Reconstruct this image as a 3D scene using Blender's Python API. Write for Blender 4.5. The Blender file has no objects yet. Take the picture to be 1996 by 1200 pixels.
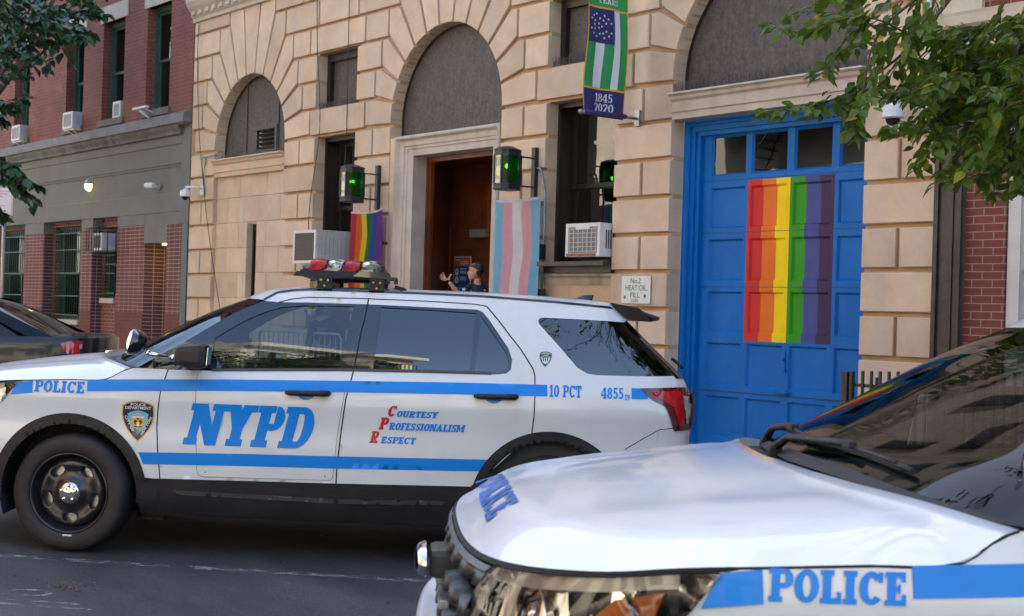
import bpy, bmesh, math, random
from math import sin, cos, tan, pi, radians, sqrt, atan2, hypot
from mathutils import Vector, Matrix, Euler
from mathutils.geometry import delaunay_2d_cdt
random.seed(7)
SC = bpy.context.scene
COL = SC.collection

# ------------------------------------------------------------------ materials
def mat(name, col=(.5, .5, .5), rough=.6, metal=0., coat=0., spec=.5, var=None, bump=None,
        streak=None, emit=None, alpha=None, trans=0., island=0., coat_rough=.03):
    """var=(scale, dark_mult, light_mult)  bump=(scale, dist)  streak=(amount, colour)"""
    m = bpy.data.materials.new(name); m.use_nodes = True
    nt = m.node_tree; N = nt.nodes; L = nt.links
    b = N['Principled BSDF']
    b.inputs['Base Color'].default_value = (*col, 1)
    b.inputs['Roughness'].default_value = rough
    b.inputs['Metallic'].default_value = metal
    b.inputs['Specular IOR Level'].default_value = spec
    b.inputs['Coat Weight'].default_value = coat
    b.inputs['Coat Roughness'].default_value = coat_rough
    b.inputs['Transmission Weight'].default_value = trans
    if emit:
        b.inputs['Emission Color'].default_value = (*emit[0], 1)
        b.inputs['Emission Strength'].default_value = emit[1]
    tc = N.new('ShaderNodeTexCoord')
    cur = None
    if var or island:
        sc, lo, hi = var or (2., 1., 1.)
        n = N.new('ShaderNodeTexNoise'); n.inputs['Scale'].default_value = sc
        n.inputs['Detail'].default_value = 8; n.inputs['Roughness'].default_value = .65
        L.new(tc.outputs['Object'], n.inputs['Vector'])
        r = N.new('ShaderNodeValToRGB')
        r.color_ramp.elements[0].position = .3; r.color_ramp.elements[1].position = .7
        r.color_ramp.elements[0].color = (*[c*lo for c in col], 1)
        r.color_ramp.elements[1].color = (*[min(1, c*hi) for c in col], 1)
        L.new(n.outputs['Fac'], r.inputs['Fac']); cur = r.outputs['Color']
    if island:
        g = N.new('ShaderNodeNewGeometry')
        mr = N.new('ShaderNodeMapRange'); mr.inputs['To Min'].default_value = 1-island; mr.inputs['To Max'].default_value = 1+island
        L.new(g.outputs['Random Per Island'], mr.inputs['Value'])
        h = N.new('ShaderNodeHueSaturation'); L.new(mr.outputs['Result'], h.inputs['Value']); L.new(cur, h.inputs['Color'])
        cur = h.outputs['Color']
    if streak:
        amt, sc_col = streak[:2]
        mp = N.new('ShaderNodeMapping'); mp.inputs['Scale'].default_value = streak[2] if len(streak) > 2 else (6, 6, .7)
        L.new(tc.outputs['Object'], mp.inputs['Vector'])
        n2 = N.new('ShaderNodeTexNoise'); n2.inputs['Scale'].default_value = 1.; n2.inputs['Detail'].default_value = 6
        L.new(mp.outputs['Vector'], n2.inputs['Vector'])
        r2 = N.new('ShaderNodeValToRGB'); r2.color_ramp.elements[0].position = .5; r2.color_ramp.elements[1].position = .72
        r2.color_ramp.elements[1].color = (amt, amt, amt, 1)
        L.new(n2.outputs['Fac'], r2.inputs['Fac'])
        mx = N.new('ShaderNodeMix'); mx.data_type = 'RGBA'
        L.new(r2.outputs['Color'], mx.inputs['Factor'])
        if cur: L.new(cur, mx.inputs['A'])
        else: mx.inputs['A'].default_value = (*col, 1)
        mx.inputs['B'].default_value = (*sc_col, 1); cur = mx.outputs['Result']
    if cur: L.new(cur, b.inputs['Base Color'])
    if bump:
        n3 = N.new('ShaderNodeTexNoise'); n3.inputs['Scale'].default_value = bump[0]; n3.inputs['Detail'].default_value = 5
        L.new(tc.outputs['Object'], n3.inputs['Vector'])
        bp = N.new('ShaderNodeBump'); bp.inputs['Distance'].default_value = bump[1]; bp.inputs['Strength'].default_value = 1.
        L.new(n3.outputs['Fac'], bp.inputs['Height']); L.new(bp.outputs['Normal'], b.inputs['Normal'])
    return m

def brick_mat(name, c1, c2, mortar, bw=.2, bh=.0718, ms=.009, offset=.5, rough=.8, efflo=None):
    m = bpy.data.materials.new(name); m.use_nodes = True
    nt = m.node_tree; N = nt.nodes; L = nt.links; b = N['Principled BSDF']
    tc = N.new('ShaderNodeTexCoord'); sp = N.new('ShaderNodeSeparateXYZ'); L.new(tc.outputs['Object'], sp.inputs[0])
    ad = N.new('ShaderNodeMath'); L.new(sp.outputs['X'], ad.inputs[0]); L.new(sp.outputs['Y'], ad.inputs[1])
    cb = N.new('ShaderNodeCombineXYZ'); L.new(ad.outputs[0], cb.inputs['X']); L.new(sp.outputs['Z'], cb.inputs['Y'])
    br = N.new('ShaderNodeTexBrick'); L.new(cb.outputs[0], br.inputs['Vector'])
    br.inputs['Scale'].default_value = 1.; br.inputs['Brick Width'].default_value = bw; br.inputs['Row Height'].default_value = bh
    br.inputs['Mortar Size'].default_value = ms*.5; br.inputs['Mortar Smooth'].default_value = .15
    br.inputs['Color1'].default_value = (*c1, 1); br.inputs['Color2'].default_value = (*c2, 1); br.inputs['Mortar'].default_value = (*mortar, 1)
    br.offset = offset
    n = N.new('ShaderNodeTexNoise'); n.inputs['Scale'].default_value = 1.3; n.inputs['Detail'].default_value = 9; n.inputs['Roughness'].default_value = .7
    L.new(tc.outputs['Object'], n.inputs['Vector'])
    mr = N.new('ShaderNodeMapRange'); mr.inputs['From Min'].default_value = .3; mr.inputs['From Max'].default_value = .7
    mr.inputs['To Min'].default_value = .72; mr.inputs['To Max'].default_value = 1.2; L.new(n.outputs['Fac'], mr.inputs['Value'])
    h = N.new('ShaderNodeHueSaturation'); L.new(mr.outputs['Result'], h.inputs['Value']); L.new(br.outputs['Color'], h.inputs['Color'])
    out = h.outputs['Color']
    if efflo:
        n2 = N.new('ShaderNodeTexNoise'); n2.inputs['Scale'].default_value = 1.1; n2.inputs['Detail'].default_value = 10; n2.inputs['Roughness'].default_value = .75
        mp = N.new('ShaderNodeMapping'); mp.inputs['Location'].default_value = (3, 1, 5); L.new(tc.outputs['Object'], mp.inputs[0]); L.new(mp.outputs[0], n2.inputs['Vector'])
        r2 = N.new('ShaderNodeValToRGB'); r2.color_ramp.elements[0].position = .58; r2.color_ramp.elements[1].position = .75
        r2.color_ramp.elements[1].color = (efflo, efflo, efflo, 1); L.new(n2.outputs['Fac'], r2.inputs['Fac'])
        mx = N.new('ShaderNodeMix'); mx.data_type = 'RGBA'; L.new(r2.outputs['Color'], mx.inputs['Factor']); L.new(out, mx.inputs['A'])
        mx.inputs['B'].default_value = (.42, .36, .33, 1); out = mx.outputs['Result']
    L.new(out, b.inputs['Base Color']); b.inputs['Roughness'].default_value = rough
    bp = N.new('ShaderNodeBump'); bp.inputs['Distance'].default_value = .006; bp.invert = True
    L.new(br.outputs['Fac'], bp.inputs['Height']); L.new(bp.outputs['Normal'], b.inputs['Normal'])
    return m

def glass_mat(name, tint=(.5, .55, .53), ior=1.5, refl=1., rough=.0, wave=0.):
    m = bpy.data.materials.new(name); m.use_nodes = True
    nt = m.node_tree; N = nt.nodes; L = nt.links; N.remove(N['Principled BSDF'])
    t = N.new('ShaderNodeBsdfTransparent'); t.inputs['Color'].default_value = (*tint, 1)
    g = N.new('ShaderNodeBsdfGlossy'); g.inputs['Roughness'].default_value = rough
    g.inputs['Color'].default_value = (refl, refl, refl, 1)
    f = N.new('ShaderNodeFresnel'); f.inputs['IOR'].default_value = ior
    mx = N.new('ShaderNodeMixShader'); L.new(f.outputs[0], mx.inputs[0]); L.new(t.outputs[0], mx.inputs[1]); L.new(g.outputs[0], mx.inputs[2])
    L.new(mx.outputs[0], N['Material Output'].inputs['Surface'])
    if wave:
        tc = N.new('ShaderNodeTexCoord'); n = N.new('ShaderNodeTexNoise'); n.inputs['Scale'].default_value = 2.2; n.inputs['Detail'].default_value = 1
        L.new(tc.outputs['Object'], n.inputs['Vector']); bp = N.new('ShaderNodeBump'); bp.inputs['Distance'].default_value = wave
        L.new(n.outputs['Fac'], bp.inputs['Height']); L.new(bp.outputs['Normal'], g.inputs['Normal'])
    return m

# ------------------------------------------------------------------ objects
def tag(o, label=None, cat=None, group=None, kind=None):
    if label: o['label'] = label
    if cat: o['category'] = cat
    if group: o['group'] = group
    if kind: o['kind'] = kind
    return o
def empty(name, loc=(0, 0, 0), rz=0., label=None, cat=None, group=None, parent=None):
    o = bpy.data.objects.new(name, None); COL.objects.link(o); o.location = loc; o.rotation_euler = (0, 0, rz)
    o.empty_display_size = .1
    if parent: o.parent = parent
    return tag(o, label, cat, group)
def link(name, bm, m, parent=None, smooth=False, recalc=True, loc=None, angle=None):
    if recalc: bmesh.ops.recalc_face_normals(bm, faces=bm.faces)
    me = bpy.data.meshes.new(name); bm.to_mesh(me); bm.free()
    for x in (m if isinstance(m, (list, tuple)) else [m]): me.materials.append(x)
    if smooth:
        me.polygons.foreach_set('use_smooth', [True]*len(me.polygons))
        if angle is not None: me.set_sharp_from_angle(angle=radians(angle))
    o = bpy.data.objects.new(name, me); COL.objects.link(o)
    if parent: o.parent = parent
    if loc: o.location = loc
    return o
def copy_tree(o, parent=None):
    c = o.copy(); COL.objects.link(c)
    if parent: c.parent = parent
    for ch in list(o.children): copy_tree(ch, c)
    return c

def BM(): return bmesh.new()
def face(bm, pts, mi=0):
    vs = [bm.verts.new(p) for p in pts]
    try:
        f = bm.faces.new(vs); f.material_index = mi; return f
    except ValueError: return None
def box(bm, x0, x1, y0, y1, z0, z1, mi=0, bev=0., rot=None, piv=None):
    c = Vector(((x0+x1)/2, (y0+y1)/2, (z0+z1)/2)); s = Vector((abs(x1-x0), abs(y1-y0), abs(z1-z0)))
    r = bmesh.ops.create_cube(bm, size=1., matrix=Matrix.Translation(c) @ Matrix.Diagonal((*s, 1)))
    vs = r['verts']; fs = {f for v in vs for f in v.link_faces}
    for f in fs: f.material_index = mi
    if bev > 0:
        es = {e for v in vs for e in v.link_edges}
        g = bmesh.ops.bevel(bm, geom=list(es), offset=bev, segments=2, affect='EDGES', profile=.6)
        vs = list({v for f in g['faces'] for v in f.verts} | {v for v in vs if v.is_valid})
    if rot is not None:
        bmesh.ops.rotate(bm, verts=[v for v in vs if v.is_valid], cent=piv or c, matrix=rot)
    return vs
def tube(bm, pts, r, n=8, mi=0, cap=True, radii=None):
    pts = [Vector(p) for p in pts]; rings = []
    up = Vector((0, 0, 1))
    for i, p in enumerate(pts):
        t = (pts[min(i+1, len(pts)-1)]-pts[max(i-1, 0)])
        if t.length < 1e-9: t = Vector((0, 0, 1))
        t.normalize(); a = t.cross(up)
        if a.length < .05: a = t.cross(Vector((1, 0, 0)))
        a.normalize(); b = t.cross(a); rr = radii[i] if radii else r
        rings.append([bm.verts.new(p+a*rr*cos(2*pi*k/n)+b*rr*sin(2*pi*k/n)) for k in range(n)])
    for i in range(len(rings)-1):
        for k in range(n):
            f = bm.faces.new((rings[i][k], rings[i][(k+1) % n], rings[i+1][(k+1) % n], rings[i+1][k])); f.material_index = mi; f.smooth = True
    if cap:
        for rg in (rings[0], rings[-1]):
            try: f = bm.faces.new(rg); f.material_index = mi
            except ValueError: pass
def lathe(bm, prof, n=32, origin=(0, 0, 0), axis='z', mi=0, a0=0., a1=2*pi, smooth=True):
    """prof: list of (r, h) ; revolve about axis"""
    o = Vector(origin); full = abs(a1-a0-2*pi) < 1e-6; m = n if full else n+1; rings = []
    for r, h in prof:
        ring = []
        for k in range(m):
            a = a0+(a1-a0)*k/n
            if axis == 'z': p = Vector((r*cos(a), r*sin(a), h))
            elif axis == 'y': p = Vector((r*cos(a), h, r*sin(a)))
            else: p = Vector((h, r*cos(a), r*sin(a)))
            ring.append(bm.verts.new(o+p))
        rings.append(ring)
    for i in range(len(rings)-1):
        for k in range(n):
            k2 = (k+1) % m
            try:
                f = bm.faces.new((rings[i][k], rings[i][k2], rings[i+1][k2], rings[i+1][k])); f.material_index = mi; f.smooth = smooth
            except ValueError: pass
    return rings
def prism(bm, poly, y0, y1, mi=0, ch=0., back=False):
    """polygon in (x, z), front face at y0 (towards -y), sides back to y1, chamfered front rim"""
    n = len(poly)
    a = sum(poly[i][0]*poly[(i+1) % n][1]-poly[(i+1) % n][0]*poly[i][1] for i in range(n))
    if a < 0: poly = poly[::-1]
    inner = offset_poly(poly, ch) if ch else poly
    fr = [bm.verts.new((p[0], y0, p[1])) for p in inner]
    rings = [fr]
    if ch: rings.append([bm.verts.new((p[0], y0+ch, p[1])) for p in poly])
    rings.append([bm.verts.new((p[0], y1, p[1])) for p in poly])
    f = bm.faces.new(fr); f.material_index = mi
    for i in range(len(rings)-1):
        for k in range(n):
            f = bm.faces.new((rings[i][k], rings[i][(k+1) % n], rings[i+1][(k+1) % n], rings[i+1][k])); f.material_index = mi
    if back: bm.faces.new(rings[-1][::-1]).material_index = mi
def offset_poly(poly, d):
    """inward offset of a counter-clockwise polygon"""
    n = len(poly); out = []
    for i in range(n):
        p0 = Vector(poly[i-1]); p1 = Vector(poly[i]); p2 = Vector(poly[(i+1) % n])
        e1 = (p1-p0).normalized(); e2 = (p2-p1).normalized()
        n1 = Vector((-e1.y, e1.x)); n2 = Vector((-e2.y, e2.x)); k = 1+n1.dot(n2)
        out.append(tuple(p1+(n1+n2)*(d/max(k, .35))))
    return out
def rect(x0, z0, x1, z1): return [(x0, z0), (x1, z0), (x1, z1), (x0, z1)]

# ------------------------------------------------------------------ planar regions
def dens(poly, step, closed=True):
    out = []; n = len(poly)
    for i in range(n if closed else n-1):
        a = poly[i]; b = poly[(i+1) % n]; k = max(1, int(math.ceil(hypot(b[0]-a[0], b[1]-a[1])/step)))
        for j in range(k): out.append((a[0]+(b[0]-a[0])*j/k, a[1]+(b[1]-a[1])*j/k))
    if not closed: out.append(poly[-1])
    return out
def inside(p, poly):
    x, y = p; c = False; n = len(poly); j = n-1
    for i in range(n):
        xi, yi = poly[i]; xj, yj = poly[j]
        if (yi > y) != (yj > y) and x < (xj-xi)*(y-yi)/(yj-yi)+xi: c = not c
        j = i
    return c
def smooth_poly(pts, it=1, closed=True):
    for _ in range(it):
        o = []; n = len(pts)
        for i in range(n if closed else n-1):
            a = pts[i]; b = pts[(i+1) % n]
            o += [tuple(a[k]*.75+b[k]*.25 for k in range(len(a))), tuple(a[k]*.25+b[k]*.75 for k in range(len(a)))]
        if not closed: o = [pts[0]]+o+[pts[-1]]
        pts = o
    return pts
def patch(bm, outer, holes, step, fn, mi=0, xs=1.):
    """triangulate region (2D) with interior grid, map by fn(a,b)->xyz"""
    vs = []; es = []
    for poly in [outer]+list(holes):
        q = dens(poly, step); s = len(vs); vs += q
        es += [(s+i, s+(i+1) % len(q)) for i in range(len(q))]
    x0 = min(p[0] for p in outer); x1 = max(p[0] for p in outer); z0 = min(p[1] for p in outer); z1 = max(p[1] for p in outer)
    bd = list(vs)
    g = step; nx = int((x1-x0)/g)+1; nz = int((z1-z0)/g)+1
    cell = {}
    for p in bd: cell.setdefault((int(p[0]/g), int(p[1]/g)), []).append(p)
    for i in range(nx+1):
        for j in range(nz+1):
            p = (x0+g*(i+.5*(j % 2)), z0+g*j)
            if not inside(p, outer) or any(inside(p, h) for h in holes): continue
            ci, cj = int(p[0]/g), int(p[1]/g); ok = True
            for a in (-1, 0, 1):
                for b in (-1, 0, 1):
                    for q in cell.get((ci+a, cj+b), ()):
                        if hypot(q[0]-p[0], q[1]-p[1]) < g*.5: ok = False
            if ok: vs.append(p)
    r = delaunay_2d_cdt([Vector(v) for v in vs], es, [], 0, 1e-6)
    V, F = r[0], r[2]
    keep = []
    for f in F:
        c = (sum(V[i].x for i in f)/len(f), sum(V[i].y for i in f)/len(f))
        if inside(c, outer) and not any(inside(c, h) for h in holes): keep.append(f)
    used = {}
    for f in keep:
        for i in f:
            if i not in used: used[i] = bm.verts.new(fn(V[i].x, V[i].y))
    for f in keep:
        try:
            nf = bm.faces.new([used[i] for i in f]); nf.material_index = mi; nf.smooth = True
        except ValueError: pass

# ------------------------------------------------------------------ slab-serif lettering from strokes (unit cap height)
def arcq(cx, cy, ro, ri, a0, a1, n=7):
    o = []
    for i in range(n):
        t0 = radians(a0+(a1-a0)*i/n); t1 = radians(a0+(a1-a0)*(i+1)/n)
        o.append([(cx+ro[0]*cos(t0), cy+ro[1]*sin(t0)), (cx+ro[0]*cos(t1), cy+ro[1]*sin(t1)), (cx+ri[0]*cos(t1), cy+ri[1]*sin(t1)), (cx+ri[0]*cos(t0), cy+ri[1]*sin(t0))])
    return o
def R4(x0, y0, x1, y1): return [[(x0, y0), (x1, y0), (x1, y1), (x0, y1)]]
def GL(ch, S=.2, T=.15):
    """glyph: (list of convex quads, advance).  S stem width, T serif height"""
    e = .07
    st = lambda x: R4(x, 0, x+S, 1)
    sf = lambda x0, x1, y: R4(x0, y, x1, y+T)
    if ch == 'P': return st(e)+sf(0, e+S+e, 0)+R4(0, 1-T, e+S+.1, 1)+R4(e+S, .40, e+S+.12, .40+T)+arcq(e+S+.12, .70, (.24, .30), (.24-S*.95, .30-T), -90, 90), .68
    if ch == 'R': return GL('P', S, T)[0]+[[(.30, .42), (.46, .42), (.66, 0), (.46, 0)]]+R4(.42, 0, .74, T), .76
    if ch == 'D': return st(e)+R4(0, 0, e+S+.1, T)+R4(0, 1-T, e+S+.1, 1)+arcq(e+S+.1, .5, (.33, .5), (.33-S, .5-T), -90, 90, 10), .74
    if ch == 'O': return arcq(.34, .5, (.34, .5), (.34-S, .5-T), 0, 360, 20), .70
    if ch == '0': return arcq(.28, .5, (.28, .5), (.28-S*.9, .5-T), 0, 360, 18), .60
    if ch == 'C': return arcq(.34, .5, (.34, .5), (.34-S, .5-T), 40, 320, 16)+R4(.52, .66, .64, .98), .70
    if ch == 'G': return GL('C', S, T)[0]+R4(.40, .30, .68, .45)+R4(.5, .02, .66, .45), .74
    if ch == 'L': return st(e)+R4(0, 0, .58, T)+sf(0, e+S+e, 1-T)+R4(.46, 0, .58, .36), .63
    if ch == 'I': return st(e)+sf(0, S+2*e, 0)+sf(0, S+2*e, 1-T), S+2*e+.06
    if ch == 'E': return st(e)+R4(0, 0, .58, T)+R4(0, 1-T, .56, 1)+R4(.46, 0, .58, .34)+R4(.44, .70, .56, 1)+R4(e+S, .5-T*.45, .40, .5+T*.45)+R4(.36, .36, .43, .64), .64
    if ch == 'F': return st(e)+sf(0, e+S+e, 0)+R4(0, 1-T, .56, 1)+R4(.44, .70, .56, 1)+R4(e+S, .5-T*.45, .40, .5+T*.45)+R4(.36, .36, .43, .64), .61
    if ch == 'T': return R4(.29-S/2, 0, .29+S/2, 1)+sf(.12, .46, 0)+R4(0, 1-T, .58, 1)+R4(0, .66, .11, 1)+R4(.47, .66, .58, 1), .63
    if ch == 'N': return R4(.05, 0, .05+S*.85, 1)+R4(.58, 0, .58+S*.8, 1)+[[(.05, 1), (.05+S*1.2, 1), (.58+S*.8, 0), (.58-S*.25, 0)]]+sf(-.03, .30, 0)+R4(-.03, 1-T, .18, 1)+sf(.50, .84, 1-T), .88
    if ch == 'Y': return R4(.34-S/2, 0, .34+S/2, .5)+[[(.02, 1), (.02+S*1.1, 1), (.34+S/2, .42), (.34-S/2, .42)], [(.66-S*1.1, 1), (.66, 1), (.34+S/2, .42), (.34-S/2, .42)]]+sf(.14, .54, 0)+sf(-.06, .29, 1-T)+sf(.40, .74, 1-T), .76
    if ch == 'U': return R4(.05, .3, .05+S, 1)+R4(.46, .3, .46+S*.8, 1)+arcq(.05+(.41+S*.8)/2, .32, ((.41+S*.8)/2, .32), ((.41+S*.8)/2-S, .32-T), 180, 360)+sf(-.03, .32, 1-T)+sf(.38, .70, 1-T), .74
    if ch == 'S': return arcq(.29, .715, (.26, .285), (.26-S*.9, .285-T), 30, 270, 10)+arcq(.29, .285, (.27, .285), (.27-S*.9, .285-T), -150, 90, 10)+R4(.44, .68, .54, .98)+R4(.03, .02, .13, .34), .61
    if ch == 'A': return [[(.0+.04, 0), (.04+S, 0), (.42, 1), (.28, 1)], [(.70-S*1.1, 0), (.70, 0), (.46, 1), (.28, 1)]]+R4(.16, .26, .56, .26+T)+sf(-.04, .30, 0)+sf(.42, .80, 0), .82
    if ch == 'M': return R4(.05, 0, .05+S*.8, 1)+R4(.70, 0, .70+S, 1)+[[(.05, 1), (.05+S, 1), (.50, .15), (.40, .15)], [(.70, 1), (.70+S, 1), (.50, .15), (.42, .15)]]+sf(-.03, .28, 0)+sf(.62, .98, 0)+R4(-.03, 1-T, .2, 1)+R4(.74, 1-T, .98, 1), 1.02
    if ch == '1': return R4(.14, 0, .14+S, 1)+sf(.03, .14+S+.11, 0)+[[(.0, .78), (.14, .72), (.14+S, 1), (.14, 1)]], .50
    if ch == '4': return R4(.33, 0, .33+S, 1)+R4(0, .24, .62, .24+T)+[[(0, .24), (.0, .40), (.33, 1), (.38, .84)]]+sf(.22, .60, 0), .66
    if ch == '8': return arcq(.29, .73, (.25, .27), (.25-S*.8, .27-T*.8), 0, 360, 14)+arcq(.29, .27, (.28, .28), (.28-S*.85, .28-T*.85), 0, 360, 14), .62
    if ch == '5': return R4(.08, .48, .08+S*.7, 1)+R4(.08, 1-T, .50, 1)+arcq(.27, .33, (.27, .33), (.27-S*.9, .33-T), -150, 120, 12)+R4(.08, .50, .22, .64), .60
    if ch == '9': return arcq(.28, .69, (.26, .31), (.26-S*.85, .31-T), 0, 360, 14)+arcq(.25, .42, (.29, .42), (.29-S*.85, .42-T), -110, 20, 8), .60
    if ch == '2': return arcq(.27, .70, (.26, .30), (.26-S*.8, .30-T), -30, 180, 10)+[[(.0, 0), (.22, .0), (.53, .62), (.36, .60)]]+R4(0, 0, .54, T), .60
    return [], .34
def slab(bm, text, fn, x0, z0, h, wid=None, slant=0., S=.2, T=.15, mi=0, gap=0.0, small=None):
    """lay slab lettering; fn(x,z)->xyz ; wid = total width to fit"""
    quads = []; x = 0.
    for k, c in enumerate(text):
        s = small if (small and k > 0) else 1.
        q, adv = GL(c, S, T)
        quads += [[(x+px*s, py*s) for px, py in p] for p in q]
        x += (adv+gap)*s if c != ' ' else .34
    sx = (wid/x) if wid else h
    vs = []; fs = []
    for q in quads:
        a = sum(q[i][0]*q[(i+1) % 4][1]-q[(i+1) % 4][0]*q[i][1] for i in range(4))
        if a < 0: q = q[::-1]
        s = len(vs); vs += [Vector((x0+px*sx+slant*py*h, z0+py*h)) for px, py in q]; fs.append(list(range(s, s+4)))
    r = delaunay_2d_cdt(vs, [], fs, 0, 1e-6)
    V, F, OF = r[0], r[2], r[5]
    nv = {}
    for f, of in zip(F, OF):
        if not of: continue
        for i in f:
            if i not in nv: nv[i] = bm.verts.new(fn(V[i].x, V[i].y))
        try:
            nf = bm.faces.new([nv[i] for i in f]); nf.material_index = mi; nf.smooth = True
        except ValueError: pass
def plain(bm, text, fn, x0, z0, h, wid=None, mi=0, bold=0., spacing=1.):
    """sans lettering from the built-in font"""
    cu = bpy.data.curves.new('t', 'FONT'); cu.body = text; cu.size = 1.; cu.offset = bold; cu.space_character = spacing; cu.resolution_u = 3
    ob = bpy.data.objects.new('t', cu); COL.objects.link(ob)
    dg = bpy.context.evaluated_depsgraph_get(); me = bpy.data.meshes.new_from_object(ob.evaluated_get(dg))
    bpy.data.objects.remove(ob); bpy.data.curves.remove(cu)
    xs = [v.co.x for v in me.vertices]; ys = [v.co.y for v in me.vertices]
    if not xs: return
    mx, my, Mx, My = min(xs), min(ys), max(xs), .70
    my = 0. if min(ys) > -.05 else 0.
    sz = h/.70; sx = wid/(Mx-mx) if wid else sz
    vs = [bm.verts.new(fn(x0+(v.co.x-mx)*sx, z0+v.co.y*sz)) for v in me.vertices]
    for p in me.polygons:
        try: bm.faces.new([vs[i] for i in p.vertices]).material_index = mi
        except ValueError: pass
    bpy.data.meshes.remove(me)

def cr(pts, x):
    """piecewise interpolation (monotone cubic-ish) of a list of (x, value)"""
    if x <= pts[0][0]: return pts[0][1]
    if x >= pts[-1][0]: return pts[-1][1]
    for i in range(len(pts)-1):
        if pts[i][0] <= x <= pts[i+1][0]:
            x0, y0 = pts[i]; x1, y1 = pts[i+1]
            m0 = (y1-y0)/(x1-x0) if i == 0 else .5*((y1-y0)/(x1-x0)+(y0-pts[i-1][1])/(x0-pts[i-1][0]))
            m1 = (y1-y0)/(x1-x0) if i == len(pts)-2 else .5*((y1-y0)/(x1-x0)+(pts[i+2][1]-y1)/(pts[i+2][0]-x1))
            h = x1-x0; t = (x-x0)/h
            return (2*t**3-3*t*t+1)*y0+(t**3-2*t*t+t)*h*m0+(-2*t**3+3*t*t)*y1+(t**3-t*t)*h*m1
def sstep(a, b, x):
    t = max(0., min(1., (x-a)/(b-a))); return t*t*(3-2*t)
# ------------------------------------------------------------------ shared materials
STONE = mat('sandstone', (.605, .452, .310), .88, var=(2.2, .80, 1.10), island=.12, streak=(.5, (.50, .44, .37), (3.2, 3.2, .35)), bump=(160, .0012))
STONE_BACK = mat('sandstone_groove', (.50, .33, .19), .9, var=(3, .8, 1.1), bump=(90, .001))
STONE_PALE = mat('limestone', (.50, .43, .355), .8, var=(3, .82, 1.1), streak=(.4, (.27, .22, .17), (5, 5, .8)), bump=(120, .001))
STONE_BASE = mat('plinth_stone', (.33, .29, .25), .9, var=(4, .8, 1.15), bump=(120, .002))
ARCH_PANEL = mat('weathered_metal_panel', (.050, .042, .037), .6, var=(26, .6, 2.0), streak=(.25, (.18, .16, .14), (30, 30, 6)), bump=(60, .001))
BLUE = mat('blue_door_paint', (.001, .125, .42), .5, spec=.22, var=(1.2, .9, 1.12), streak=(.3, (.012, .17, .52), (7, 7, 1.2)), bump=(25, .0015))
WOOD = mat('varnished_wood', (.16, .046, .016), .35, var=(2, .6, 1.4), streak=(.6, (.04, .012, .005), (40, 40, 1.2)), bump=(30, .0006))
WOOD_LIT_EDGE = mat('varnished_wood_lit_edge', (.26, .085, .03), .4, var=(2, .7, 1.2))  # lighter copy of the wood: light along door edges put into the colour
DARKFRAME = mat('dark_bronze_frame', (.016, .012, .011), .4, var=(6, .7, 1.3))
BLACKPAINT = mat('black_enamel', (.012, .012, .013), .35, var=(5, .7, 1.6), bump=(40, .0015))
IRON = mat('black_iron_paint', (.012, .011, .010), .4, var=(7, .6, 2.6), streak=(.25, (.07, .065, .06), (8, 8, 3)), bump=(30, .002))
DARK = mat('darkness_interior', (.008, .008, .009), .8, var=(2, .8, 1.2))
STEEL = mat('galvanised_steel', (.32, .33, .34), .42, metal=.8, var=(20, .7, 1.2))
WHITE_PL = mat('white_enamel', (.62, .62, .60), .45, var=(6, .85, 1.05), streak=(.3, (.40, .36, .30), (14, 14, 3)))
AC_SIDE = mat('ac_side_metal', (.44, .45, .47), .45, var=(5, .85, 1.1))
GRILLE = mat('dark_grille', (.055, .052, .050), .6, var=(60, .5, 1.6))
COIL = mat('ac_fins', (.16, .155, .15), .55, metal=.3, var=(90, .6, 1.3))
WINGLASS = glass_mat("window_glass", (.60, .62, .58), 1.95, 1., .0, .0015)
WINGLASS_D = glass_mat("dark_window_glass", (.10, .10, .10), 1.6, .9, .01, .001)
CURTAIN = mat('pale_curtain', (.62, .60, .50), .9, var=(5, .8, 1.1), streak=(.5, (.25, .24, .21), (14, 14, .5)))  # curtain kept pale so the pane looks bright, standing in for reflected buildings
BRICK_UP = brick_mat('red_brick', (.21, .056, .036), (.165, .045, .03), (.24, .16, .13), efflo=.35)
BRICK_GRID = brick_mat('red_brick_light_mortar', (.15, .034, .022), (.125, .030, .020), (.32, .27, .24), bw=.21, ms=.012, offset=0.)
BRICK_GRID2 = brick_mat('red_brick_running', (.16, .038, .024), (.13, .032, .02), (.30, .25, .22), ms=.012, offset=.5)
BRICK_LOW = brick_mat('red_brick_dark_mortar', (.15, .034, .022), (.13, .030, .02), (.07, .032, .026), ms=.008)
BRICK_PURP = brick_mat('purple_brick', (.085, .028, .03), (.07, .024, .027), (.36, .32, .3), bw=.21, ms=.012, offset=0.)
BRICK_R = brick_mat('orange_red_brick', (.19, .042, .022), (.16, .036, .02), (.28, .23, .19), bw=.205, ms=.011)
CONC = mat('painted_cement', (.155, .158, .138), .85, var=(1.2, .82, 1.1), streak=(.45, (.15, .145, .125), (2.5, 2.5, 1.2)), bump=(110, .001))
CONC_DK = mat('weathered_cornice', (.15, .145, .135), .9, var=(4, .5, 1.3), streak=(.6, (.07, .07, .06), (5, 5, 2)), bump=(80, .002))
SILLST = mat('bluestone_sill', (.15, .135, .115), .85, var=(5, .7, 1.2), bump=(60, .002))
CREAM = mat('cream_paint', (.56, .50, .37), .6, var=(5, .85, 1.05), streak=(.4, (.35, .28, .19), (8, 8, 4)))
GREENF = mat('green_window_frame', (.035, .085, .07), .5, var=(4, .8, 1.2))
GREENBAR = mat('green_iron', (.012, .05, .035), .5, var=(8, .7, 1.3))
BIRD = mat('bird_spikes', (.16, .155, .15), .4, metal=.6, var=(20, .7, 1.2))
CAMW = mat('camera_white', (.62, .64, .66), .35, var=(5, .95, 1.02))
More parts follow.
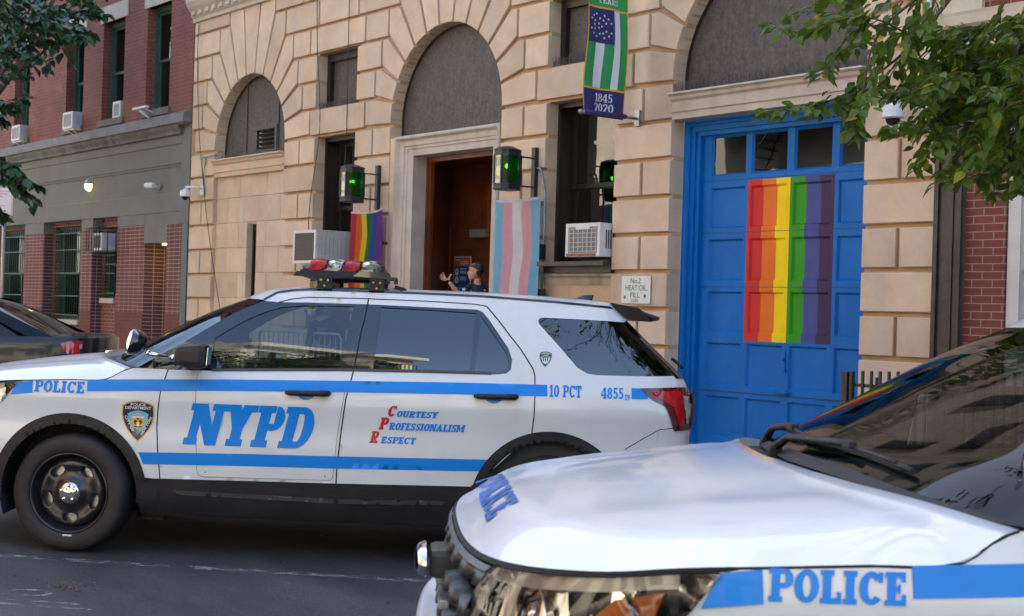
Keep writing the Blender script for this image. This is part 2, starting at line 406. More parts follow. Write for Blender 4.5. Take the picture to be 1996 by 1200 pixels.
CAMD = mat('smoked_dome', (.01, .01, .012), .06, var=(5, .95, 1.02))
# ------------------------------------------------------------------ precinct building
D = 11.10; GR = .055; JB = 11.32; ROW = .4225; Z0 = 1.632; GAP = .05; SPR = 4.167
def rz(k): return Z0+ROW*k
def rt(k): return rz(k+1)-GAP
def gz(k): return rz(k)-GAP/2                      # groove centre below row k
PB = empty('precinct_building', (-15, D, 0), 0, 'tan rusticated stone police station with three arches, brown panels and recessed doorway', 'building')
PBI = Matrix.Translation((-15, D, 0)).inverted()
def pl(name, bm, m, parent=PB, **kw):
    o = link(name, bm, m, parent, **kw)
    if parent is PB: o.data.transform(PBI)
    return o
arches = [(-20.42, 1.185), (-15.02, 1.258), (-9.44, 1.30)]
OFF = [1.93, 1.68, 1.53, 1.37, 1.11, .77]
XL, XR = -22.47, -7.33
bm = BM()
def blk(poly, y0=D, y1=D+.30): prism(bm, poly, y0, y1, ch=.007)
g = .022
def row_blocks(x0, x1, k, cuts):
    xs = [x0]+[c for c in sorted(cuts) if x0+.08 < c < x1-.08]+[x1]
    for i in range(len(xs)-1):
        a = xs[i]+(g if i else 0); b = xs[i+1]-(g if i < len(xs)-2 else 0)
        blk(rect(a, rz(k), b, rt(k)))
piers = [(XL, -21.605), (-19.235, -18.33), (-17.185, -16.278), (-13.762, -12.88), (-11.64, -10.74), (-8.14, XR)]
for x0, x1 in piers:
    for k in range(-2, 6): row_blocks(x0, x1, k, [(x0+x1)/2-.0] if k % 2 else [])
# voussoirs
N13 = 13
for ai, (cx, r) in enumerate(arches):
    th = [pi*i/N13 for i in range(N13+1)]
    gw = .021
    for i in range(N13):
        t0, t1 = th[i], th[i+1]
        tt0, tt1 = t0+gw/r*(1 if i else 0), t1-gw/r*(1 if i < N13-1 else 0)
        arc = [(cx+r*cos(tt0+(tt1-tt0)*j/6), SPR+r*sin(tt0+(tt1-tt0)*j/6)) for j in range(7)]
        def outer(t, side, j):    # joint index j counted from the springing on that side
            if j >= 6: return None
            z = gz(6+j); x = OFF[j]
            return (cx+(x if side > 0 else -x), z)
        right = t0+t1 < pi
        if i == 6:                 # keystone
            top = rt(10)+ROW
            a0 = (cx+(top-SPR)/tan(th[6])-gw, top); a1 = (cx+(top-SPR)/tan(th[7])+gw, top)
            poly = arc+[a1, a0]
        else:
            s = 1 if right else -1; j = i if right else N13-1-i
            o0 = outer(0, s, j) if j else (cx+s*OFF[0], SPR+.0)
            o1 = outer(0, s, j+1)
            zt = (gz(6+j+1)-GAP/2); zb_ = o0[1]+(GAP/2 if j else 0)
            if o1 is None:
                zt = rt(11); o1x = cx+s*abs((zt-SPR)/tan(th[6]))+s*gw
                seq = [(o0[0]-s*.02, zb_+.02), (o0[0]-s*.02, zt), (o1x, zt)]
            else:
                seq = [(o0[0]-s*.02, zb_+(.02 if j else .025)), (o0[0]-s*.02, zt), (o1[0]+s*.015, zt)]
            if right: poly = arc[::-1]+seq
            else: poly = arc+seq
            if j == 0:
                poly = ([(cx+s*r, SPR+.025)] if False else [])+poly
        if i == 6: poly = arc+[(a1[0], a1[1]), (a0[0], a0[1])]
        xs_c = [(min(max(p[0], XL), XR), p[1]) for p in poly]
        blk(xs_c)
# rows between the arches
def span(a, b, j):    # x range left over in row 6+j between arches a and b
    x0 = XL if a is None else arches[a][0]+OFF[j]
    x1 = XR if b is None else arches[b][0]-OFF[j]
    return x0+(.0 if a is None else .022), x1-(.0 if b is None else .022)
for a, b in ((None, 0), (0, 1), (1, 2), (2, None)):
    for j in range(6):
        k = 6+j; x0, x1 = span(a, b, j)
        if x1-x0 < .12: continue
        win = (-18.33, -17.185) if (a, b) == (0, 1) else (-12.88, -11.64) if (a, b) == (1, 2) else None
        cuts = {(0, 1): {3: [-18.53, -16.99], 4: [-18.3, -17.19], 5: [-18.78, -17.7]}, (1, 2): {3: [-13.0, -11.5], 4: [-12.6, -11.9], 5: [-13.3, -12.3, -11.3]}}.get((a, b), {}).get(j, [])
        if a is None and j > 1: cuts = [x0+.16] if j % 2 else []
        if win and j in (1, 2):
            row_blocks(x0, win[0], k, []); row_blocks(win[1], x1, k, [])
        else: row_blocks(x0, x1, k, cuts)
# course between arch crown and cornice
pl('stone_block', bm, STONE)
# wall core (groove backs, jambs), with openings
bm = BM(); yb = D+GR
def wall(bm, holes, x0, x1, z0, z1, y, depth, mi=0):
    patch_f = lambda a, b: (a, y, b)
    patch(bm, rect(x0, z0, x1, z1), holes, 3., patch_f, mi)
    for h in holes:
        n = len(h)
        for i in range(n):
            p, q = h[i], h[(i+1) % n]
            if max(p[0], q[0]) > x1-.001 and min(p[0], q[0]) > x1-.001: continue
            face(bm, [(p[0], y, p[1]), (q[0], y, q[1]), (q[0], y+depth, q[1]), (p[0], y+depth, p[1])], mi)
def arch_hole(cx, r, zb):
    e = .0015
    return [(cx-r-e, zb), (cx+r+e, zb)]+[(cx+(r+e)*cos(pi*i/30), SPR+(r+e)*sin(pi*i/30)) for i in range(31)]
holes = [arch_hole(cx, r, .02) for cx, r in arches]
winlo = [(-18.3315, -17.1835), (-12.8815, -11.6385)]
for x0, x1 in winlo:
    holes += [rect(x0, 2.12, x1, SPR-.035), rect(x0, gz(7)+.0, x1, rt(8)+.035)]
wall(bm, holes, XL, XR, -.2, 6.47, yb, .27)
for f in bm.faces: f.smooth = False
pl('wall', bm, STONE_BACK)
# plinth
for x0, x1 in piers: bm = BM(); prism(bm, rect(x0-.03, -.3, x1+.03, rt(-3)), D-.03, D+.2, ch=.01); pl('plinth', bm, STONE_BASE)
for x0, x1 in winlo: bm = BM(); prism(bm, rect(x0+.0315, -.3, x1-.0315, .95), D+.03, D+.2, ch=.01); pl('plinth', bm, STONE_BASE)
# cornice above the arches, and the storeys above it
bm = BM()
prof = [(0, 6.47), (-.05, 6.48), (-.05, 6.54), (-.09, 6.58), (-.09, 6.64), (-.16, 6.72), (-.20, 6.80), (-.20, 6.88), (.0, 6.90)]
for i in range(len(prof)-1):
    (a, za), (b, zb) = prof[i], prof[i+1]
    face(bm, [(XL, D+a, za), (XR, D+a, za), (XR, D+b, zb), (XL, D+b, zb)])
for k in range(60): box(bm, XL+.1+k*.25, XL+.22+k*.25, D-.13, D-.02, 6.585, 6.65)
pl('cornice', bm, STONE_PALE)
bm = BM(); hs = []
for k in range(7):
    cx = -20.9+k*2.02
    for z in (7.9, 11.4, 14.9): hs.append(rect(cx-.5, z, cx+.5, z+2.0))
wall(bm, hs, XL, XR, 6.9, 18.0, D+.02, .3)
face(bm, [(XL, D, 18), (XR, D, 18), (XR, D+12, 18), (XL, D+12, 18)])
face(bm, [(XL, D, 18), (XL, D+12, 18), (XL, D+12, 0), (XL, D, 0)])
pl('upper_wall', bm, STONE)
for h in hs: bm = BM(); face(bm, [(h[0][0], D+.25, h[0][1]), (h[1][0], D+.25, h[1][1]), (h[2][0], D+.25, h[2][1]), (h[3][0], D+.25, h[3][1])]); pl('upper_window', bm, GRILLE)

# ---- arch infill panels
for ai, (cx, r) in enumerate(arches):
    bm = BM(); n = 40; rr = r+.0; zb = 3.955
    poly = [(cx-rr, zb), (cx+rr, zb)]+[(cx+rr*cos(pi*i/n), SPR+rr*sin(pi*i/n)) for i in range(n+1)]
    y = D+.215
    holes_ = []
    if ai == 0: holes_ = [rect(-20.49, 4.06, -19.84, 4.46)]
    patch(bm, poly, holes_, .4, lambda a, b: (a, y, b))
    for f in bm.faces: f.smooth = False
    if ai == 0:
        for sx in (-20.86, -19.80):
            zt = SPR+sqrt(r*r-(sx-cx)**2)-.01; box(bm, sx-.018, sx+.018, y-.02, y-.001, zb, zt)
    o = pl('arch_panel', bm, ARCH_PANEL, recalc=False)
    bm = BM(); pr = [(cx+rr*cos(pi*i/n), SPR+rr*sin(pi*i/n)) for i in range(n+1)]; pr = [(cx+rr, zb)]+pr+[(cx-rr, zb)]
    for i in range(len(pr)-1):
        (xa, za), (xb, zb2) = pr[i], pr[i+1]
        ins = lambda x, z: (cx+(x-cx)*(1-.035/r), SPR+(z-SPR)*(1-.035/r) if z > SPR else z)
        a2, b2 = ins(xa, za), ins(xb, zb2)
        face(bm, [(xa, y-.012, za), (xb, y-.012, zb2), (b2[0], y-.012, b2[1]), (a2[0], y-.012, a2[1])])
        face(bm, [(a2[0], y-.012, a2[1]), (b2[0], y-.012, b2[1]), (b2[0], y, b2[1]), (a2[0], y, a2[1])])
    link('frame_rim', bm, DARKFRAME, o).data.transform(PBI)
    if ai == 0:
        v = BM(); x0, x1, z0, z1 = -20.49, -19.84, 4.06, 4.46
        for a in ((x0-.03, x0+.03, z0-.03, z1+.03), (x1-.03, x1+.03, z0-.03, z1+.03), (x0+.03, x1-.03, z1-.03, z1+.03), (x0+.03, x1-.03, z0-.03, z0+.03)):
            box(v, a[0], a[1], y-.035, y+.02, a[2], a[3])
        for i in range(5):
            zz = z0+.07+i*.072; box(v, x0+.03, x1-.03, y-.02, y+.06, zz-.006, zz+.006, rot=Matrix.Rotation(radians(-32), 3, 'X'))
        lv = link('louvre_vent', v, mat('vent_metal', (.06, .055, .05), .5, metal=.3, var=(20, .6, 1.5)), o); lv.data.transform(PBI)
        v = BM(); box(v, x0, x1, y+.09, y+.1, z0, z1); link('vent_shaft', v, DARK, lv).data.transform(PBI)
# ---- little cornices above the bay and the garage door
def lintel(x0, x1, ztop, zbot, name):
    b = BM(); h = ztop-zbot
    pr = [(.19, 1.), (-.075, 1.), (-.085, .93), (-.045, .86), (-.035, .75), (-.01, .70), (.0, .66), (.0, .36), (-.018, .34), (-.018, .28), (.004, .25), (.004, .0), (.19, .0)]
    for i in range(len(pr)-1):
        (a, fa), (c, fc) = pr[i], pr[i+1]
        face(b, [(x0, D+a, zbot+h*fa), (x1, D+a, zbot+h*fa), (x1, D+c, zbot+h*fc), (x0, D+c, zbot+h*fc)])
    for x in (x0, x1): face(b, [(x, D+a, zbot+h*f) for a, f in pr])
    pl(name, b, STONE_PALE if name != 'bay_cornice' else STONE)
lintel(-21.602, -19.238, 3.985, 3.69, 'bay_cornice')
lintel(-10.735, -8.145, 4.01, 3.72, 'door_cornice')
# ---- bay infill ashlar with slit window
bm = BM(); yi = D+.075
cutsA = {1: [-21.0, -20.78, -19.9], 0: [-21.2, -20.15, -19.45], 3: [], }
rows_j = {4: [-20.78, -19.87], 3: [-21.18, -20.64, -19.42], 2: [-20.80, -20.63, -19.87], 1: [-21.21, -19.93, -19.45], 0: [-20.79, -20.6, -19.85], -1: [-21.19, -20.6, -19.5], -2: [-20.8, -19.9], -3: [-21.2, -20.3], -4: [-20.8, -19.8]}
sl = (-20.51, -20.183, 1.632, 2.872)
for k, js in rows_j.items():
    z0, z1 = rz(k), min(rz(k+1), 3.70); xs = [-21.605]+js+[-19.235]; e = .004
    segs = [(xs[i]+e, xs[i+1]-e) for i in range(len(xs)-1)]
    for a, b_ in segs:
        if z0 < sl[3]-.1 and z1 > sl[2]+.1:
            if a >= sl[0]-.001 and b_ <= sl[1]+.001: continue
            if a < sl[0] < b_:
                prism(bm, rect(a, z0+e, sl[0], z1-e), yi, yi+.12, ch=.003)
                if b_ > sl[1]: prism(bm, rect(sl[1], z0+e, b_, z1-e), yi, yi+.12, ch=.003)
                continue
            if a < sl[1] < b_: prism(bm, rect(sl[1], z0+e, b_, z1-e), yi, yi+.12, ch=.003); continue
        prism(bm, rect(a, z0+e, b_, z1-e), yi, yi+.12, ch=.003)
pl('ashlar_infill', bm, STONE)
bm = BM(); patch(bm, rect(-21.605, -.2, -19.235, 3.7), [rect(sl[0]-.0, sl[2], sl[1], sl[3])], 3, lambda a, b: (a, yi+.012, b))
for f in bm.faces: f.smooth = False
pl('mortar_bed', bm, STONE_BACK)
bm = BM(); y1 = D+.19
box(bm, sl[0], sl[0]+.04, y1, y1+.03, sl[2], sl[3]); box(bm, sl[1]-.03, sl[1], y1, y1+.03, sl[2], sl[3])
box(bm, sl[0]+.04, sl[1]-.03, y1, y1+.03, sl[3]-.11, sl[3]); box(bm, sl[0]+.04, sl[1]-.03, y1, y1+.03, sl[2], sl[2]+.06)
sw = pl('slit_window', bm, DARKFRAME)
bm = BM(); box(bm, sl[0], sl[1], y1+.02, y1+.025, sl[2], sl[3]); link('pane', bm, mat('dark_pane', (.01, .01, .01), .08, var=(5, .9, 1.1)), sw).data.transform(PBI)

# ---- sash windows
def sash(x0, x1, z0, z1, y, name, meeting=None, parent=PB, fw=.10, fm=DARKFRAME, gm=WINGLASS, cm=CURTAIN, inv=PBI, solid=None, sw_=.055, outer=.09, deep=0.):
    b = BM()
    box(b, x0, x0+outer, y, y+.16+deep, z0, z1); box(b, x1-outer, x1, y, y+.16+deep, z0, z1)
    box(b, x0+outer, x1-outer, y, y+.16+deep, z1-outer*1.25, z1); box(b, x0+outer, x1-outer, y, y+.16+deep, z0, z0+.05)
    xa, xb, za, zb = x0+outer, x1-outer, z0+.05, z1-outer*1.25
    w = link(name, b, fm, parent); 
    if inv is not None: w.data.transform(inv)
    def sub(nm, bb, mm):
        o = link(nm, bb, mm, w)
        if inv is not None: o.data.transform(inv)
    y += deep
    if solid:
        b = BM(); box(b, xa, xb, y+.07, y+.08, za, zb); sub('panel', b, solid); return w
    m = meeting or (za+zb)/2
    b = BM()
    for (a0, a1, yy) in ((m-.02, zb, y+.05), (za, m+.02, y+.09)):
        box(b, xa, xa+sw_, yy, yy+.035, a0, a1); box(b, xb-sw_, xb, yy, yy+.035, a0, a1)
        box(b, xa+sw_, xb-sw_, yy, yy+.035, a1-sw_, a1); box(b, xa+sw_, xb-sw_, yy, yy+.035, a0, a0+sw_)
    sub('sash', b, fm)
    b = BM(); box(b, xa+.02, xb-.02, y+.066, y+.069, m, zb-.02); box(b, xa+.02, xb-.02, y+.106, y+.109, za+.02, m); sub('pane', b, gm)
    if cm:
        b = BM(); n = 24
        for i in range(n):
            xa_ = xa+(xb-xa)*i/n; xb_ = xa+(xb-xa)*(i+1)/n
            q = lambda i: y+.135+.018*sin(i*1.7)
            face(b, [(xa_, q(i), za), (xb_, q(i+1), za), (xb_, q(i+1), zb), (xa_, q(i), zb)])
        sub('curtain', b, cm)
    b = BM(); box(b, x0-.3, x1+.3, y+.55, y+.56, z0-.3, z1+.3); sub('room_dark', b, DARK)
    return w
CURT2 = mat('dim_curtain', (.20, .20, .18), .9, var=(5, .7, 1.1), streak=(.5, (.10, .10, .09), (14, 14, .5)))
sash(-12.88, -11.64, 2.12, SPR-.035, D+.20, 'window', meeting=3.105, outer=.05, deep=.17)
sash(-18.33, -17.185, 2.12, SPR-.035, D+.20, 'window', meeting=3.05, cm=CURT2, outer=.05, deep=.17)
sash(-12.88, -11.64, gz(7), rt(8)+.035, D+.20, 'boarded_window', solid=ARCH_PANEL)
sash(-18.33, -17.185, gz(7), rt(8)+.035, D+.20, 'boarded_window', solid=ARCH_PANEL)
# spandrel below right window: sill + moulded panel
for x0, x1 in winlo:
    b = BM(); box(b, x0+.0, x1, D-.0, D+.3, 2.02, 2.12); box(b, x0-.02 if x0 < -13 else x0+.03, x1+.12 if False else x1, D-.13, D+.05, 2.095, 2.15, bev=.004)
    pl('sill', b, IRON)
    b = BM(); pr = [(.02, 2.02), (-.01, 2.01), (-.02, 1.985), (.015, 1.955), (.02, 1.87), (.04, 1.865), (.045, .95), (.2, .94)]
    for i in range(len(pr)-1):
        (a, za), (c, zc) = pr[i], pr[i+1]; face(b, [(x0, D+a+.03, za), (x1, D+a+.03, za), (x1, D+c+.03, zc), (x0, D+c+.03, zc)])
    for (a, c, d, e) in ((x0+.12, x1-.12, 1.775, 1.79), (x0+.12, x0+.135, 1.1, 1.775), (x1-.135, x1-.12, 1.1, 1.775), (x0+.19, x1-.19, 1.715, 1.725)): box(b, a, c, D+.06, D+.078, d, e)
    pl('apron_panel', b, mat('stained_limestone', (.40, .34, .25), .85, var=(2.5, .6, 1.15), streak=(.7, (.13, .11, .08), (4, 4, 1.0)), bump=(90, .001)))

# ---- entrance casing and doorway
bm = BM(); xo0, xo1, xi0, xi1, zt, zi = -16.14, -13.775, -15.75, -13.965, 3.955, 3.672
def frame_path(bm, prof, xo0, xo1, zt, zbot):
    """prof: (inset from outer edge, y) swept along left jamb, head, right jamb"""
    for i in range(len(prof)-1):
        (a, ya), (b, yb_) = prof[i], prof[i+1]
        sr = .5     # the right jamb is the narrower one
        L = lambda t, y: [(xo0+t, y, zbot), (xo0+t, y, zt-t*.73), (xo1-t*sr, y, zt-t*.73), (xo1-t*sr, y, zbot)]
        A, B_ = L(a, ya), L(b, yb_)
        for j in range(3): face(bm, [A[j], A[j+1], B_[j+1], B_[j]])
frame_path(bm, [(0, D+.2), (0, D-.005), (.035, D-.03), (.06, D-.03), (.10, D+.015), (.12, D+.02), (.20, D+.02), (.205, D+.035), (.26, D+.035), (.265, D+.05), (.39, D+.05), (.39, D+.30)], xo0, xo1, zt, -.1)
face(bm, [(xo0, D+.2, zt), (xo1, D+.2, zt), (xo1, D-.005, zt), (xo0, D-.005, zt)])
pl('entrance_surround', bm, STONE_PALE)
bm = BM()   # plain stone filling between arch jamb and casing
box(bm, -16.278, xo0, D+.02, D+.3, -.1, zt-.01); 
pl('entrance_jamb', bm, STONE)
bm = BM()   # vestibule
X0, X1 = -15.78, -13.94; ya, yc = D+.30, D+3.2
for f in ([(X0, ya, 0), (X0, ya, 3.70), (X0-2.2, yc, 3.70), (X0-2.2, yc, 0)], [(X1, ya, 0), (X1, ya, 3.70), (X1, yc, 3.70), (X1, yc, 0)],
          [(X0, ya, 3.69), (X1, ya, 3.69), (X1, yc, 3.69), (X0-2.2, yc, 3.69)], [(X0-2.2, yc, 0), (X1, yc, 0), (X1, yc, 3.7), (X0-2.2, yc, 3.7)]): face(bm, f)
pl('vestibule', bm, WOOD)
bm = BM(); box(bm, X0-.02, X0+.07, ya-.02, ya+.10, 0, 3.68); box(bm, X1-.07, X1+.02, ya-.02, ya+.10, 0, 3.68); box(bm, X0+.07, X1-.07, ya-.02, ya+.1, 3.60, 3.68)
box(bm, X0+.07, X0+.10, ya+.01, ya+.06, 0, 3.6)
pl('door_frame', bm, WOOD)
# open left leaf turned inwards, and the inner double doors
bm = BM(); yl = D+.45
box(bm, -17.10, -17.05, yl+.2, yl+.88, .1, 3.55)
for z0, z1 in ((.3, 1.2), (1.35, 2.2), (2.35, 3.4)): box(bm, -17.05, -17.035, yl+.28, yl+.80, z0, z1, bev=.004)
lf = pl('open_door', bm, WOOD)
bm = BM(); yd = D+1.35
DX0, DX1 = -16.60, -15.0
box(bm, -17.6, -15.0, yd, yd+.05, .1, 3.68)
pl('inner_door', bm, WOOD)
bm = BM()
for (a, b_, c, d) in ((-16.32, -15.55, 1.0, 1.55), (-16.32, -15.55, 1.70, 2.30), (-16.32, -15.55, 2.42, 2.72), (-16.32, -15.55, 2.95, 3.40)):
    box(bm, a, b_, yd-.02, yd-.001, c, d, bev=.008)
pl('door_moulding', bm, WOOD)
bm = BM(); box(bm, -16.62, -16.56, yd-.08, yd+.02, .1, 2.80); box(bm, -16.79, -16.755, yd-.06, yd-.01, .1, 3.50); box(bm, -16.98, -16.93, yd-.10, yd-.02, .1, 3.6); box(bm, -15.62, -15.57, yd-.06, yd-.02, 2.66, 3.35)
pl('door_edge', bm, WOOD_LIT_EDGE)
bm = BM(); box(bm, -15.95, -15.60, yd-.12, yd-.03, 2.60, 2.72, bev=.01); pl('door_closer', bm, mat('brushed_aluminium', (.45, .43, .39), .4, metal=.6, var=(9, .9, 1.05)))
bm = BM()
for i in range(3): box(bm, -16.3, -13.7, D-.9+.3*i, D+.6, .0+.13*i, .13+.13*i, bev=.01)
pl('doorstep', bm, STONE_BASE)

# ---- blue garage door
GD = empty('garage_door', (-9.44, D+.35, .1), 0, 'blue panelled garage door with a rainbow painted over its middle panels', 'garage door')
GI = Matrix.Translation((-9.44, D+.35, .1)).inverted()
def gl(name, bm, m, parent=GD, **kw):
    o = link(name, bm, m, parent, **kw); o.data.transform(GI); return o
bm = BM(); gx0, gx1, gt = -10.738, -8.142, 3.735
# stepped frame
def jambs(prof, sgn, xe):
    for i in range(len(prof)-1):
        (a, y_a), (b_, y_b) = prof[i], prof[i+1]
        face(bm, [(xe+sgn*a, y_a, .05), (xe+sgn*b_, y_b, .05), (xe+sgn*b_, y_b, gt-b_), (xe+sgn*a, y_a, gt-a)])
prof = [(0, D+.215), (.03, D+.215), (.045, D+.235), (.075, D+.235), (.075, D+.26), (.13, D+.26), (.13, D+.29), (.18, D+.29), (.18, D+.40)]
jambs(prof, 1, gx0); jambs(prof, -1, gx1)
for i in range(len(prof)-1):
    (a, y_a), (b_, y_b) = prof[i], prof[i+1]
    face(bm, [(gx0+a, y_a, gt-a), (gx1-a, y_a, gt-a), (gx1-b_, y_b, gt-b_), (gx0+b_, y_b, gt-b_)])
gl('frame', bm, BLUE)
yd = D+.352; px = [(-10.44, -9.94), (-9.86, -9.37), (-9.28, -8.79), (-8.70, -8.20)]
rowsg = [(3.10, 3.545, 1), (2.52, 2.968, 0), (1.938, 2.397, 0), (1.372, 1.82, 0), (.785, 1.255, 0), (.21, .668, 0)]
holes = [rect(a, c, b_, d) for a, b_ in px for c, d, w in rowsg]
bm = BM(); patch(bm, rect(-10.56, .10, -8.05, 3.70), holes, 3, lambda a, b: (a, yd, b))
rain = [(-9.90, -9.70, (.56, .022, .020)), (-9.70, -9.51, (.74, .155, .012)), (-9.51, -9.32, (.86, .62, .0)), (-9.32, -9.125, (.03, .28, .008)), (-9.125, -8.935, (.055, .07, .24)), (-8.935, -8.745, (.045, .020, .072))]
for h in holes:                                     # sloped moulding + recessed panel
    q = offset_poly(h, .022)
    for i in range(4):
        face(bm, [(h[i][0], yd, h[i][1]), (h[(i+1) % 4][0], yd, h[(i+1) % 4][1]), (q[(i+1) % 4][0], yd+.026, q[(i+1) % 4][1]), (q[i][0], yd+.026, q[i][1])])
for h, (c, d, w) in zip(holes, rowsg*4):
    q = offset_poly(h, .022)
    if not w: face(bm, [(p[0], yd+.026, p[1]) for p in q])
for f in bm.faces: f.smooth = False
# paint the stripes by slicing the mesh at the stripe edges
for x in [r[0] for r in rain]+[rain[-1][1]]:
    bmesh.ops.bisect_plane(bm, geom=bm.verts[:]+bm.edges[:]+bm.faces[:], plane_co=(x, 0, 0), plane_no=(1, 0, 0))
for z in (1.285, 3.03):
    bmesh.ops.bisect_plane(bm, geom=bm.verts[:]+bm.edges[:]+bm.faces[:], plane_co=(0, 0, z), plane_no=(0, 0, 1))
mats = [BLUE]+[mat('stripe_paint_%s' % n, r[2], .5, spec=.25, var=(1.5, .86, 1.08), bump=(25, .001), streak=(.25, tuple(c*.6 for c in r[2]), (9, 9, 1))) for n, r in zip(('red', 'orange', 'yellow', 'green', 'blue', 'violet'), rain)]
for f in bm.faces:
    c = f.calc_center_median()
    if 1.285 < c.z < 3.03:
        for i, r in enumerate(rain):
            if r[0] < c.x < r[1]: f.material_index = i+1
gl('panelling', bm, mats)
bm = BM()
for z in (2.47, 1.87, 3.045): box(bm, -10.55, -8.1, yd-.003, yd+.01, z-.003, z+.003)
gl('section_joint', bm, mat('joint_shadow_gap', (.004, .03, .10), .6, var=(4, .8, 1.2)))
bm = BM(); box(bm, -10.53, -8.1, yd-.006, yd+.02, .718, .728); gl('wicket_joint', bm, mat('joint_dark', (.005, .03, .09), .6, var=(4, .8, 1.2)))
for a, b_ in px:
    bm = BM(); box(bm, a+.02, b_-.02, yd+.028, yd+.032, 3.12, 3.525); p = gl('pane', bm, WINGLASS_D)
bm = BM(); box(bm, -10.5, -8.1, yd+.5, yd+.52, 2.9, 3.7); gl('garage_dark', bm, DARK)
bm = BM(); tube(bm, [(-9.33, yd-.02, 1.12), (-9.33, yd-.02, 1.10)], .02, 10); box(bm, -9.345, -9.315, yd-.012, yd, .98, 1.2); box(bm, -9.35, -9.30, yd-.03, yd, .99, 1.01)
tube(bm, [(-9.42, yd-.03, .755), (-9.30, yd-.03, .757)], .012, 8); lathe(bm, [(0.0001, -.05), (.03, -.045), (.035, 0)], 12, (-9.29, yd, .76), 'y')
gl('latch', bm, BLUE)
# ------------------------------------------------------------------ brick house on the left
LB = empty('brick_house', (-30, D, 0), 0, 'red brick house with a grey cement shopfront band, left of the tan stone station', 'building')
LBI = Matrix.Translation((-30, D, 0)).inverted()
def ll(name, bm, m, parent=LB, **kw):
    o = link(name, bm, m, parent, **kw); o.data.transform(LBI); return o
X0, X1 = -42., -22.50
uw = [(-24.44, -23.44), (-26.48, -25.45), (-28.34, -27.43), (-31.37, -30.45), (-34.3, -33.35), (-37.2, -36.2)]
hs = []
for a, b in uw:
    for z in (5.10, 8.6, 12.0): hs.append(rect(a, z, b, z+1.94))
bm = BM(); wall(bm, hs, X0, X1, 4.7, 15.5, D, .18)
face(bm, [(X0, D, 15.5), (X1, D, 15.5), (X1, D+12, 15.5), (X0, D+12, 15.5)])
for f in bm.faces: f.smooth = False
ll('upper_brickwork', bm, BRICK_UP)
BG = glass_mat('sash_glass_left', (.45, .46, .44), 1.6, 1., .0, .002)
BLIND = mat('roller_blind', (.40, .42, .39), .8, var=(3, .8, 1.1))
for i, (a, b) in enumerate(uw[:4]):
    w = sash(a, b, 5.10, 7.04, D+.16, 'window', meeting=6.05, parent=LB, fm=GREENF, gm=BG, cm=None, inv=LBI, outer=.06, sw_=.045)
    bb = BM()
    zb = {0: 6.3, 1: 5.1, 2: 6.45, 3: 6.0}[i]
    face(bb, [(a+.05, D+.31, zb), ((b-.05 if i != 1 else a+.6), D+.31, zb), ((b-.05 if i != 1 else a+.6), D+.31, 7.0), (a+.05, D+.31, 7.0)])
    link('blind', bb, CURTAIN if i == 1 else BLIND, w).data.transform(LBI)
for i, (a, b) in enumerate(uw):
    for z in (5.10, 8.6, 12.0):
        if z < 6 or True:
            bb = BM(); prism(bb, rect(a-.12, z+1.94, b+.12, z+2.27), D-.025, D+.1, ch=.006); ll('lintel', bb, STONE_PALE)
            bb = BM(); box(bb, a-.07, b+.07, D-.05, D+.18, z-.13, z, bev=.006); ll('window_sill', bb, SILLST)
        if z > 6 or i > 3:
            bb = BM(); box(bb, a, b, D+.15, D+.17, z, z+1.94); ll('window_pane', bb, GRILLE)
# cornice and cement band, swept in profile
bm = BM()
prof = [(.0, 4.965), (-.16, 4.90), (-.17, 4.80), (-.17, 4.73)]
prof2 = [(-.17, 4.73), (-.13, 4.72), (-.115, 4.66), (-.07, 4.60), (-.065, 4.55), (-.0, 4.54)]
def sweep(b, pr, x0, x1):
    for i in range(len(pr)-1):
        (a, za), (c, zc) = pr[i], pr[i+1]; face(b, [(x0, D+a, za), (x1, D+a, za), (x1, D+c, zc), (x0, D+c, zc)])
    for x in (x0, x1): face(b, [(x, D+a, z) for a, z in pr]+[(x, D+.05, pr[-1][1]), (x, D+.05, pr[0][1])])
sweep(bm, prof, X0, X1); ll('coping', bm, mat('lead_coping', (.17, .165, .17), .7, var=(3, .6, 1.2), streak=(.4, (.10, .09, .085), (1.5, 4, 4))))
bm = BM(); sweep(bm, prof2, X0, -22.80); ll('cornice', bm, CONC_DK)
bm = BM()
pr3 = [(0, 4.54), (.0, 4.39), (.02, 4.375), (.02, 4.07), (-.005, 4.06), (-.005, 4.03), (.012, 4.02), (.012, 3.985), (.03, 3.975), (.03, 3.52), (.02, 3.50), (.02, 3.17), (.15, 3.165)]
sweep(bm, pr3, X0, -22.86); ll('cement_band', bm, CONC)
bm = BM(); box(bm, -22.86, X1-.02, D-.0, D+.1, 2.94, 4.73, bev=.01); box(bm, -22.84, X1-.04, D-.12, D+.05, 4.69, 4.78, bev=.02); ll('end_pilaster', bm, CONC)
bm = BM(); box(bm, -22.745, X1-.03, D-.0, D+.2, -.1, 2.94, bev=.008); ll('grey_post', bm, mat('grey_green_paint', (.07, .095, .10), .6, var=(3, .85, 1.15)))
# ground floor: gridded brick piers, recessed bays with barred windows, doorway
def pier(x0, x1, ztop, capz=None, ret=.28):
    b = BM(); box(b, x0, x1, D+.03, D+ret, 1.30, ztop); ll('brick_pier', b, BRICK_GRID)
    b = BM(); box(b, x0, x1, D+.031, D+ret, -.1, 1.30); ll('pier_base', b, BRICK_LOW)
    if capz: b = BM(); box(b, x0, x1, D+.025, D+ret, ztop, capz); ll('pier_cap', b, CONC)
pier(-25.58, -24.36, 2.965, 3.165); pier(-30.53, -29.42, 2.93, 3.165); pier(-27.35, -26.78, 2.955, 3.165)
pier(-23.41, -22.745, 2.945, 3.165); pier(-34.5, -33.0, 2.95, 3.165)
b = BM(); box(b, -24.36, -23.41, D+.03, D+.9, 2.62, 3.165); ll('door_hood', b, CONC)
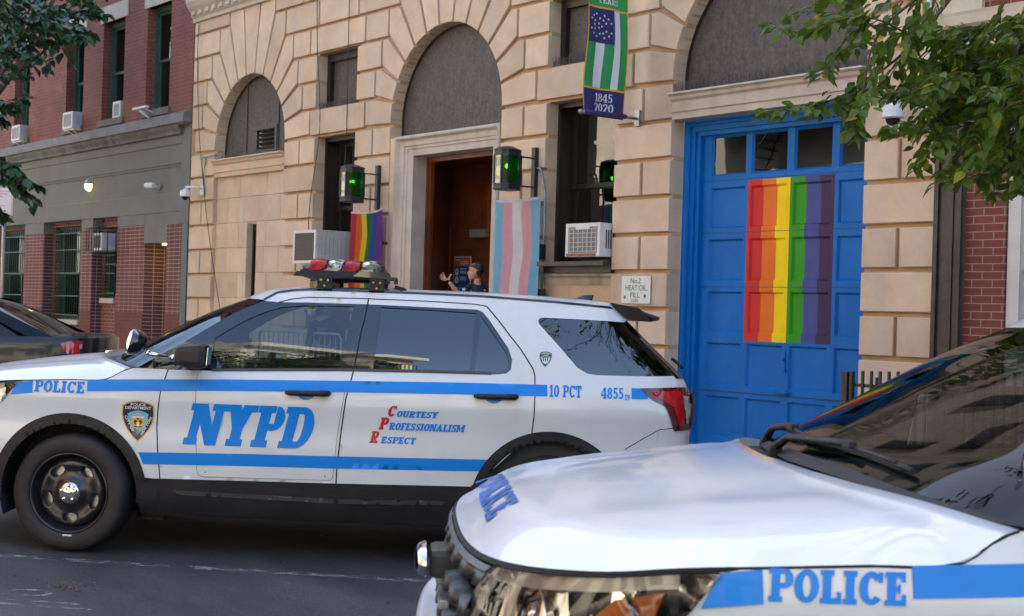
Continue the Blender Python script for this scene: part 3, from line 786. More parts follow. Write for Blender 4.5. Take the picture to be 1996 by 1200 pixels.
# return faces in purple brick
for x, w in ((-24.355, .75), (-26.775, .30), (-29.415, .3)): b = BM(); box(b, x-.02, x+.005, D+.05, D+.05+w, -.1, 2.95); ll('pier_return', b, BRICK_PURP)
b = BM(); box(b, -24.4, -23.4, D+.85, D+.9, -.1, 2.62); ll('doorway_back', b, BRICK_PURP)
b = BM(); box(b, -23.90, -23.42, D+.82, D+.845, 0, 2.3); ll('side_door', b, WOOD)
yr = D+.24
recs = [(-26.78, -25.58, [(-26.66, -26.06, 1.57, 2.93)]), (-29.42, -27.35, [(-29.28, -27.83, 1.10, 3.07)]), (-33.0, -30.53, [(-32.6, -31.12, 1.10, 3.07)])]
for x0, x1, ws in recs:
    b = BM(); hh = [rect(w[0], w[2], w[1], w[3]) for w in ws]
    wall(b, hh, x0, x1, -.1, 3.2, yr, .15)
    for f in b.faces: f.smooth = False
    ll('recess_brickwork', b, BRICK_GRID2)
    for (a, c, z0, z1) in ws:
        b = BM(); box(b, a-.05, c+.05, yr-.07, yr+.14, z0-.10, z0, bev=.006); ll('window_sill', b, mat('cream_sill', (.42, .38, .32), .8, var=(4, .8, 1.1)))
        w = sash(a, c, z0, z1, yr+.10, 'ground_window', parent=LB, fm=GREENF, gm=BG, cm=CURT2, inv=LBI, outer=.05, sw_=.04)
        b = BM(); n = int((c-a)/.115)
        for i in range(n+1): tube(b, [(a+(c-a)*i/n, yr-.03, z0+.02), (a+(c-a)*i/n, yr-.03, z1-.03)], .010, 6)
        for z in (z0+.1, z0+.5, (z0+z1)/2, z1-.5, z1-.15): box(b, a, c, yr-.045, yr-.035, z-.012, z+.012)
        if (c-a) < 1: pass
        link('security_bars', b, GREENBAR, w).data.transform(LBI)

# ------------------------------------------------------------------ right-hand house
RB = empty('brick_house', (-6, D, 0), 0, 'orange brick house with cream cornice and black iron pilaster, right of the stone station', 'building')
RBI = Matrix.Translation((-6, D, 0)).inverted()
def rl(name, bm, m, parent=RB, **kw):
    o = link(name, bm, m, parent, **kw); o.data.transform(RBI); return o
b = BM(); wall(b, [rect(-6.63, 1.0, -5.4, 3.35), rect(-4.6, 1.0, -3.4, 3.35)], -7.03, 6., -.1, 3.62, D+.03, .12); 
for f in b.faces: f.smooth = False
rl('brickwork', b, BRICK_R)
b = BM(); hs = [rect(x, z, x+1, z+1.9) for x in (-6.3, -4.2, -2.1, 0., 2.1) for z in (5.3, 8.6, 11.9)]
wall(b, hs, -7.32, 6., 4.2, 15.5, D+.03, .15)
for f in b.faces: f.smooth = False
face(b, [(-7.32, D, 15.5), (6, D, 15.5), (6, D+12, 15.5), (-7.32, D+12, 15.5)])
rl('upper_brickwork', b, BRICK_R)
for h in hs: b = BM(); face(b, [(p[0], D+.16, p[1]) for p in h]); rl('upper_window', b, GRILLE)
b = BM(); x0, x1 = -7.322, -7.035
box(b, x0, x1, D-.02, D+.12, -.1, 3.62); 
for (a, c, d, e) in ((x0, x0+.045, -.1, 3.62), (x1-.045, x1, -.1, 3.62), (x0+.045, x1-.045, 3.25, 3.62), (x0+.045, x1-.045, -.1, .4)): box(b, a, c, D-.045, D-.018, d, e)
box(b, x0+.09, x1-.09, D-.032, D-.018, .5, 3.15); box(b, x0+.06, x1-.06, D-.055, D-.02, 3.33, 3.36)
rl('iron_pilaster', b, IRON)
b = BM()
box(b, -7.32, 6., D-.03, D+.1, 3.62, 4.02)
rl('iron_lintel', b, IRON)
b = BM()
for pr in ([(.05, 4.02), (-.06, 4.03), (-.07, 4.12), (-.14, 4.18), (-.20, 4.22), (-.21, 4.30), (-.22, 4.33), (0, 4.345)],):
    for i in range(len(pr)-1):
        (a, za), (c, zc) = pr[i], pr[i+1]; face(b, [(-7.31, D+a, za), (6, D+a, za), (6, D+c, zc), (-7.31, D+c, zc)])
    face(b, [(-7.31, D+a, z) for a, z in pr])
box(b, -7.31, -6.90, D-.02, D+.1, 4.345, 4.75, bev=.01)
rl('cream_cornice', b, CREAM)
sash(-6.62, -5.4, 1.0, 3.35, D+.05, 'window', meeting=2.04, parent=RB, fm=mat('cream_window_frame', (.56, .55, .50), .5, var=(4, .9, 1.05)), gm=WINGLASS, cm=CURT2, inv=RBI, outer=.12)
sash(-4.6, -3.4, 1.0, 3.35, D+.05, 'window', meeting=2.04, parent=RB, fm=WHITE_PL, gm=WINGLASS, cm=CURT2, inv=RBI, outer=.10)

# ------------------------------------------------------------------ the other side of the street (seen in reflections, sunlit)
def front(name, x0, x1, h, m, label, nx, nz, zf=4.0, wh=1.7, ww=1.0, winm=None, yf=-7.6, trim=None):
    r = empty(name, (x0, yf, 0), 0, label, 'building'); inv = Matrix.Translation((x0, yf, 0)).inverted()
    def part(n_, b_, m_, p_=r):
        o = link(n_, b_, m_, p_, recalc=False); o.data.transform(inv); return o
    hs = []
    for i in range(nx):
        cx = x0+(x1-x0)*(i+.5)/nx
        for j in range(nz): hs.append(rect(cx-ww/2, zf+j*3.2, cx+ww/2, zf+j*3.2+wh))
    for i in range(nx):
        cx = x0+(x1-x0)*(i+.5)/nx; hs.append(rect(cx-ww*.7, .5, cx+ww*.7, 2.9))
    b = BM(); patch(b, rect(x0, 0, x1, h), hs, 4, lambda a, c: (a, yf, c))
    for q in hs:
        for i in range(4): p, s = q[i], q[(i+1) % 4]; face(b, [(p[0], yf, p[1]), (s[0], yf, s[1]), (s[0], yf-.25, s[1]), (p[0], yf-.25, p[1])])
    for f in b.faces: f.smooth = False
    face(b, [(x0, yf, h), (x1, yf, h), (x1, yf-10, h), (x0, yf-10, h)]); face(b, [(x0, yf, 0), (x0, yf-10, 0), (x0, yf-10, h), (x0, yf, h)]); face(b, [(x1, yf, 0), (x1, yf-10, 0), (x1, yf-10, h), (x1, yf, h)])
    part('wall', b, m)
    for q in hs[:nx*nz]:
        b = BM(); box(b, q[0][0], q[1][0], yf-.2, yf-.18, q[0][1], q[2][1]); part('window', b, winm)
    for q in hs[nx*nz:]:
        b = BM(); box(b, q[0][0], q[1][0], yf-.2, yf-.18, q[0][1], q[2][1]); part('shopfront_window', b, winm)
    b = BM(); box(b, x0-.05, x1+.05, yf-.1, yf+.5, h-.6, h+.1); box(b, x0, x1, yf-.1, yf+.2, 3.3, 3.6)
    for q in hs[:nx*nz]: box(b, q[0][0]-.1, q[1][0]+.1, yf-.1, yf+.12, q[0][1]-.15, q[0][1]); box(b, q[0][0]-.1, q[1][0]+.1, yf-.1, yf+.05, q[2][1], q[2][1]+.22)
    part('trim', b, trim)
    return r, part
DW = mat('opposite_window', (.03, .035, .04), .1, var=(2, .7, 1.4))
TRM = mat('pale_trim', (.62, .58, .48), .7, var=(2, .85, 1.1)); TRM2 = mat('brownstone_trim', (.30, .19, .13), .8, var=(2, .85, 1.1))
CRW = mat('cream_render', (.70, .64, .50), .85, var=(1.5, .85, 1.08)); BRW = brick_mat('sunlit_brick', (.38, .20, .13), (.34, .17, .11), (.45, .38, .31)); YBR = brick_mat('buff_brick', (.60, .51, .37), (.56, .47, .34), (.5, .45, .38))
front('tenement', -62, -44, 15, BRW, 'dark red brick row with brownstone trim at the far end of the street', 6, 4, winm=DW, trim=TRM2)
front('tenement', -44, -30, 17, YBR, 'buff brick block with pale trim across the street', 5, 4, winm=DW, trim=TRM)
_, pt = front('tenement', -30, -18, 15, CRW, 'cream rendered block with black fire escape across the street', 4, 3, winm=DW, trim=TRM)
def fire_escape(part, xa, xb, yf=-7.6, nf=3):
    b = BM()
    for j in range(nf):
        z = 3.9+3.2*j; box(b, xa, xb, yf+.02, yf+1.1, z, z+.04)
        for i in range(int((xb-xa)/.16)+1): box(b, xa+.16*i, xa+.16*i+.02, yf+1.08, yf+1.1, z, z+.95)
        box(b, xa, xb, yf+1.07, yf+1.11, z+.93, z+.97)
        for i in range(12): box(b, xa+.6+i*.17, xa+.9+i*.17, yf+.3, yf+.9, z+.05+i*.26, z+.08+i*.26)
        tube(b, [(xa+.6, yf+.9, z), (xa+2.7, yf+.9, z+3.15)], .03, 6); tube(b, [(xa+.6, yf+.3, z), (xa+2.7, yf+.3, z+3.15)], .03, 6)
    part('fire_escape', b, BLACKPAINT)
fire_escape(pt, -27.5, -22.5)
_, pt = front('tenement', -18, -6, 12.5, BRW, 'red brick tenement with brownstone trim and fire escape across the street', 4, 2, winm=DW, trim=TRM2)
fire_escape(pt, -15.5, -10.5, nf=2)
_, pt = front('tenement', -6, 5, 9.0, CRW, 'cream rendered house directly behind the photographer', 4, 1, winm=DW, trim=TRM)
fire_escape(pt, -3.5, 1.5, nf=1)
_, pt = front('tenement', 5, 11, 13.5, CRW, 'tall cream house with fire escape, right of the low cream one across the street', 3, 3, winm=DW, trim=TRM)
fire_escape(pt, 5.6, 9.6)
front('tenement', 11, 22, 11, YBR, 'low buff brick house with pale trim across the street', 4, 2, winm=DW, trim=TRM)
front('tenement', 22, 45, 15, BRW, 'red brick terrace at the near end of the street', 8, 3, winm=DW, trim=TRM2)
# neighbours further along this side
for (x0, x1, h, m_, lab) in ((6., 24., 15., BRW, 'red brick terrace beyond the right edge of the picture'), (-70., -42.05, 14., YBR, 'buff brick block further left along the street')):
    r = empty('brick_house', (x0, D, 0), 0, lab, 'building')
    b = BM(); hs = [rect(x, z, x+1.1, z+1.9) for x in [x0+1.2+2.6*i for i in range(int((x1-x0)/2.6)-0)] if x+1.2 < x1 for z in (1.2, 5.2, 8.6, 11.6)]
    patch(b, rect(x0, -.1, x1, h), hs, 4, lambda a, c: (a, D+.02, c))
    for f in b.faces: f.smooth = False
    face(b, [(x0, D, h), (x1, D, h), (x1, D+12, h), (x0, D+12, h)]); o = link('wall', b, m_, r, recalc=False); o.data.transform(Matrix.Translation((x0, D, 0)).inverted())
    b = BM(); box(b, x0, x1, D+.2, D+.22, 0, h-.1); o = link('glazing', b, DW, r); o.data.transform(Matrix.Translation((x0, D, 0)).inverted())
# ------------------------------------------------------------------ police sport-utility car
# local frame: x towards the rear from the front axle, y across (-1 = driver's side), z up
WHITE = mat('white_car_paint', (.70, .745, .755), .30, coat=.75, coat_rough=.07, spec=.5, var=(1.6, .965, 1.01), streak=(.16, (.42, .39, .35), (4, 4, 1.2)))
PBLUE = mat('blue_vinyl', (.0, .23, .76), .38, coat=.15, spec=.3, var=(2, .95, 1.04))
PRED = mat('red_vinyl', (.55, .012, .015), .35, coat=.4, var=(2, .95, 1.04))
GLOSSBLK = mat('gloss_black_trim', (.008, .009, .011), .08, coat=1., var=(3, .8, 1.2))
CLAD = mat('dark_plastic_cladding', (.014, .014, .016), .5, spec=.35, var=(5, .7, 1.5), streak=(.25, (.055, .05, .045), (3, 3, 6)))
MOULD = mat('grey_plastic_moulding', (.040, .043, .048), .42, var=(6, .8, 1.2))
RUBBER = mat('tyre_rubber', (.018, .017, .017), .72, var=(7, .6, 1.8), bump=(50, .0015))
RIMB = mat('black_steel_wheel', (.014, .014, .016), .3, coat=.3, var=(9, .6, 1.8))
CHROME = mat('chrome', (.75, .76, .78), .09, metal=1., var=(5, .95, 1.02))
DISC = mat('brake_disc', (.55, .55, .55), .3, metal=.8, var=(20, .8, 1.1))
GAPM = mat('shut_line_shadow', (.006, .006, .007), .8, var=(5, .9, 1.1))
CGLASS = glass_mat('car_window_glass', (.42, .52, .54), 1.75, 1., .0)
CTINT = glass_mat('tinted_car_glass', (.03, .04, .045), 1.95, 1., .0)
WSGLASS = glass_mat('windscreen_glass', (.36, .42, .39), 1.45, .60, .0)
CABIN = mat('cabin_grey', (.030, .031, .033), .75, var=(5, .7, 1.3))
REDLENS = mat('red_lamp_lens', (.42, .004, .008), .12, coat=1., var=(9, .45, 1.5))
REDDARK = mat('dark_red_lens', (.09, .003, .006), .1, coat=1., var=(9, .6, 1.4))
CLEARL = mat('clear_lamp_lens', (.42, .42, .42), .12, coat=1., metal=.35, var=(16, .4, 1.6))
AMBER = mat('amber_reflector', (.80, .22, .02), .2, coat=1., var=(20, .7, 1.2))
LBGREY = mat('lightbar_housing', (.014, .019, .026), .5, spec=.3, var=(9, .7, 1.4))
NAVY = mat('badge_navy', (.008, .012, .045), .35, coat=.5, var=(4, .95, 1.05)); GOLD = mat('badge_gold', (.75, .43, .03), .35, coat=.5, var=(4, .9, 1.1))
SKYB = mat('badge_sky_blue', (.16, .48, .62), .35, coat=.5, var=(4, .95, 1.05)); LETW = mat('badge_white', (.72, .74, .76), .4, coat=.5, var=(4, .95, 1.05)); BGRN = mat('badge_green', (.06, .28, .08), .4, var=(4, .95, 1.05))
BROWNM = mat('badge_brown', (.10, .045, .01), .4, var=(4, .9, 1.1))

PLAN = [(-.955, 0), (-.95, .25), (-.925, .48), (-.87, .66), (-.77, .81), (-.62, .90), (-.42, .955), (-.15, .985), (.2, .998), (.8, 1.), (1.6, 1.), (2.4, 1.), (3.0, .99), (3.3, .972), (3.50, .935), (3.62, .885), (3.69, .81), (3.735, .68), (3.76, .4), (3.765, 0)]
def _cat(pts, n=14):
    o = []
    for i in range(len(pts)-1):
        p0 = pts[max(i-1, 0)]; p1 = pts[i]; p2 = pts[i+1]; p3 = pts[min(i+2, len(pts)-1)]
        if i == 0: p0 = (p2[0], -p2[1])
        if i == len(pts)-2: p3 = (p1[0], -p1[1])
        for j in range(n):
            t = j/n; o.append(tuple(.5*(2*p1[k]+(p2[k]-p0[k])*t+(2*p0[k]-5*p1[k]+4*p2[k]-p3[k])*t*t+(3*p1[k]-p0[k]-3*p2[k]+p3[k])*t**3) for k in (0, 1)))
    return o+[pts[-1]]
_pp = _cat(PLAN); _U = [0.]
for i in range(1, len(_pp)): _U.append(_U[-1]+hypot(_pp[i][0]-_pp[i-1][0], _pp[i][1]-_pp[i-1][1]))
UT = _U[-1]
_IX = [[], []]
_IX = [list(zip(_U, [p[0] for p in _pp])), list(zip(_U, [p[1] for p in _pp]))]
import bisect
def _lin(u, c):
    u = max(0, min(UT, u)); i = min(max(bisect.bisect_right(_U, u)-1, 0), len(_U)-2); t = (u-_U[i])/(_U[i+1]-_U[i]); return c[i]+(c[i+1]-c[i])*t
_PX = [p[0] for p in _pp]; _PY = [p[1] for p in _pp]
_NX = []; _NY = []
for i in range(len(_pp)):
    a = _pp[max(i-1, 0)]; b = _pp[min(i+1, len(_pp)-1)]; dx, dy = b[0]-a[0], b[1]-a[1]
    if i == 0: dx, dy = 0, 1
    if i == len(_pp)-1: dx, dy = 0, -1
    l = hypot(dx, dy); _NX.append(-dy/l); _NY.append(dx/l)
INS = [(.20, .07), (.25, .055), (.32, .03), (.42, .018), (.48, .012), (.55, .012), (.64, .010), (.72, .012), (.80, .013), (.88, .006), (.93, .0), (.97, .003), (1.0, .008), (1.03, .013), (1.06, .022), (1.10, .040), (1.14, .054), (1.20, .069), (1.30, .101), (1.40, .140), (1.53, .197), (1.60, .230), (1.7, .27)]
INN = [(.20, .06), (.30, .0), (.40, -.02), (.50, -.02), (.58, .0), (.70, .012), (.84, .03), (.92, .05), (.96, .075), (1.0, .11), (1.1, .25)]
def S(u, z, off=0.):
    x = _lin(u, _PX); y = _lin(u, _PY); nx = _lin(u, _NX); ny = _lin(u, _NY)
    wn = sstep(-.50, -.85, x); wt = sstep(3.0, 3.68, x)
    i = cr(INS, z)*(1-wn)+cr(INN, z)*wn
    xs = 0.
    if z > 1.14: xs = -(z-1.14)*.80*wt; i = i*(1-wt)+wt*(.055+(z-1.14)*.30)
    elif z < .6: i -= wt*.02
    i -= off
    return (x-nx*i+xs, -(y-ny*i), z)           # n is outward; driver's side is -y
def UX(x, z):
    lo, hi = .95, UT-.9
    for _ in range(40):
        m = (lo+hi)/2
        if S(m, z)[0] < x: lo = m
        else: hi = m
    return (lo+hi)/2
def sp(poly, step=.04, closed=True): return [(UX(x, z), z) for x, z in dens(poly, step, closed)]
def sfn(off=0.): return lambda u, z: S(u, z, off)
def xzfn(off=0.): return lambda x, z: S(UX(x, z), z, off)
def arc(cx, cz, r, a0, a1, n=18): return [(cx+r*cos(radians(a0+(a1-a0)*i/n)), cz+r*sin(radians(a0+(a1-a0)*i/n))) for i in range(n+1)]

# traced outlines (x, z)
L1 = [(.577, 1.109), (.560, 1.03), (.546, .965), (.535, .86), (.531, .769), (.538, .65), (.552, .516), (.558, .462)]
LB = [(1.735, 1.569), (1.722, 1.45), (1.707, 1.362), (1.697, 1.25), (1.687, 1.145), (1.670, 1.05), (1.655, .978), (1.635, .80), (1.622, .674), (1.613, .56), (1.611, .474)]
L2 = [(2.448, 1.544), (2.52, 1.465), (2.597, 1.372), (2.66, 1.30), (2.713, 1.226), (2.742, 1.185), (2.755, 1.142), (2.761, 1.03), (2.76, .908), (2.752, .808)]
FT = [(1.192, 1.531), (1.27, 1.553), (1.366, 1.567), (1.735, 1.569), (2.10, 1.564), (2.298, 1.558), (2.39, 1.554), (2.448, 1.544)]
DRIP = [(1.10, 1.545), (1.175, 1.590), (1.27, 1.607), (1.361, 1.614), (1.611, 1.615), (2.0, 1.612), (2.418, 1.604), (2.85, 1.583), (3.223, 1.556)]
BLK = [(.385, 1.113), (.577, 1.109), (.838, 1.111), (1.2, 1.122), (1.687, 1.138), (2.05, 1.143), (2.40, 1.143), (2.52, 1.145), (2.585, 1.152), (2.612, 1.175), (2.616, 1.235), (2.59, 1.30), (2.539, 1.367), (2.47, 1.46), (2.425, 1.510), (2.39, 1.523), (2.1, 1.530), (1.735, 1.535), (1.35, 1.535), (1.25, 1.533), (1.192, 1.531), (1.10, 1.538), (.98, 1.485), (.871, 1.422), (.74, 1.335), (.613, 1.252), (.50, 1.185)]
GF = [(.826, 1.125), (1.2, 1.136), (1.592, 1.150), (1.620, 1.32), (1.650, 1.520), (1.344, 1.517), (1.214, 1.502), (1.13, 1.475), (1.044, 1.437), (.96, 1.39), (.882, 1.337), (.835, 1.305)]
GR_ = [(1.80, 1.153), (2.37, 1.158), (2.378, 1.30), (2.388, 1.502), (2.1, 1.513), (1.815, 1.520)]
GQ = [(2.402, 1.158), (2.55, 1.160), (2.59, 1.175), (2.602, 1.215), (2.575, 1.278), (2.509, 1.366), (2.414, 1.490)]
QG = [(2.79, 1.487), (3.0, 1.483), (3.20, 1.477), (3.375, 1.469), (3.45, 1.39), (3.54, 1.29), (3.64, 1.168), (3.4, 1.161), (3.12, 1.160), (3.06, 1.167), (3.00, 1.200), (2.89, 1.318), (2.765, 1.447), (2.757, 1.468), (2.768, 1.483)]
AF = arc(0, .35, .478, 14, 166)         # wheel-arch lip
AR = arc(2.86, .36, .463, 15, 165)
HT = [(-.325, 1.010), (-.365, .955), (-.41, .90), (-.48, .84), (-.57, .80), (-.66, .775)]
def zshut(u):
    x = _lin(u, _PX)
    return cr([(-.96, .955), (-.9, .958), (-.75, .972), (-.6, .988), (-.43, 1.010), (-.2, 1.024), (.0, 1.034), (.206, 1.043), (.24, 1.056), (.305, 1.098), (.353, 1.113)], x) if u < 2.2 else 1.113
UH = UX(.353, 1.113)

def cor(c):
    x, y, z = c; f = .002-.047*x+.0158*x*x+.0004*x**3; g_ = cr([(.2, 0), (.26, 0), (.6, -.008), (1., -.017), (1.12, -.014), (1.3, -.008), (1.5, -.002), (1.7, .001)], z)
    return Vector((x+f+g_, y, z+(z-.26)*(-.0068+.0165*x+.0006*x*x)))
def build_suv(lettering_rear=True):
    FAR = {}
    R = empty('police_car')
    def P(name, fn, m, parent=R, smooth=False, recalc=False, mirror=True, **kw):
        """part on the driver's side, and its mirror"""
        o = None
        bm = BM(); fn(bm); far = None
        if mirror:
            if max(v.co.y for v in bm.verts) < -.03:          # a separate piece on the far side
                far = bm.copy(); bmesh.ops.scale(far, vec=(1, -1, 1), verts=far.verts); bmesh.ops.reverse_faces(far, faces=far.faces)
            else:
                g = bmesh.ops.duplicate(bm, geom=bm.verts[:]+bm.edges[:]+bm.faces[:])
                vs = [e for e in g['geom'] if isinstance(e, bmesh.types.BMVert)]; fs = [e for e in g['geom'] if isinstance(e, bmesh.types.BMFace)]
                bmesh.ops.scale(bm, vec=(1, -1, 1), verts=vs); bmesh.ops.reverse_faces(bm, faces=fs)
        rt_ = None
        for k, b in enumerate((bm, far)):
            if b is None: continue
            bmesh.ops.remove_doubles(b, verts=b.verts, dist=.0004)
            for v in b.verts: v.co = cor(v.co)
            pr = FAR.get(parent, parent) if k else parent
            o = link(name, b, m, pr, recalc=recalc, **kw)
            if k == 0: rt_ = o
            else: FAR[rt_] = o
        return rt_
    def reg(outer, holes=(), off=0., step=.032): return lambda bm: patch(bm, outer, list(holes), step, sfn(off))
    V = lambda u: (u, 0)
    # --- painted panels
    top_f = [(UH-(UH)*i/26, 0) for i in range(27)]
    hood_edge = [(u, zshut(u)) for u, _ in top_f]                   # from the pillar forward to the nose
    lamp_in_u, lamp_in_b = .60, .74
    # fender: behind the lamp
    fen = [(UX(.577, 1.109), 1.109), (UX(.385, 1.113), 1.113)]+[(u, z-.004) for u, z in hood_edge if _lin(u, _PX) > -.325]+sp(HT, .05, False)
    fen += [(UX(-.62, .60), .60), (UX(-.56, .47), .47)]+[(UX(x, z), z) for x, z in AF[::-1]]+[(UX(.52, .462), .462)]+sp(L1[::-1], .06, False)[:-1]
    P('front_wing', reg(fen), WHITE)
    fd = sp(L1[::-1], .06, False)+sp(BLK[1:5], .06, False)[1:]+sp(LB[4:], .06, False)[1:]
    P('front_door', reg(fd), WHITE)
    rd = sp(LB[4:][::-1], .06, False)+sp(BLK[4:7], .06, False)[1:]
    rd += sp(BLK[7:16], .05, False)+sp([(2.39, 1.523), (1.735, 1.535), (1.735, 1.569)], .06, False)[1:]+sp(FT[3:], .06, False)[1:]+sp(L2, .06, False)[1:]+[(UX(x, z), z) for x, z in AR[::-1] if x < 2.752]+[(UX(2.40, .486), .486), (UX(1.611, .474), .474)]
    P('rear_door', reg(rd), WHITE)
    ft = sp([(1.735, 1.535), (1.35, 1.535), (1.192, 1.531)], .06, False)+sp(FT[:4], .06, False)[1:]
    P('window_frame_strip', reg(ft), WHITE)
    # rear quarter + roof rail (one pressing)
    q = sp(FT, .06, False)+sp(L2, .06, False)[1:]+[(UX(x, z), z) for x, z in AR[::-1] if x > 2.752][::-1]
    q = sp(FT, .06, False)+sp(L2, .06, False)[1:]+[(UX(x, z), z) for x, z in AR[::-1] if x > 2.765]
    zq = [(UX(3.31, .5), .5), (UX(3.4, .42), .42), (UT-.85, .42), (UT-.83, .7), (UT-.82, .85), (UX(3.60, 1.10), 1.10), (UX(3.645, 1.16), 1.16), (UX(3.375, 1.475), 1.475), (UX(3.30, 1.53), 1.53)]
    q = [p for p in q]+zq+sp(DRIP[::-1], .06, False)+sp([(1.10, 1.538), (1.192, 1.531)], .06, False)[:-1]
    P('rear_quarter', reg(q, [sp(QG, .05)]), WHITE)
    # black glasshouse frame with window openings
    P('pillar_trim', reg(sp(BLK, .05), [sp(GF, .05), sp(GR_, .05), sp(GQ, .05)], -.002, .05), GLOSSBLK)
    P('front_side_window', reg(sp(GF, .05), (), -.010, .06), CGLASS)
    P('rear_side_window', reg(sp(GR_, .05), (), -.010, .06), CTINT)
    P('rear_quarter_pane', reg(sp(GQ, .05), (), -.010, .06), CTINT)
    P('cargo_window', reg(sp(QG, .05), (), -.004, .06), CTINT)
    # seals: shut lines, drip moulding, belt moulding
    def ribbon(pts, w, off, step=.04):
        def f(bm):
            d = dens(pts, step, False); n = len(d); prev = None
            for i, p in enumerate(d):
                a = d[max(i-1, 0)]; b = d[min(i+1, n-1)]; t = Vector((b[0]-a[0], b[1]-a[1])).normalized(); nn = (-t.y*w/2, t.x*w/2)
                q_ = [bm.verts.new(S(UX(p[0]+s*nn[0], p[1]+s*nn[1]), p[1]+s*nn[1], off)) for s in (1, -1)]
                if prev: bm.faces.new((prev[0], prev[1], q_[1], q_[0])).smooth = True
                prev = q_
        return f
    def many(*fs): return lambda bm: [f(bm) for f in fs]
    for sl_ in (ribbon(L1, .007, .0012), ribbon(LB, .008, .0012), ribbon(L2, .007, .0012), ribbon(FT, .006, .0012), ribbon([(3.25, .60), (3.30, .739), (3.40, .80), (3.499, .856), (3.60, .866)], .005, .0012)): P('shut_line', sl_, GAPM)
    P('drip_moulding', ribbon(DRIP, .014, .003), GLOSSBLK)
    P('belt_moulding', ribbon([(.838, 1.117), (1.2, 1.129), (1.6, 1.143), (2.1, 1.150), (2.5, 1.152)], .018, .004), MOULD)
    # --- cladding
    def cl(bm):
        inn = arc(0, .35, .418, -3, 183, 30); out = arc(0, .35, .482, 11, 169, 30)
        fpoly = [(.55, .25), (.44, .25), (.42, .33)]+[p for p in inn]+[(-.42, .30), (-.52, .30), (-.56, .48), (-.48, .45)]+out[::-1]+[(.51, .462), (.56, .464)]
        patch(bm, sp(fpoly, .03), [], .022, sfn(.006))
        spoly = [(.55, .25), (2.42, .25), (2.44, .33), (2.44, .42), (2.41, .49), (1.6, .476), (.56, .464)]
        patch(bm, sp(spoly, .06), [], .06, sfn(.006))
        inn = arc(2.86, .36, .405, -3, 183, 30); out = arc(2.86, .36, .466, 9, 171, 30)
        rp = [(3.40, .36), (3.27, .34)]+inn+[(2.44, .34), (2.43, .42), (2.405, .49)]+out[::-1]+[(3.38, .45)]
        patch(bm, sp(rp, .03), [], .022, sfn(.006))
        patch(bm, [(UX(3.30, .35), .25), (UT, .25), (UT, .44), (UX(3.38, .44), .44)], [], .1, sfn(.006))
        # lips turned inwards
        for c, r in (((0, .35), .418), ((2.86, .36), .405)):
            a = arc(*c, r, -3, 183, 30)
            for i in range(len(a)-1):
                p, q2 = S(UX(*a[i]), a[i][1], .006), S(UX(*a[i+1]), a[i+1][1], .006)
                face(bm, [p, q2, (q2[0], q2[1]+.25, q2[2]), (p[0], p[1]+.25, p[2])])
    P('wheel_arch_cladding', cl, CLAD)
    P('sill_moulding', many(lambda bm: patch(bm, sp([(.64, .400), (1.60, .385), (1.60, .358), (.70, .372), (.66, .380)], .03), [], .02, sfn(.018)), lambda bm: patch(bm, sp([(1.625, .385), (2.22, .40), (2.26, .39), (2.24, .372), (1.625, .358)], .03), [], .02, sfn(.018))), MOULD)
    def under(bm):
        for x0, x1 in ((.43, 2.42), (3.28, 3.6)): box(bm, x0, x1, -.90, 0, .24, .30)
        # wheel tubs
        for cx, cz, r in ((0, .35, .43), (2.86, .36, .42)):
            a = arc(cx, cz, r, -20, 200, 20)
            for i in range(len(a)-1): face(bm, [(a[i][0], -.93, a[i][1]), (a[i+1][0], -.93, a[i+1][1]), (a[i+1][0], -.55, a[i+1][1]), (a[i][0], -.55, a[i][1])])
            face(bm, [(p[0], -.55, p[1]) for p in a])
        box(bm, .42, .56, -.80, -.6, .19, .26); box(bm, .45, 2.4, -.86, -.78, .225, .25)
        box(bm, -.7, .5, -.5, 0, .22, .30)
    P('underbody', under, CABIN, recalc=True)
    # --- bonnet
    n_f = 15; n_s = 20; nb = 22
    uc = 1.02                                              # corner of the bonnet edge
    front = [S(uc*i/n_f, zshut(uc*i/n_f)) for i in range(n_f+1)]
    side = [S(uc+(UH-uc)*i/n_s, zshut(uc+(UH-uc)*i/n_s)) for i in range(n_s+1)]
    rear = [(.02, 0, 1.168), (.055, -.40, 1.166), (.11, -.62, 1.160), (.175, -.75, 1.152), (.245, -.845, 1.138), (.30, -.90, 1.124), side[-1]]
    edge = front+side[1:]
    zc = [(-.89, .955), (-.875, .985), (-.85, 1.012), (-.80, 1.040), (-.70, 1.070), (-.5, 1.102), (-.3, 1.128), (-.1, 1.150), (.1, 1.170), (.4, 1.175)]
    def hz(x, y):
        d = 9; ze = 1.
        for i in range(len(edge)-1):
            ax, ay = edge[i][0], edge[i][1]; bx, by = edge[i+1][0], edge[i+1][1]
            vx, vy = bx-ax, by-ay; t = max(0, min(1, ((x-ax)*vx+(y-ay)*vy)/(vx*vx+vy*vy+1e-9)))
            dd = hypot(x-ax-vx*t, y-ay-vy*t)
            if dd < d: d = dd; ze = edge[i][2]+(edge[i+1][2]-edge[i][2])*t
        # longer roll-over at the nose than along the wings
        zt = 1.0+.0
        fr = sstep(-.35, -.9, x)
        base = cr(zc, x+.0)-.058*(abs(y)/.85)**2
        # two raised power-bulge creases
        w = abs(y)-(.66+.10*x); base += .010*sstep(-.12, .0, w)*sstep(-.85, -.25, x)*(1-.3*sstep(0, .2, w))
        w2 = abs(y)-(.40+.04*x); base += .006*sstep(.08, -.12, w2)*sstep(-.7, -.2, x)
        R0 = .17; g_ = 1-(1-min(d/R0, 1.))**1.9
        return ze+(max(base, ze)-ze)*g_
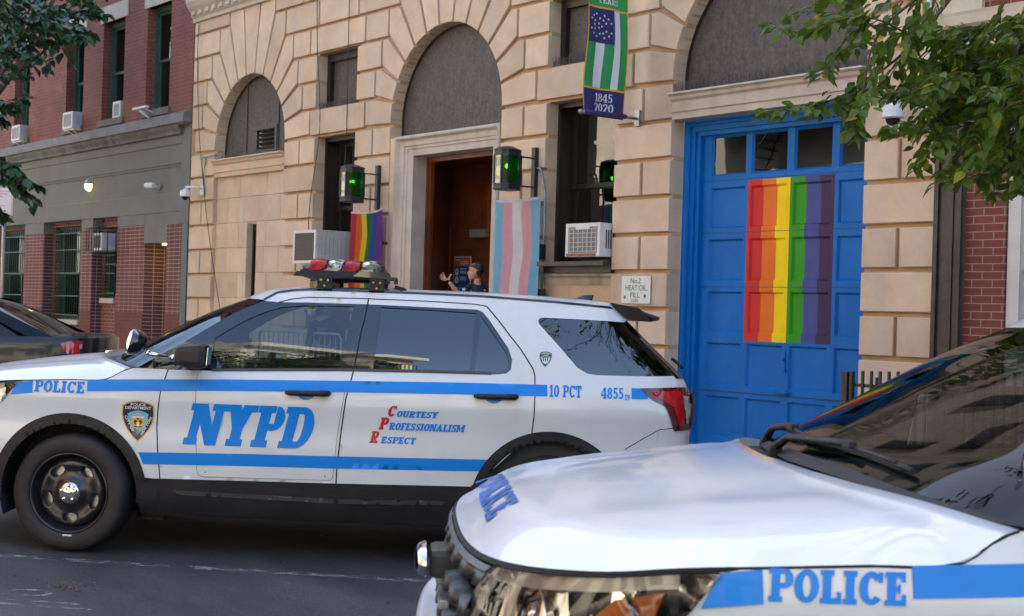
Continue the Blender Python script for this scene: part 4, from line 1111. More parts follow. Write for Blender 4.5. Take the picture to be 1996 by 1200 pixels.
    def hood(bm):
        grid = []
        for i in range(n_f+n_s*0+1): pass
        na = 34
        # Coons-like: a along front->rear, b centre->side
        def side_at(a): 
            k = a*n_s; i = min(int(k), n_s-1); t = k-i; return [side[i][c]*(1-t)+side[i+1][c]*t for c in range(3)]
        def front_at(b): 
            k = b*n_f; i = min(int(k), n_f-1); t = k-i; return [front[i][c]*(1-t)+front[i+1][c]*t for c in range(3)]
        rl_ = [0.]
        for i in range(1, len(rear)): rl_.append(rl_[-1]+hypot(rear[i][0]-rear[i-1][0], rear[i][1]-rear[i-1][1]))
        def rear_at(b):
            s = b*rl_[-1]; i = 0
            while i < len(rl_)-2 and rl_[i+1] < s: i += 1
            t = (s-rl_[i])/(rl_[i+1]-rl_[i]); return [rear[i][c]*(1-t)+rear[i+1][c]*t for c in range(3)]
        P00, P01, P10, P11 = front_at(0), front_at(1), rear_at(0), rear_at(1)
        for i in range(na+1):
            a = (i/na); a = a**1.25; row = []
            c0 = [P00[k]*(1-a)+P10[k]*a for k in range(3)]; s1 = side_at(a)
            for j in range(nb+1):
                b = 1-(1-j/nb)**1.25; f0 = front_at(b); r1 = rear_at(b)
                p = [(1-a)*f0[k]+a*r1[k]+(1-b)*c0[k]+b*s1[k]-((1-a)*(1-b)*P00[k]+(1-a)*b*P01[k]+a*(1-b)*P10[k]+a*b*P11[k]) for k in range(3)]
                z = hz(p[0], p[1])
                if a > .9: z = z*(1-(a-.9)*10)+p[2]*(a-.9)*10
                if j == nb: z = s1[2]
                if i == 0: z = f0[2]
                row.append(bm.verts.new((p[0], p[1], z)))
            grid.append(row)
        for i in range(na):
            for j in range(nb):
                bm.faces.new((grid[i][j], grid[i][j+1], grid[i+1][j+1], grid[i+1][j])).smooth = True
        # rolled rear flange
        for j in range(nb):
            a_, b_ = grid[na][j], grid[na][j+1]
            face(bm, [a_.co, b_.co, b_.co+Vector((.01, 0, -.03)), a_.co+Vector((.01, 0, -.03))])
    P('bonnet', hood, WHITE, recalc=True)
    def hgap(bm):
        pr = None
        for u, z in [(UH*i/60, zshut(UH*i/60)) for i in range(61)]:
            q_ = [bm.verts.new(S(u, z-.001, .0014)), bm.verts.new(S(u, z-.011 if _lin(u, _PX) < -.3 else z-.006, .0014))]
            if pr: bm.faces.new((pr[0], pr[1], q_[1], q_[0]))
            pr = q_
    P('bonnet_gap', hgap, GAPM)
    P('bonnet_lettering', lambda bm: (slab(bm, 'POLICE', lambda a, c: (lambda x, y: (x-.003, y, hz(x, y)+.003))(-.815+c, -a), -.30, 0, .085, wid=.60, S=.24, T=.18)), mat('reflective_blue', (.005, .10, .44), .45, coat=.3, var=(30, .6, 1.4)), mirror=False)
    # --- windscreen, cowl, roof
    wsS = [(.385, 1.113), (.50, 1.185), (.613, 1.252), (.74, 1.335), (.871, 1.422), (.98, 1.485), (1.10, 1.545)]
    sideW = [S(UX(*p), p[1], -.003) for p in dens(wsS, .05, False)]; nW = len(sideW)-1
    baseW = [(.10, 0, 1.150), (.13, -.35, 1.148), (.185, -.62, 1.138), (.27, -.80, 1.124), (.34, -.89, 1.113), tuple(sideW[0])]
    headW = [(.93, 0, 1.552), (.945, -.35, 1.552), (.99, -.58, 1.550), (1.05, -.70, 1.547), tuple(sideW[-1])]
    def res(c, n):
        L_ = [0.]
        for i in range(1, len(c)): L_.append(L_[-1]+(Vector(c[i])-Vector(c[i-1])).length)
        o = []
        for j in range(n+1):
            s = L_[-1]*j/n; i = 0
            while i < len(L_)-2 and L_[i+1] < s: i += 1
            t = (s-L_[i])/(L_[i+1]-L_[i]); o.append(Vector(c[i]).lerp(Vector(c[i+1]), t))
        return o
    def coons(bm, c0, c1, d0, d1, bow=None):
        """c0,c1: curves along a at b=0,1 ; d0,d1: curves along b at a=0,1"""
        na, nb_ = len(c0)-1, len(d0)-1; G = []
        for i in range(na+1):
            a = i/na; row = []
            for j in range(nb_+1):
                b = j/nb_; p = c0[i]*(1-b)+c1[i]*b+d0[j]*(1-a)+d1[j]*a-(c0[0]*(1-a)*(1-b)+c1[0]*(1-a)*b+c0[-1]*a*(1-b)+c1[-1]*a*b)
                if bow: p = p+Vector(bow(a, b))
                row.append(bm.verts.new(p))
            G.append(row)
        for i in range(na):
            for j in range(nb_): bm.faces.new((G[i][j], G[i][j+1], G[i+1][j+1], G[i+1][j])).smooth = True
    ctr = res([(.10, 0, 1.150), (.27, 0, 1.252), (.52, 0, 1.385), (.74, 0, 1.485), (.93, 0, 1.552)], 16)
    P('windscreen', lambda bm: coons(bm, res([tuple(p) for p in smooth_poly([tuple(q) for q in ctr], 2, False)], 30), res([tuple(p) for p in smooth_poly([tuple(q) for q in sideW], 2, False)], 30), res([tuple(p) for p in smooth_poly(baseW, 3, False)], 28), res([tuple(p) for p in smooth_poly(headW, 3, False)], 28)), WSGLASS)
    def inb(bm):   # black border around the windscreen
        s_ = res(sideW, 16); n0 = res([Vector(p)+(Vector(headW[0])-Vector(p))*0 for p in baseW], 14)
        b0 = res(baseW, 14); dv_ = Vector((.050, 0, .029))
        for j in range(14): face(bm, [b0[j]+Vector((-.003, 0, .003)), b0[j+1]+Vector((-.003, 0, .003)), b0[j+1]+dv_*(1-(j+1)/14*.75), b0[j]+dv_*(1-j/14*.75)])
    P('windscreen_border', inb, mat('frit_black', (.01, .01, .011), .5, var=(5, .9, 1.1)))
    def cowl(bm):
        r0 = [Vector(p)+Vector((0, 0, -.03)) for p in res(rear, 14)]; b0 = res(baseW, 14)
        for j in range(14): face(bm, [r0[j], r0[j+1], b0[j+1]+Vector((0, 0, -.005)), b0[j]+Vector((0, 0, -.005))])
    P('cowl', cowl, CLAD)
    dripS = [S(UX(*p), p[1], -.0) for p in dens(DRIP+[(3.30, 1.53), (3.375, 1.475)], .06, False)]
    def roof(bm):
        side_ = res(dripS, 40); 
        cen = res([(.93, 0, 1.554), (1.0, 0, 1.585), (1.08, 0, 1.608), (1.3, 0, 1.626), (1.9, 0, 1.618), (2.5, 0, 1.603), (3.0, 0, 1.578), (3.32, 0, 1.545)], 40)
        hd = res(headW, 14); rr_ = res([(3.32, 0, 1.545), (3.33, -.4, 1.540), (3.34, -.62, 1.515), tuple(dripS[-1])], 14)
        coons(bm, cen, side_, hd, rr_, lambda a, b: (0, 0, .010*(4*b*(1-b))*(1-(2*a-1)**4)))
    P('roof', roof, WHITE, recalc=True)
    def spoil(bm):
        secs = []
        for y in (0, -.3, -.5, -.62, -.70, -.735):
            k = 1-(abs(y)/.735)**6*.8
            secs.append([(3.20, y, 1.587), (3.36, y, 1.560), (3.40+.135*k, y, 1.512-.02*(1-k)), (3.40+.135*k, y, 1.495-.02*(1-k)), (3.42, y, 1.48), (3.30, y, 1.49)])
        vs = [[bm.verts.new(p) for p in s] for s in secs]
        for i in range(len(vs)-1):
            for j in range(5): bm.faces.new((vs[i][j], vs[i][j+1], vs[i+1][j+1], vs[i+1][j])).smooth = True
        bm.faces.new(vs[-1])
    P('roof_spoiler', spoil, mat('spoiler_black', (.006, .006, .007), .3, spec=.25, var=(4, .9, 1.1)), recalc=True)
    def rearface(bm):
        patch(bm, [(UT-1.15, .42), (UT, .42), (UT, 1.15), (UT-1.0, 1.15)], [], .06, sfn(-.004))
    P('tailgate', rearface, WHITE)
    def rglass(bm):
        patch(bm, [(UX(3.645, 1.16)-.0, 1.15), (UT, 1.15), (UT, 1.55), (UX(3.38, 1.47), 1.48)], [], .08, sfn(-.001))
    P('rear_window', rglass, CTINT)
    def stripe_r(bm):
        pass
    # rear trims
    P('tailgate_trim', lambda bm: patch(bm, [(UT-.80, 1.005), (UT, 1.005), (UT, 1.06), (UT-.80, 1.06)], [], .06, sfn(.022)), MOULD)
    P('rear_wiper', lambda bm: tube(bm, [(3.715, -.34, 1.20), (3.70, -.28, 1.225), (3.675, -.2, 1.25)], .010, 6), CLAD)
    # --- tail lamp
    TL = [(3.375, 1.093), (3.52, 1.097), (3.63, 1.100), (3.66, 1.10)]
    tl = [(UX(3.375, 1.093), 1.093), (UX(3.50, 1.096), 1.098), (UX(3.60, 1.10), 1.102), (UT-.80, 1.102), (UT-.76, 1.06), (UT-.76, .90), (UT-.79, .853), (UX(3.585, .853), .848), (UX(3.555, .93), .93), (UX(3.53, .985), .985), (UX(3.50, 1.008), 1.008), (UX(3.45, 1.025), 1.025), (UX(3.41, 1.055), 1.055)]
    o = P('tail_lamp', lambda bm: patch(bm, tl, [], .05, sfn(.010)), REDDARK)
    def rim_(bm):
        d = dens(tl, .03)
        for i in range(len(d)): a, b = d[i], d[(i+1) % len(d)]; face(bm, [S(*a, .010), S(*b, .010), S(*b, -.005), S(*a, -.005)])
    P('lamp_rim', rim_, GLOSSBLK, parent=o)
    P('lamp_lens', lambda bm: (patch(bm, [(UX(3.43, 1.07), 1.072), (UX(3.60, 1.08), 1.084), (UX(3.645, 1.05), 1.06), (UX(3.655, .89), .885), (UX(3.605, .89), .885), (UX(3.57, .985), .99), (UX(3.50, 1.03), 1.03), (UX(3.455, 1.04), 1.04)], [], .04, sfn(.013))), REDLENS, parent=o)
    P('reversing_lens', lambda bm: patch(bm, [(UT-.90, 1.055), (UT-.82, 1.05), (UT-.83, .98), (UT-.85, .89), (UT-.875, .89), (UT-.895, .98)], [], .03, sfn(.0135)), CLEARL, parent=o)
    # --- head lamp, grille, bumper
    ui = .66
    hl = [(u, z-.012) for u, z in hood_edge if u > ui and _lin(u, _PX) < -.335][:]
    hl = [(UX(-.325, 1.005), 1.003)]+hl+[(ui, zshut(ui)-.014), (ui-.045, .88), (ui-.10, .79), (ui-.12, .745), (ui+.02, .73), (ui+.3, .745), (UX(-.66, .775), .775)]+sp(HT[::-1][1:-1], .05, False)
    hlens = glass_mat('headlamp_lens', (.93, .93, .93), 1.5, .9, .0)
    o = P('head_lamp', lambda bm: patch(bm, hl, [], .05, sfn(.008)), hlens)
    P('lamp_housing_back', lambda bm: patch(bm, hl, [], .05, lambda u, z: S(u, z, -.075)), mat('lamp_black', (.02, .019, .018), .25, var=(12, .6, 1.4)), parent=o)
    def refl(bm):
        for (ua, ub, za, zb, o1, o2) in ((ui+.02, ui+.10, .75, .93, -.03, -.06), (ui+.10, ui+.30, .76, .955, -.065, -.025), (ui+.34, ui+.56, .79, .965, -.06, -.02), (ui+.58, 1.36, .86, .985, -.055, -.02)):
            n = 8
            for i in range(n):
                a, b = ua+(ub-ua)*i/n, ua+(ub-ua)*(i+1)/n; f1 = o1+(o2-o1)*sin(pi*i/n); f2 = o1+(o2-o1)*sin(pi*(i+1)/n)
                face(bm, [S(a, za, f1), S(b, za, f2), S(b, zb, f2-.02), S(a, zb, f1-.02)])
    P('lamp_reflector', refl, mat('lamp_reflector', (.62, .60, .56), .12, metal=1., var=(6, .75, 1.1)), parent=o)
    P('lamp_trim', lambda bm: patch(bm, [(ui+.0, zshut(ui)-.016)]+[(u, z-.013) for u, z in hood_edge[::-1] if ui < u and _lin(u, _PX) < -.36]+[(u, z-.045) for u, z in hood_edge if ui < u and _lin(u, _PX) < -.36]+[(ui+.03, .90), (ui-.04, .80), (ui-.08, .75), (ui-.11, .75), (ui-.04, .87)], [], .03, sfn(-.008)), mat('lamp_bezel', (.42, .41, .40), .38, metal=.4, var=(8, .8, 1.1)), parent=o)
    def bez(bm):
        d = dens(hl, .03)
        for i in range(len(d)):
            a, b = d[i], d[(i+1) % len(d)]; face(bm, [S(*a, .0085), S(*b, .0085), S(*b, -.06), S(*a, -.06)])
            c = (sum(p[0] for p in hl)/len(hl), sum(p[1] for p in hl)/len(hl))
    P('lamp_housing', bez, GLOSSBLK, parent=o)
    def lamp_in(bm):
        for u, z, r in ((1.10, .885, .062), (.86, .86, .072)):
            p = Vector(S(u, z, -.02)); rg = lathe(bm, [(r, 0), (r*.95, .02), (r*.55, .05), (.001, .055)], 20, (0, 0, 0), 'z')
            vs = [v for r_ in rg for v in r_]; q_ = Vector((-1, -.35, 0)).to_track_quat('-Z', 'Y').to_matrix()
            bmesh.ops.rotate(bm, verts=vs, cent=(0, 0, 0), matrix=q_); bmesh.ops.translate(bm, verts=vs, vec=p)
    P('projector', lamp_in, CHROME, parent=o)
    P('indicator', lambda bm: patch(bm, [(UX(-.56, .90), .93), (UX(-.45, .93), .955), (UX(-.47, .89), .90), (UX(-.60, .83), .82), (UX(-.68, .82), .81)], [], .04, sfn(-.012)), AMBER, parent=o)
    P('grille_backing', lambda bm: patch(bm, [(0, .60), (ui-.10, .60), (ui-.10, .76), (ui-.02, .945), (0, .945)], [], .06, sfn(-.075)), BLACKPAINT)
    def grille(bm):
        # deep bars, each a chain of links with flat octagonal steps
        for k, z in enumerate((.905, .815, .725, .64)):
            n = 150; prev = None; um = ui-.02 if z > .8 else ui-.075
            for i in range(n+1):
                u = um*i/n; ph = (u/.17+(.5 if k % 2 else 0)) % 1.; w = sstep(.08, .34, ph)*sstep(.92, .66, ph)
                h = .016+.016*w; o_ = -.022+.018*w
                ring = [S(u, z+h, o_-.045), S(u, z+h*.75, o_), S(u, z-h*.55, o_+.004), S(u, z-h, o_-.045)]
                ring = [bm.verts.new(p) for p in ring]
                if prev:
                    for j in range(3): bm.faces.new((prev[j], prev[j+1], ring[j+1], ring[j])).smooth = True
                prev = ring
        for i in range(5):
            u = .05+.13*i; box_p = [S(u-.012, .60, -.07), S(u+.012, .60, -.07), S(u+.012, .94, -.07), S(u-.012, .94, -.07)]; face(bm, box_p)
    P('grille', grille, mat('grille_grey', (.024, .025, .028), .45, var=(9, .7, 1.3), streak=(.3, (.06, .045, .03), (12, 12, 5))), recalc=True)
    P('grille_surround', lambda bm: patch(bm, [(0, .928), (ui-.03, .928), (ui-.01, .943), (0, .943)], [], .05, sfn(.004)), MOULD)
    def emb(bm):
        rg = lathe(bm, [(.001, .032), (.045, .030), (.066, .022), (.074, .010), (.076, 0)], 28); vs = [v for r_ in rg for v in r_]
        bmesh.ops.scale(bm, verts=vs, vec=(1.5, .62, 1)); bmesh.ops.rotate(bm, verts=vs, cent=(0, 0, 0), matrix=Matrix.Rotation(radians(90), 3, 'Z')); 
        bmesh.ops.rotate(bm, verts=vs, cent=(0, 0, 0), matrix=Matrix.Rotation(radians(-90), 3, 'Y')); bmesh.ops.translate(bm, verts=vs, vec=(-.975, 0, .845))
        for v in vs: v.co.x -= 0
    o = P('emblem', emb, CHROME, mirror=False, recalc=True)
    P('emblem_mount', lambda bm: box(bm, -.965, -.86, -.075, .075, .80, .885, bev=.02), MOULD, parent=o, mirror=False, recalc=True)
    P('emblem_field', lambda bm: face(bm, [(-1.0085-.0*0, .085*cos(t*pi/12), .845+.033*sin(t*pi/12)) for t in range(24)]), NAVY, parent=o, mirror=False)
    P('bumper', lambda bm: (patch(bm, [(0, .455), (1.22, .455), (UX(-.56, .47), .47), (UX(-.62, .60), .60), (UX(-.66, .775), .775), (ui+.3, .742), (ui-.12, .735), (ui-.14, .60), (0, .60)], [], .06, sfn(.0)),
        patch(bm, [(0, .455), (.9, .455), (1.0, .50), (.9, .56), (0, .575)], [], .06, sfn(.022))), WHITE)
    def lip(bm):
        pv = None
        for i in range(25):
            u = .80*i/24; k = .050*(1-sstep(.45, .80, u))+.004; z0 = .60+.05*sstep(.3, .8, u)
            ring = [bm.verts.new(S(u, z0+dz, o_)) for dz, o_ in ((-.06, 0), (-.045, k*.8), (.0, k), (.055, k*.95), (.075, k*.6), (.080, -.03))]
            if pv:
                for j in range(5): bm.faces.new((pv[j], pv[j+1], ring[j+1], ring[j])).smooth = True
            pv = ring
    P('bumper_lip', lip, WHITE, recalc=True)
    P('lower_grille', lambda bm: patch(bm, [(0, .25), (UX(-.52, .30), .27), (UX(-.56, .47), .455), (0, .455)], [], .08, sfn(.004)), CLAD)
    P('grille_lamp', lambda bm: box(bm, -.94, -.91, -.21, -.13, .748, .772, bev=.004), CLEARL, recalc=True)
    # --- handles, mirror
    for i, (x0, x1, z) in enumerate(((1.300, 1.555, 1.000), (2.412, 2.655, 1.018))):
        def hd(bm, x0=x0, x1=x1, z=z):
            pts = []; n = 10
            for k in range(n+1):
                x = x0+(x1-x0)*k/n; y = -1.0-(.036*sstep(0, .12, k/n)*sstep(1, .88, k/n)+.002); pts.append((x, y, z+.003*k/n))
            tube(bm, pts, .015, 8, radii=[.012]+[.0165]*(n-1)+[.014]); box(bm, x1-.062, x1, -1.030, -.99, z-.014, z+.020, bev=.006)
        h_ = P('door_handle', hd, CLAD, recalc=True)
        def cup(bm, x0=x0, x1=x1, z=z):
            c = (x0+x1)/2-.01
            patch(bm, [(UX(c+.052*cos(t*pi/10), z+.03*sin(t*pi/10)), z+.04*sin(t*pi/10)) for t in range(20)], [], .03, lambda u, zz: S(u, zz, .0018))
        P('handle_cup', cup, mat('handle_recess', (.03, .16, .42) if True else 0, .35, coat=.6, var=(3, .8, 1.1)), parent=h_)
    def mir(bm):
        vs = box(bm, .635, .835, -1.22, -1.02, 1.125, 1.275, bev=.045)
        for v in bm.verts:
            if v.co.x < .73: v.co.z += (-.5*(v.co.z-1.20))*min(1, (.73-v.co.x)/.12)*.75; v.co.y += .05*(.73-v.co.x)/.1
        box(bm, .70, .78, -1.06, -.92, 1.118, 1.16, bev=.012)
    mm_ = P('wing_mirror', mir, CLAD, smooth=True, angle=50, recalc=True)
    P('mirror_glass', lambda bm: box(bm, .832, .842, -1.19, -1.05, 1.15, 1.255, bev=.004), mat('mirror_glass', (.5, .52, .55), .02, metal=1., var=(3, .98, 1.)), parent=mm_, recalc=True)
    # --- wheels
    def wheel(cx, side_, steer=0.):
        w = empty('wheel', (cx, side_*.985, .352), steer+(0 if side_ < 0 else pi), parent=R)     # outer face at local y=0, towards -y
        b = BM(); prof_ = [(.250, .03), (.262, .008), (.285, .002), (.315, .006), (.336, .020), (.346, .040), (.350, .065), (.350, .20), (.340, .235), (.25, .24)]
        prof_ = [(.232, .050), (.236, .028), (.246, .014), (.262, .007), (.29, .001), (.318, .006), (.336, .018), (.346, .038), (.3495, .060), (.3495, .205), (.336, .235), (.25, .24)]
        lathe(b, prof_, 64, (0, 0, 0), 'y'); link('tyre', b, RUBBER, w, smooth=True)
        b = BM(); lathe(b, [(.240, .026), (.236, .016), (.229, .018), (.225, .045), (.212, .075), (.205, .090)], 64, (0, 0, 0), 'y'); rim = link('rim', b, RIMB, w, smooth=True)
        b = BM(); hol = []
        for k in range(5):
            a = 2*pi*k/5-pi/2+.0; ca, sa = cos(a), sin(a)
            ov = [(.035*cos(t*pi/8)*(1 if True else 0), .0) for t in range(16)]
            hol.append([(ca*(.150+.029*sin(t*pi/8))-sa*(.047*cos(t*pi/8)), sa*(.150+.029*sin(t*pi/8))+ca*(.047*cos(t*pi/8))) for t in range(16)])
        ring = [(.207*cos(t*pi/32), .207*sin(t*pi/32)) for t in range(64)]
        def dpt(x, y):
            r = hypot(x, y); return (x, cr([(0, .030), (.07, .030), (.095, .052), (.13, .058), (.165, .048), (.188, .052), (.207, .088)], r), y)
        patch(b, ring, hol, .018, dpt)
        for h in hol:
            for i in range(16):
                p, q_ = h[i], h[(i+1) % 16]; P1, P2 = dpt(*p), dpt(*q_); c = (sum(v[0] for v in h)/16, sum(v[1] for v in h)/16)
                s1 = (c[0]+(p[0]-c[0])*.85, P1[1]+.03, c[1]+(p[1]-c[1])*.85); s2 = (c[0]+(q_[0]-c[0])*.85, P2[1]+.03, c[1]+(q_[1]-c[1])*.85); face(b, [P1, P2, s2, s1])
        bmesh.ops.remove_doubles(b, verts=b.verts, dist=.0003); link('wheel_disc', b, RIMB, rim)
        b = BM(); lathe(b, [(.001, .010), (.03, .011), (.055, .017), (.066, .026), (.069, .036)], 32, (0, 0, 0), 'y')
        for k in range(5):
            a = 2*pi*k/5+pi/2+pi/5-pi/5; lathe(b, [(.001, -.004), (.008, -.003), (.0105, .003), (.011, .02)], 12, (.045*cos(a), .008, .045*sin(a)), 'y')
        link('hub_cap', b, CHROME, w, smooth=True, angle=40)
        b = BM(); lathe(b, [(.06, .105), (.19, .105), (.19, .125)], 40, (0, 0, 0), 'y'); link('brake_disc', b, DISC, w, smooth=True, angle=40)
        b = BM(); box(b, -.02, .035, .008, .014, -.2535+.0, -.2445); link('tyre_valve_sticker', b, LETW, w)
        return w
    wheel(0., -1, radians(-9)); wheel(0., 1, radians(-9)); wheel(2.866, -1); wheel(2.866, 1)
    # --- lettering and livery
    F = xzfn(.0040)
    def st(poly, off=.0028): return lambda bm: patch(bm, sp(poly, .03), [], .03, sfn(off))
    P('upper_stripe', many(st([(.103, .966), (.40, .978), (1.0, .998), (1.63, 1.013), (2.3, 1.024), (2.833, 1.030), (2.829, 1.096), (2.3, 1.092), (1.66, 1.080), (1.0, 1.066), (.4, 1.047), (.100, 1.035)]),
        st([(-.370, .928), (-.232, .944), (-.235, 1.017), (-.335, 1.004)]), st([(3.323, 1.030), (3.42, 1.030), (3.40, 1.092), (3.321, 1.092)])), PBLUE)
    P('lower_stripe', many(st([(.454, .545), (1.0, .556), (1.63, .564), (2.46, .580), (2.515, .650), (1.63, .636), (1.0, .628), (.425, .615)])), PBLUE)
    P('police_lettering', lambda bm: slab(bm, 'POLICE', F, -.222, .951, .070, wid=.312, S=.23, T=.17, slant=.04), PBLUE, mirror=False)
    P('department_lettering', lambda bm: slab(bm, 'NYPD', F, .694, .672, .246, wid=.74, slant=.24, S=.26, T=.17), PBLUE, mirror=False)
    P('precinct_lettering', lambda bm: slab(bm, '10 PCT', F, 2.842, 1.028, .069, wid=.190, S=.2), PBLUE, mirror=False)
    P('unit_number', lambda bm: (slab(bm, '4855', F, 3.143, 1.027, .064, wid=.135, S=.2), slab(bm, '19', F, 3.283, 1.022, .034, wid=.030, S=.2)), PBLUE, mirror=False)
    for t, x, z, h, w in (('OURTESY', 1.955, .879, .038, .243), ('ROFESSIONALISM', 1.912, .803, .043, .443), ('ESPECT', 1.868, .722, .040, .203)):
        P('motto_lettering', lambda bm: slab(bm, t, F, x, z, h, wid=w, slant=.25, S=.24, T=.19), PBLUE, mirror=False)
    for t, x, z, h in (('C', 1.900, .880, .066), ('P', 1.852, .802, .072), ('R', 1.800, .722, .070)):
        P('motto_initial', lambda bm: slab(bm, t, F, x, z, h, wid=.050, slant=.25, S=.26, T=.18), PRED, mirror=False)
    # shield on the wing
    def shield(cx, cz, s, pale, big):
        sh = lambda k: [(cx+x*s*k, cz+z*s*k) for x, z in [(0, 1.02), (.35, .98), (.62, .90), (.86, .78), (.88, .3), (.80, -.12), (.60, -.52), (.30, -.90), (0, -1.18), (-.30, -.90), (-.60, -.52), (-.80, -.12), (-.88, .3), (-.86, .78), (-.62, .90), (-.35, .98)]]
        b_ = P('shield_badge', lambda bm: patch(bm, sh(1.), [], .03, xzfn(.0018)), GOLD if big else LETW, mirror=False)
        P('badge_field', lambda bm: patch(bm, sh(.93), [], .03, xzfn(.0026)), NAVY, parent=b_, mirror=False)
        inner = [(cx+x*s, cz+z*s) for x, z in [(0, .50), (.30, .44), (.56, .32), (.52, -.10), (.34, -.46), (0, -.76), (-.34, -.46), (-.52, -.10), (-.56, .32), (-.30, .44)]]
        P('badge_centre', lambda bm: patch(bm, inner, [], .03, xzfn(.0034)), SKYB if big else LETW, parent=b_, mirror=False)
        if big:
            P('badge_crest', lambda bm: (patch(bm, [(cx+.36*s*cos(t*pi/9)*(1+.12*cos(t*5)), cz-.10*s+.40*s*sin(t*pi/9)) for t in range(18)], [], .02, xzfn(.0040))), GOLD, parent=b_, mirror=False)
            def crest(bm):
                Fx = xzfn(.0046)
                for (a, c, r_) in ((-.13, .0, .10), (.13, .0, .10), (0, .20, .07)): patch(bm, [(cx+s*(a+r_*cos(t*pi/5)), cz+s*(c-.12+r_*1.3*sin(t*pi/5))) for t in range(10)], [], .02, Fx)
                patch(bm, [(cx-.20*s, cz-.40*s), (cx+.20*s, cz-.40*s), (cx+.24*s, cz-.33*s), (cx-.24*s, cz-.33*s)], [], .02, Fx)
            P('crest_figures', crest, BROWNM, parent=b_, mirror=False)
            P('crest_shield', lambda bm: (patch(bm, [(cx-.09*s, cz-.12*s), (cx+.09*s, cz-.12*s), (cx+.08*s, cz-.30*s), (cx, cz-.38*s), (cx-.08*s, cz-.30*s)], [], .02, xzfn(.0052)), patch(bm, [(cx-.36*s, cz+.10*s), (cx+.36*s, cz+.10*s), (cx+.32*s, cz+.19*s), (cx-.32*s, cz+.19*s)], [], .02, xzfn(.0052))), LETW, parent=b_, mirror=False)
        else:
            P('badge_crest', lambda bm: patch(bm, [(cx-.50*s, cz+.12*s), (cx+.50*s, cz+.12*s), (cx+.48*s, cz+.36*s), (cx, cz+.46*s), (cx-.48*s, cz+.36*s)], [], .02, xzfn(.0040)), BGRN, parent=b_, mirror=False)
            P('badge_ribs', lambda bm: [patch(bm, [(cx+k*s, cz-.35*s), (cx+(k+.14)*s, cz-.35*s), (cx+(k+.14)*s, cz+.1*s), (cx+k*s, cz+.1*s)], [], .02, xzfn(.0040)) for k in (-.35, -.07, .21)], NAVY, parent=b_, mirror=False)
        def tx(bm):
            Fx = xzfn(.0036)
            plain(bm, 'POLICE', Fx, cx-.40*s, cz+.745*s, .135*s, .80*s, bold=.02); plain(bm, 'DEPARTMENT', Fx, cx-.70*s, cz+.56*s, .15*s, 1.40*s, bold=.02)
            def line(txt, x0, z0, ang, h, w):
                ca, sa = cos(ang), sin(ang); plain(bm, txt, lambda a, b: Fx(x0+a*ca-b*sa, z0+a*sa+b*ca), 0, 0, h, w, bold=.02)
            line('CITY OF', cx-.74*s, cz+.18*s, radians(-62), .13*s, .95*s); line('NEW YORK', cx+.26*s, cz-.82*s, radians(62), .13*s, 1.12*s)
        P('badge_lettering', tx, LETW, parent=b_, mirror=False)
    shield(.417, .807, .112, False, True)
    shield(2.811, 1.247, .044, True, False)
    # protective panel outline on the front door, small rivets, grime
    P('door_plate_edge', many(ribbon([(.756, 1.095), (.764, .80), (.778, .52), (.790, .492), (.82, .484), (1.575, .492), (1.590, .51), (1.61, .75), (1.655, 1.085)], .004, .0024)), mat('plate_edge_grime', (.30, .27, .23), .6, var=(9, .5, 1.3)), mirror=False)
    P('rivet', lambda bm: [lathe(bm, [(.001, -.0045), (.005, -.003), (.006, 0)], 8, (x, -1+.012, z), 'y') for x, z in ((.83, .512), (1.545, .515), (1.42, .938))], mat('rivet_metal', (.4, .4, .4), .4, metal=.5, var=(9, .9, 1.1)), mirror=False)
    # --- spotlight on the pillar
    def spot(bm):
        rg = lathe(bm, [(.062, 0), (.074, .004), (.078, .02), (.074, .06), (.055, .095), (.025, .112), (.001, .116)], 24, (0, 0, 0), 'x'); vs = [v for r_ in rg for v in r_]
        bmesh.ops.rotate(bm, verts=vs, cent=(0, 0, 0), matrix=Matrix.Rotation(radians(18), 3, 'Z')); bmesh.ops.rotate(bm, verts=vs, cent=(0, 0, 0), matrix=Matrix.Rotation(radians(12), 3, 'Y')); bmesh.ops.translate(bm, verts=vs, vec=(.345, -1.07, 1.275))
    s_ = P('spotlight', spot, GLOSSBLK, mirror=False, smooth=True, recalc=True)
    def sglass(bm):
        rg = lathe(bm, [(.072, .004), (.05, -.006), (.001, -.010)], 24, (0, 0, 0), 'x'); vs = [v for r_ in rg for v in r_]
        bmesh.ops.rotate(bm, verts=vs, cent=(0, 0, 0), matrix=Matrix.Rotation(radians(18), 3, 'Z')); bmesh.ops.rotate(bm, verts=vs, cent=(0, 0, 0), matrix=Matrix.Rotation(radians(12), 3, 'Y')); bmesh.ops.translate(bm, verts=vs, vec=(.345, -1.07, 1.275))
    P('lamp_glass', sglass, CHROME, parent=s_, mirror=False, recalc=True)
    P('lamp_bracket', lambda bm: (tube(bm, [(.47, -1.07, 1.205), (.52, -1.04, 1.195), (.60, -.99, 1.182)], .013, 10), tube(bm, [(.605, -.985, 1.17), (.63, -.975, 1.20), (.665, -.955, 1.245)], .016, 8, radii=[.016, .013, .003]), tube(bm, [(.455, -1.07, 1.21), (.475, -1.07, 1.205)], .020, 10), tube(bm, [(.595, -.99, 1.175), (.615, -.985, 1.185)], .022, 10)), CHROME, parent=s_, mirror=False, recalc=True)
    # --- roof light bar
    lb = empty('light_bar', (1.565, 0, 1.672), parent=R)
    def LBP(name, fn, m, parent=lb, **kw):
        bm = BM(); fn(bm); return link(name, bm, m, parent, **kw)
    x_ = -1.60
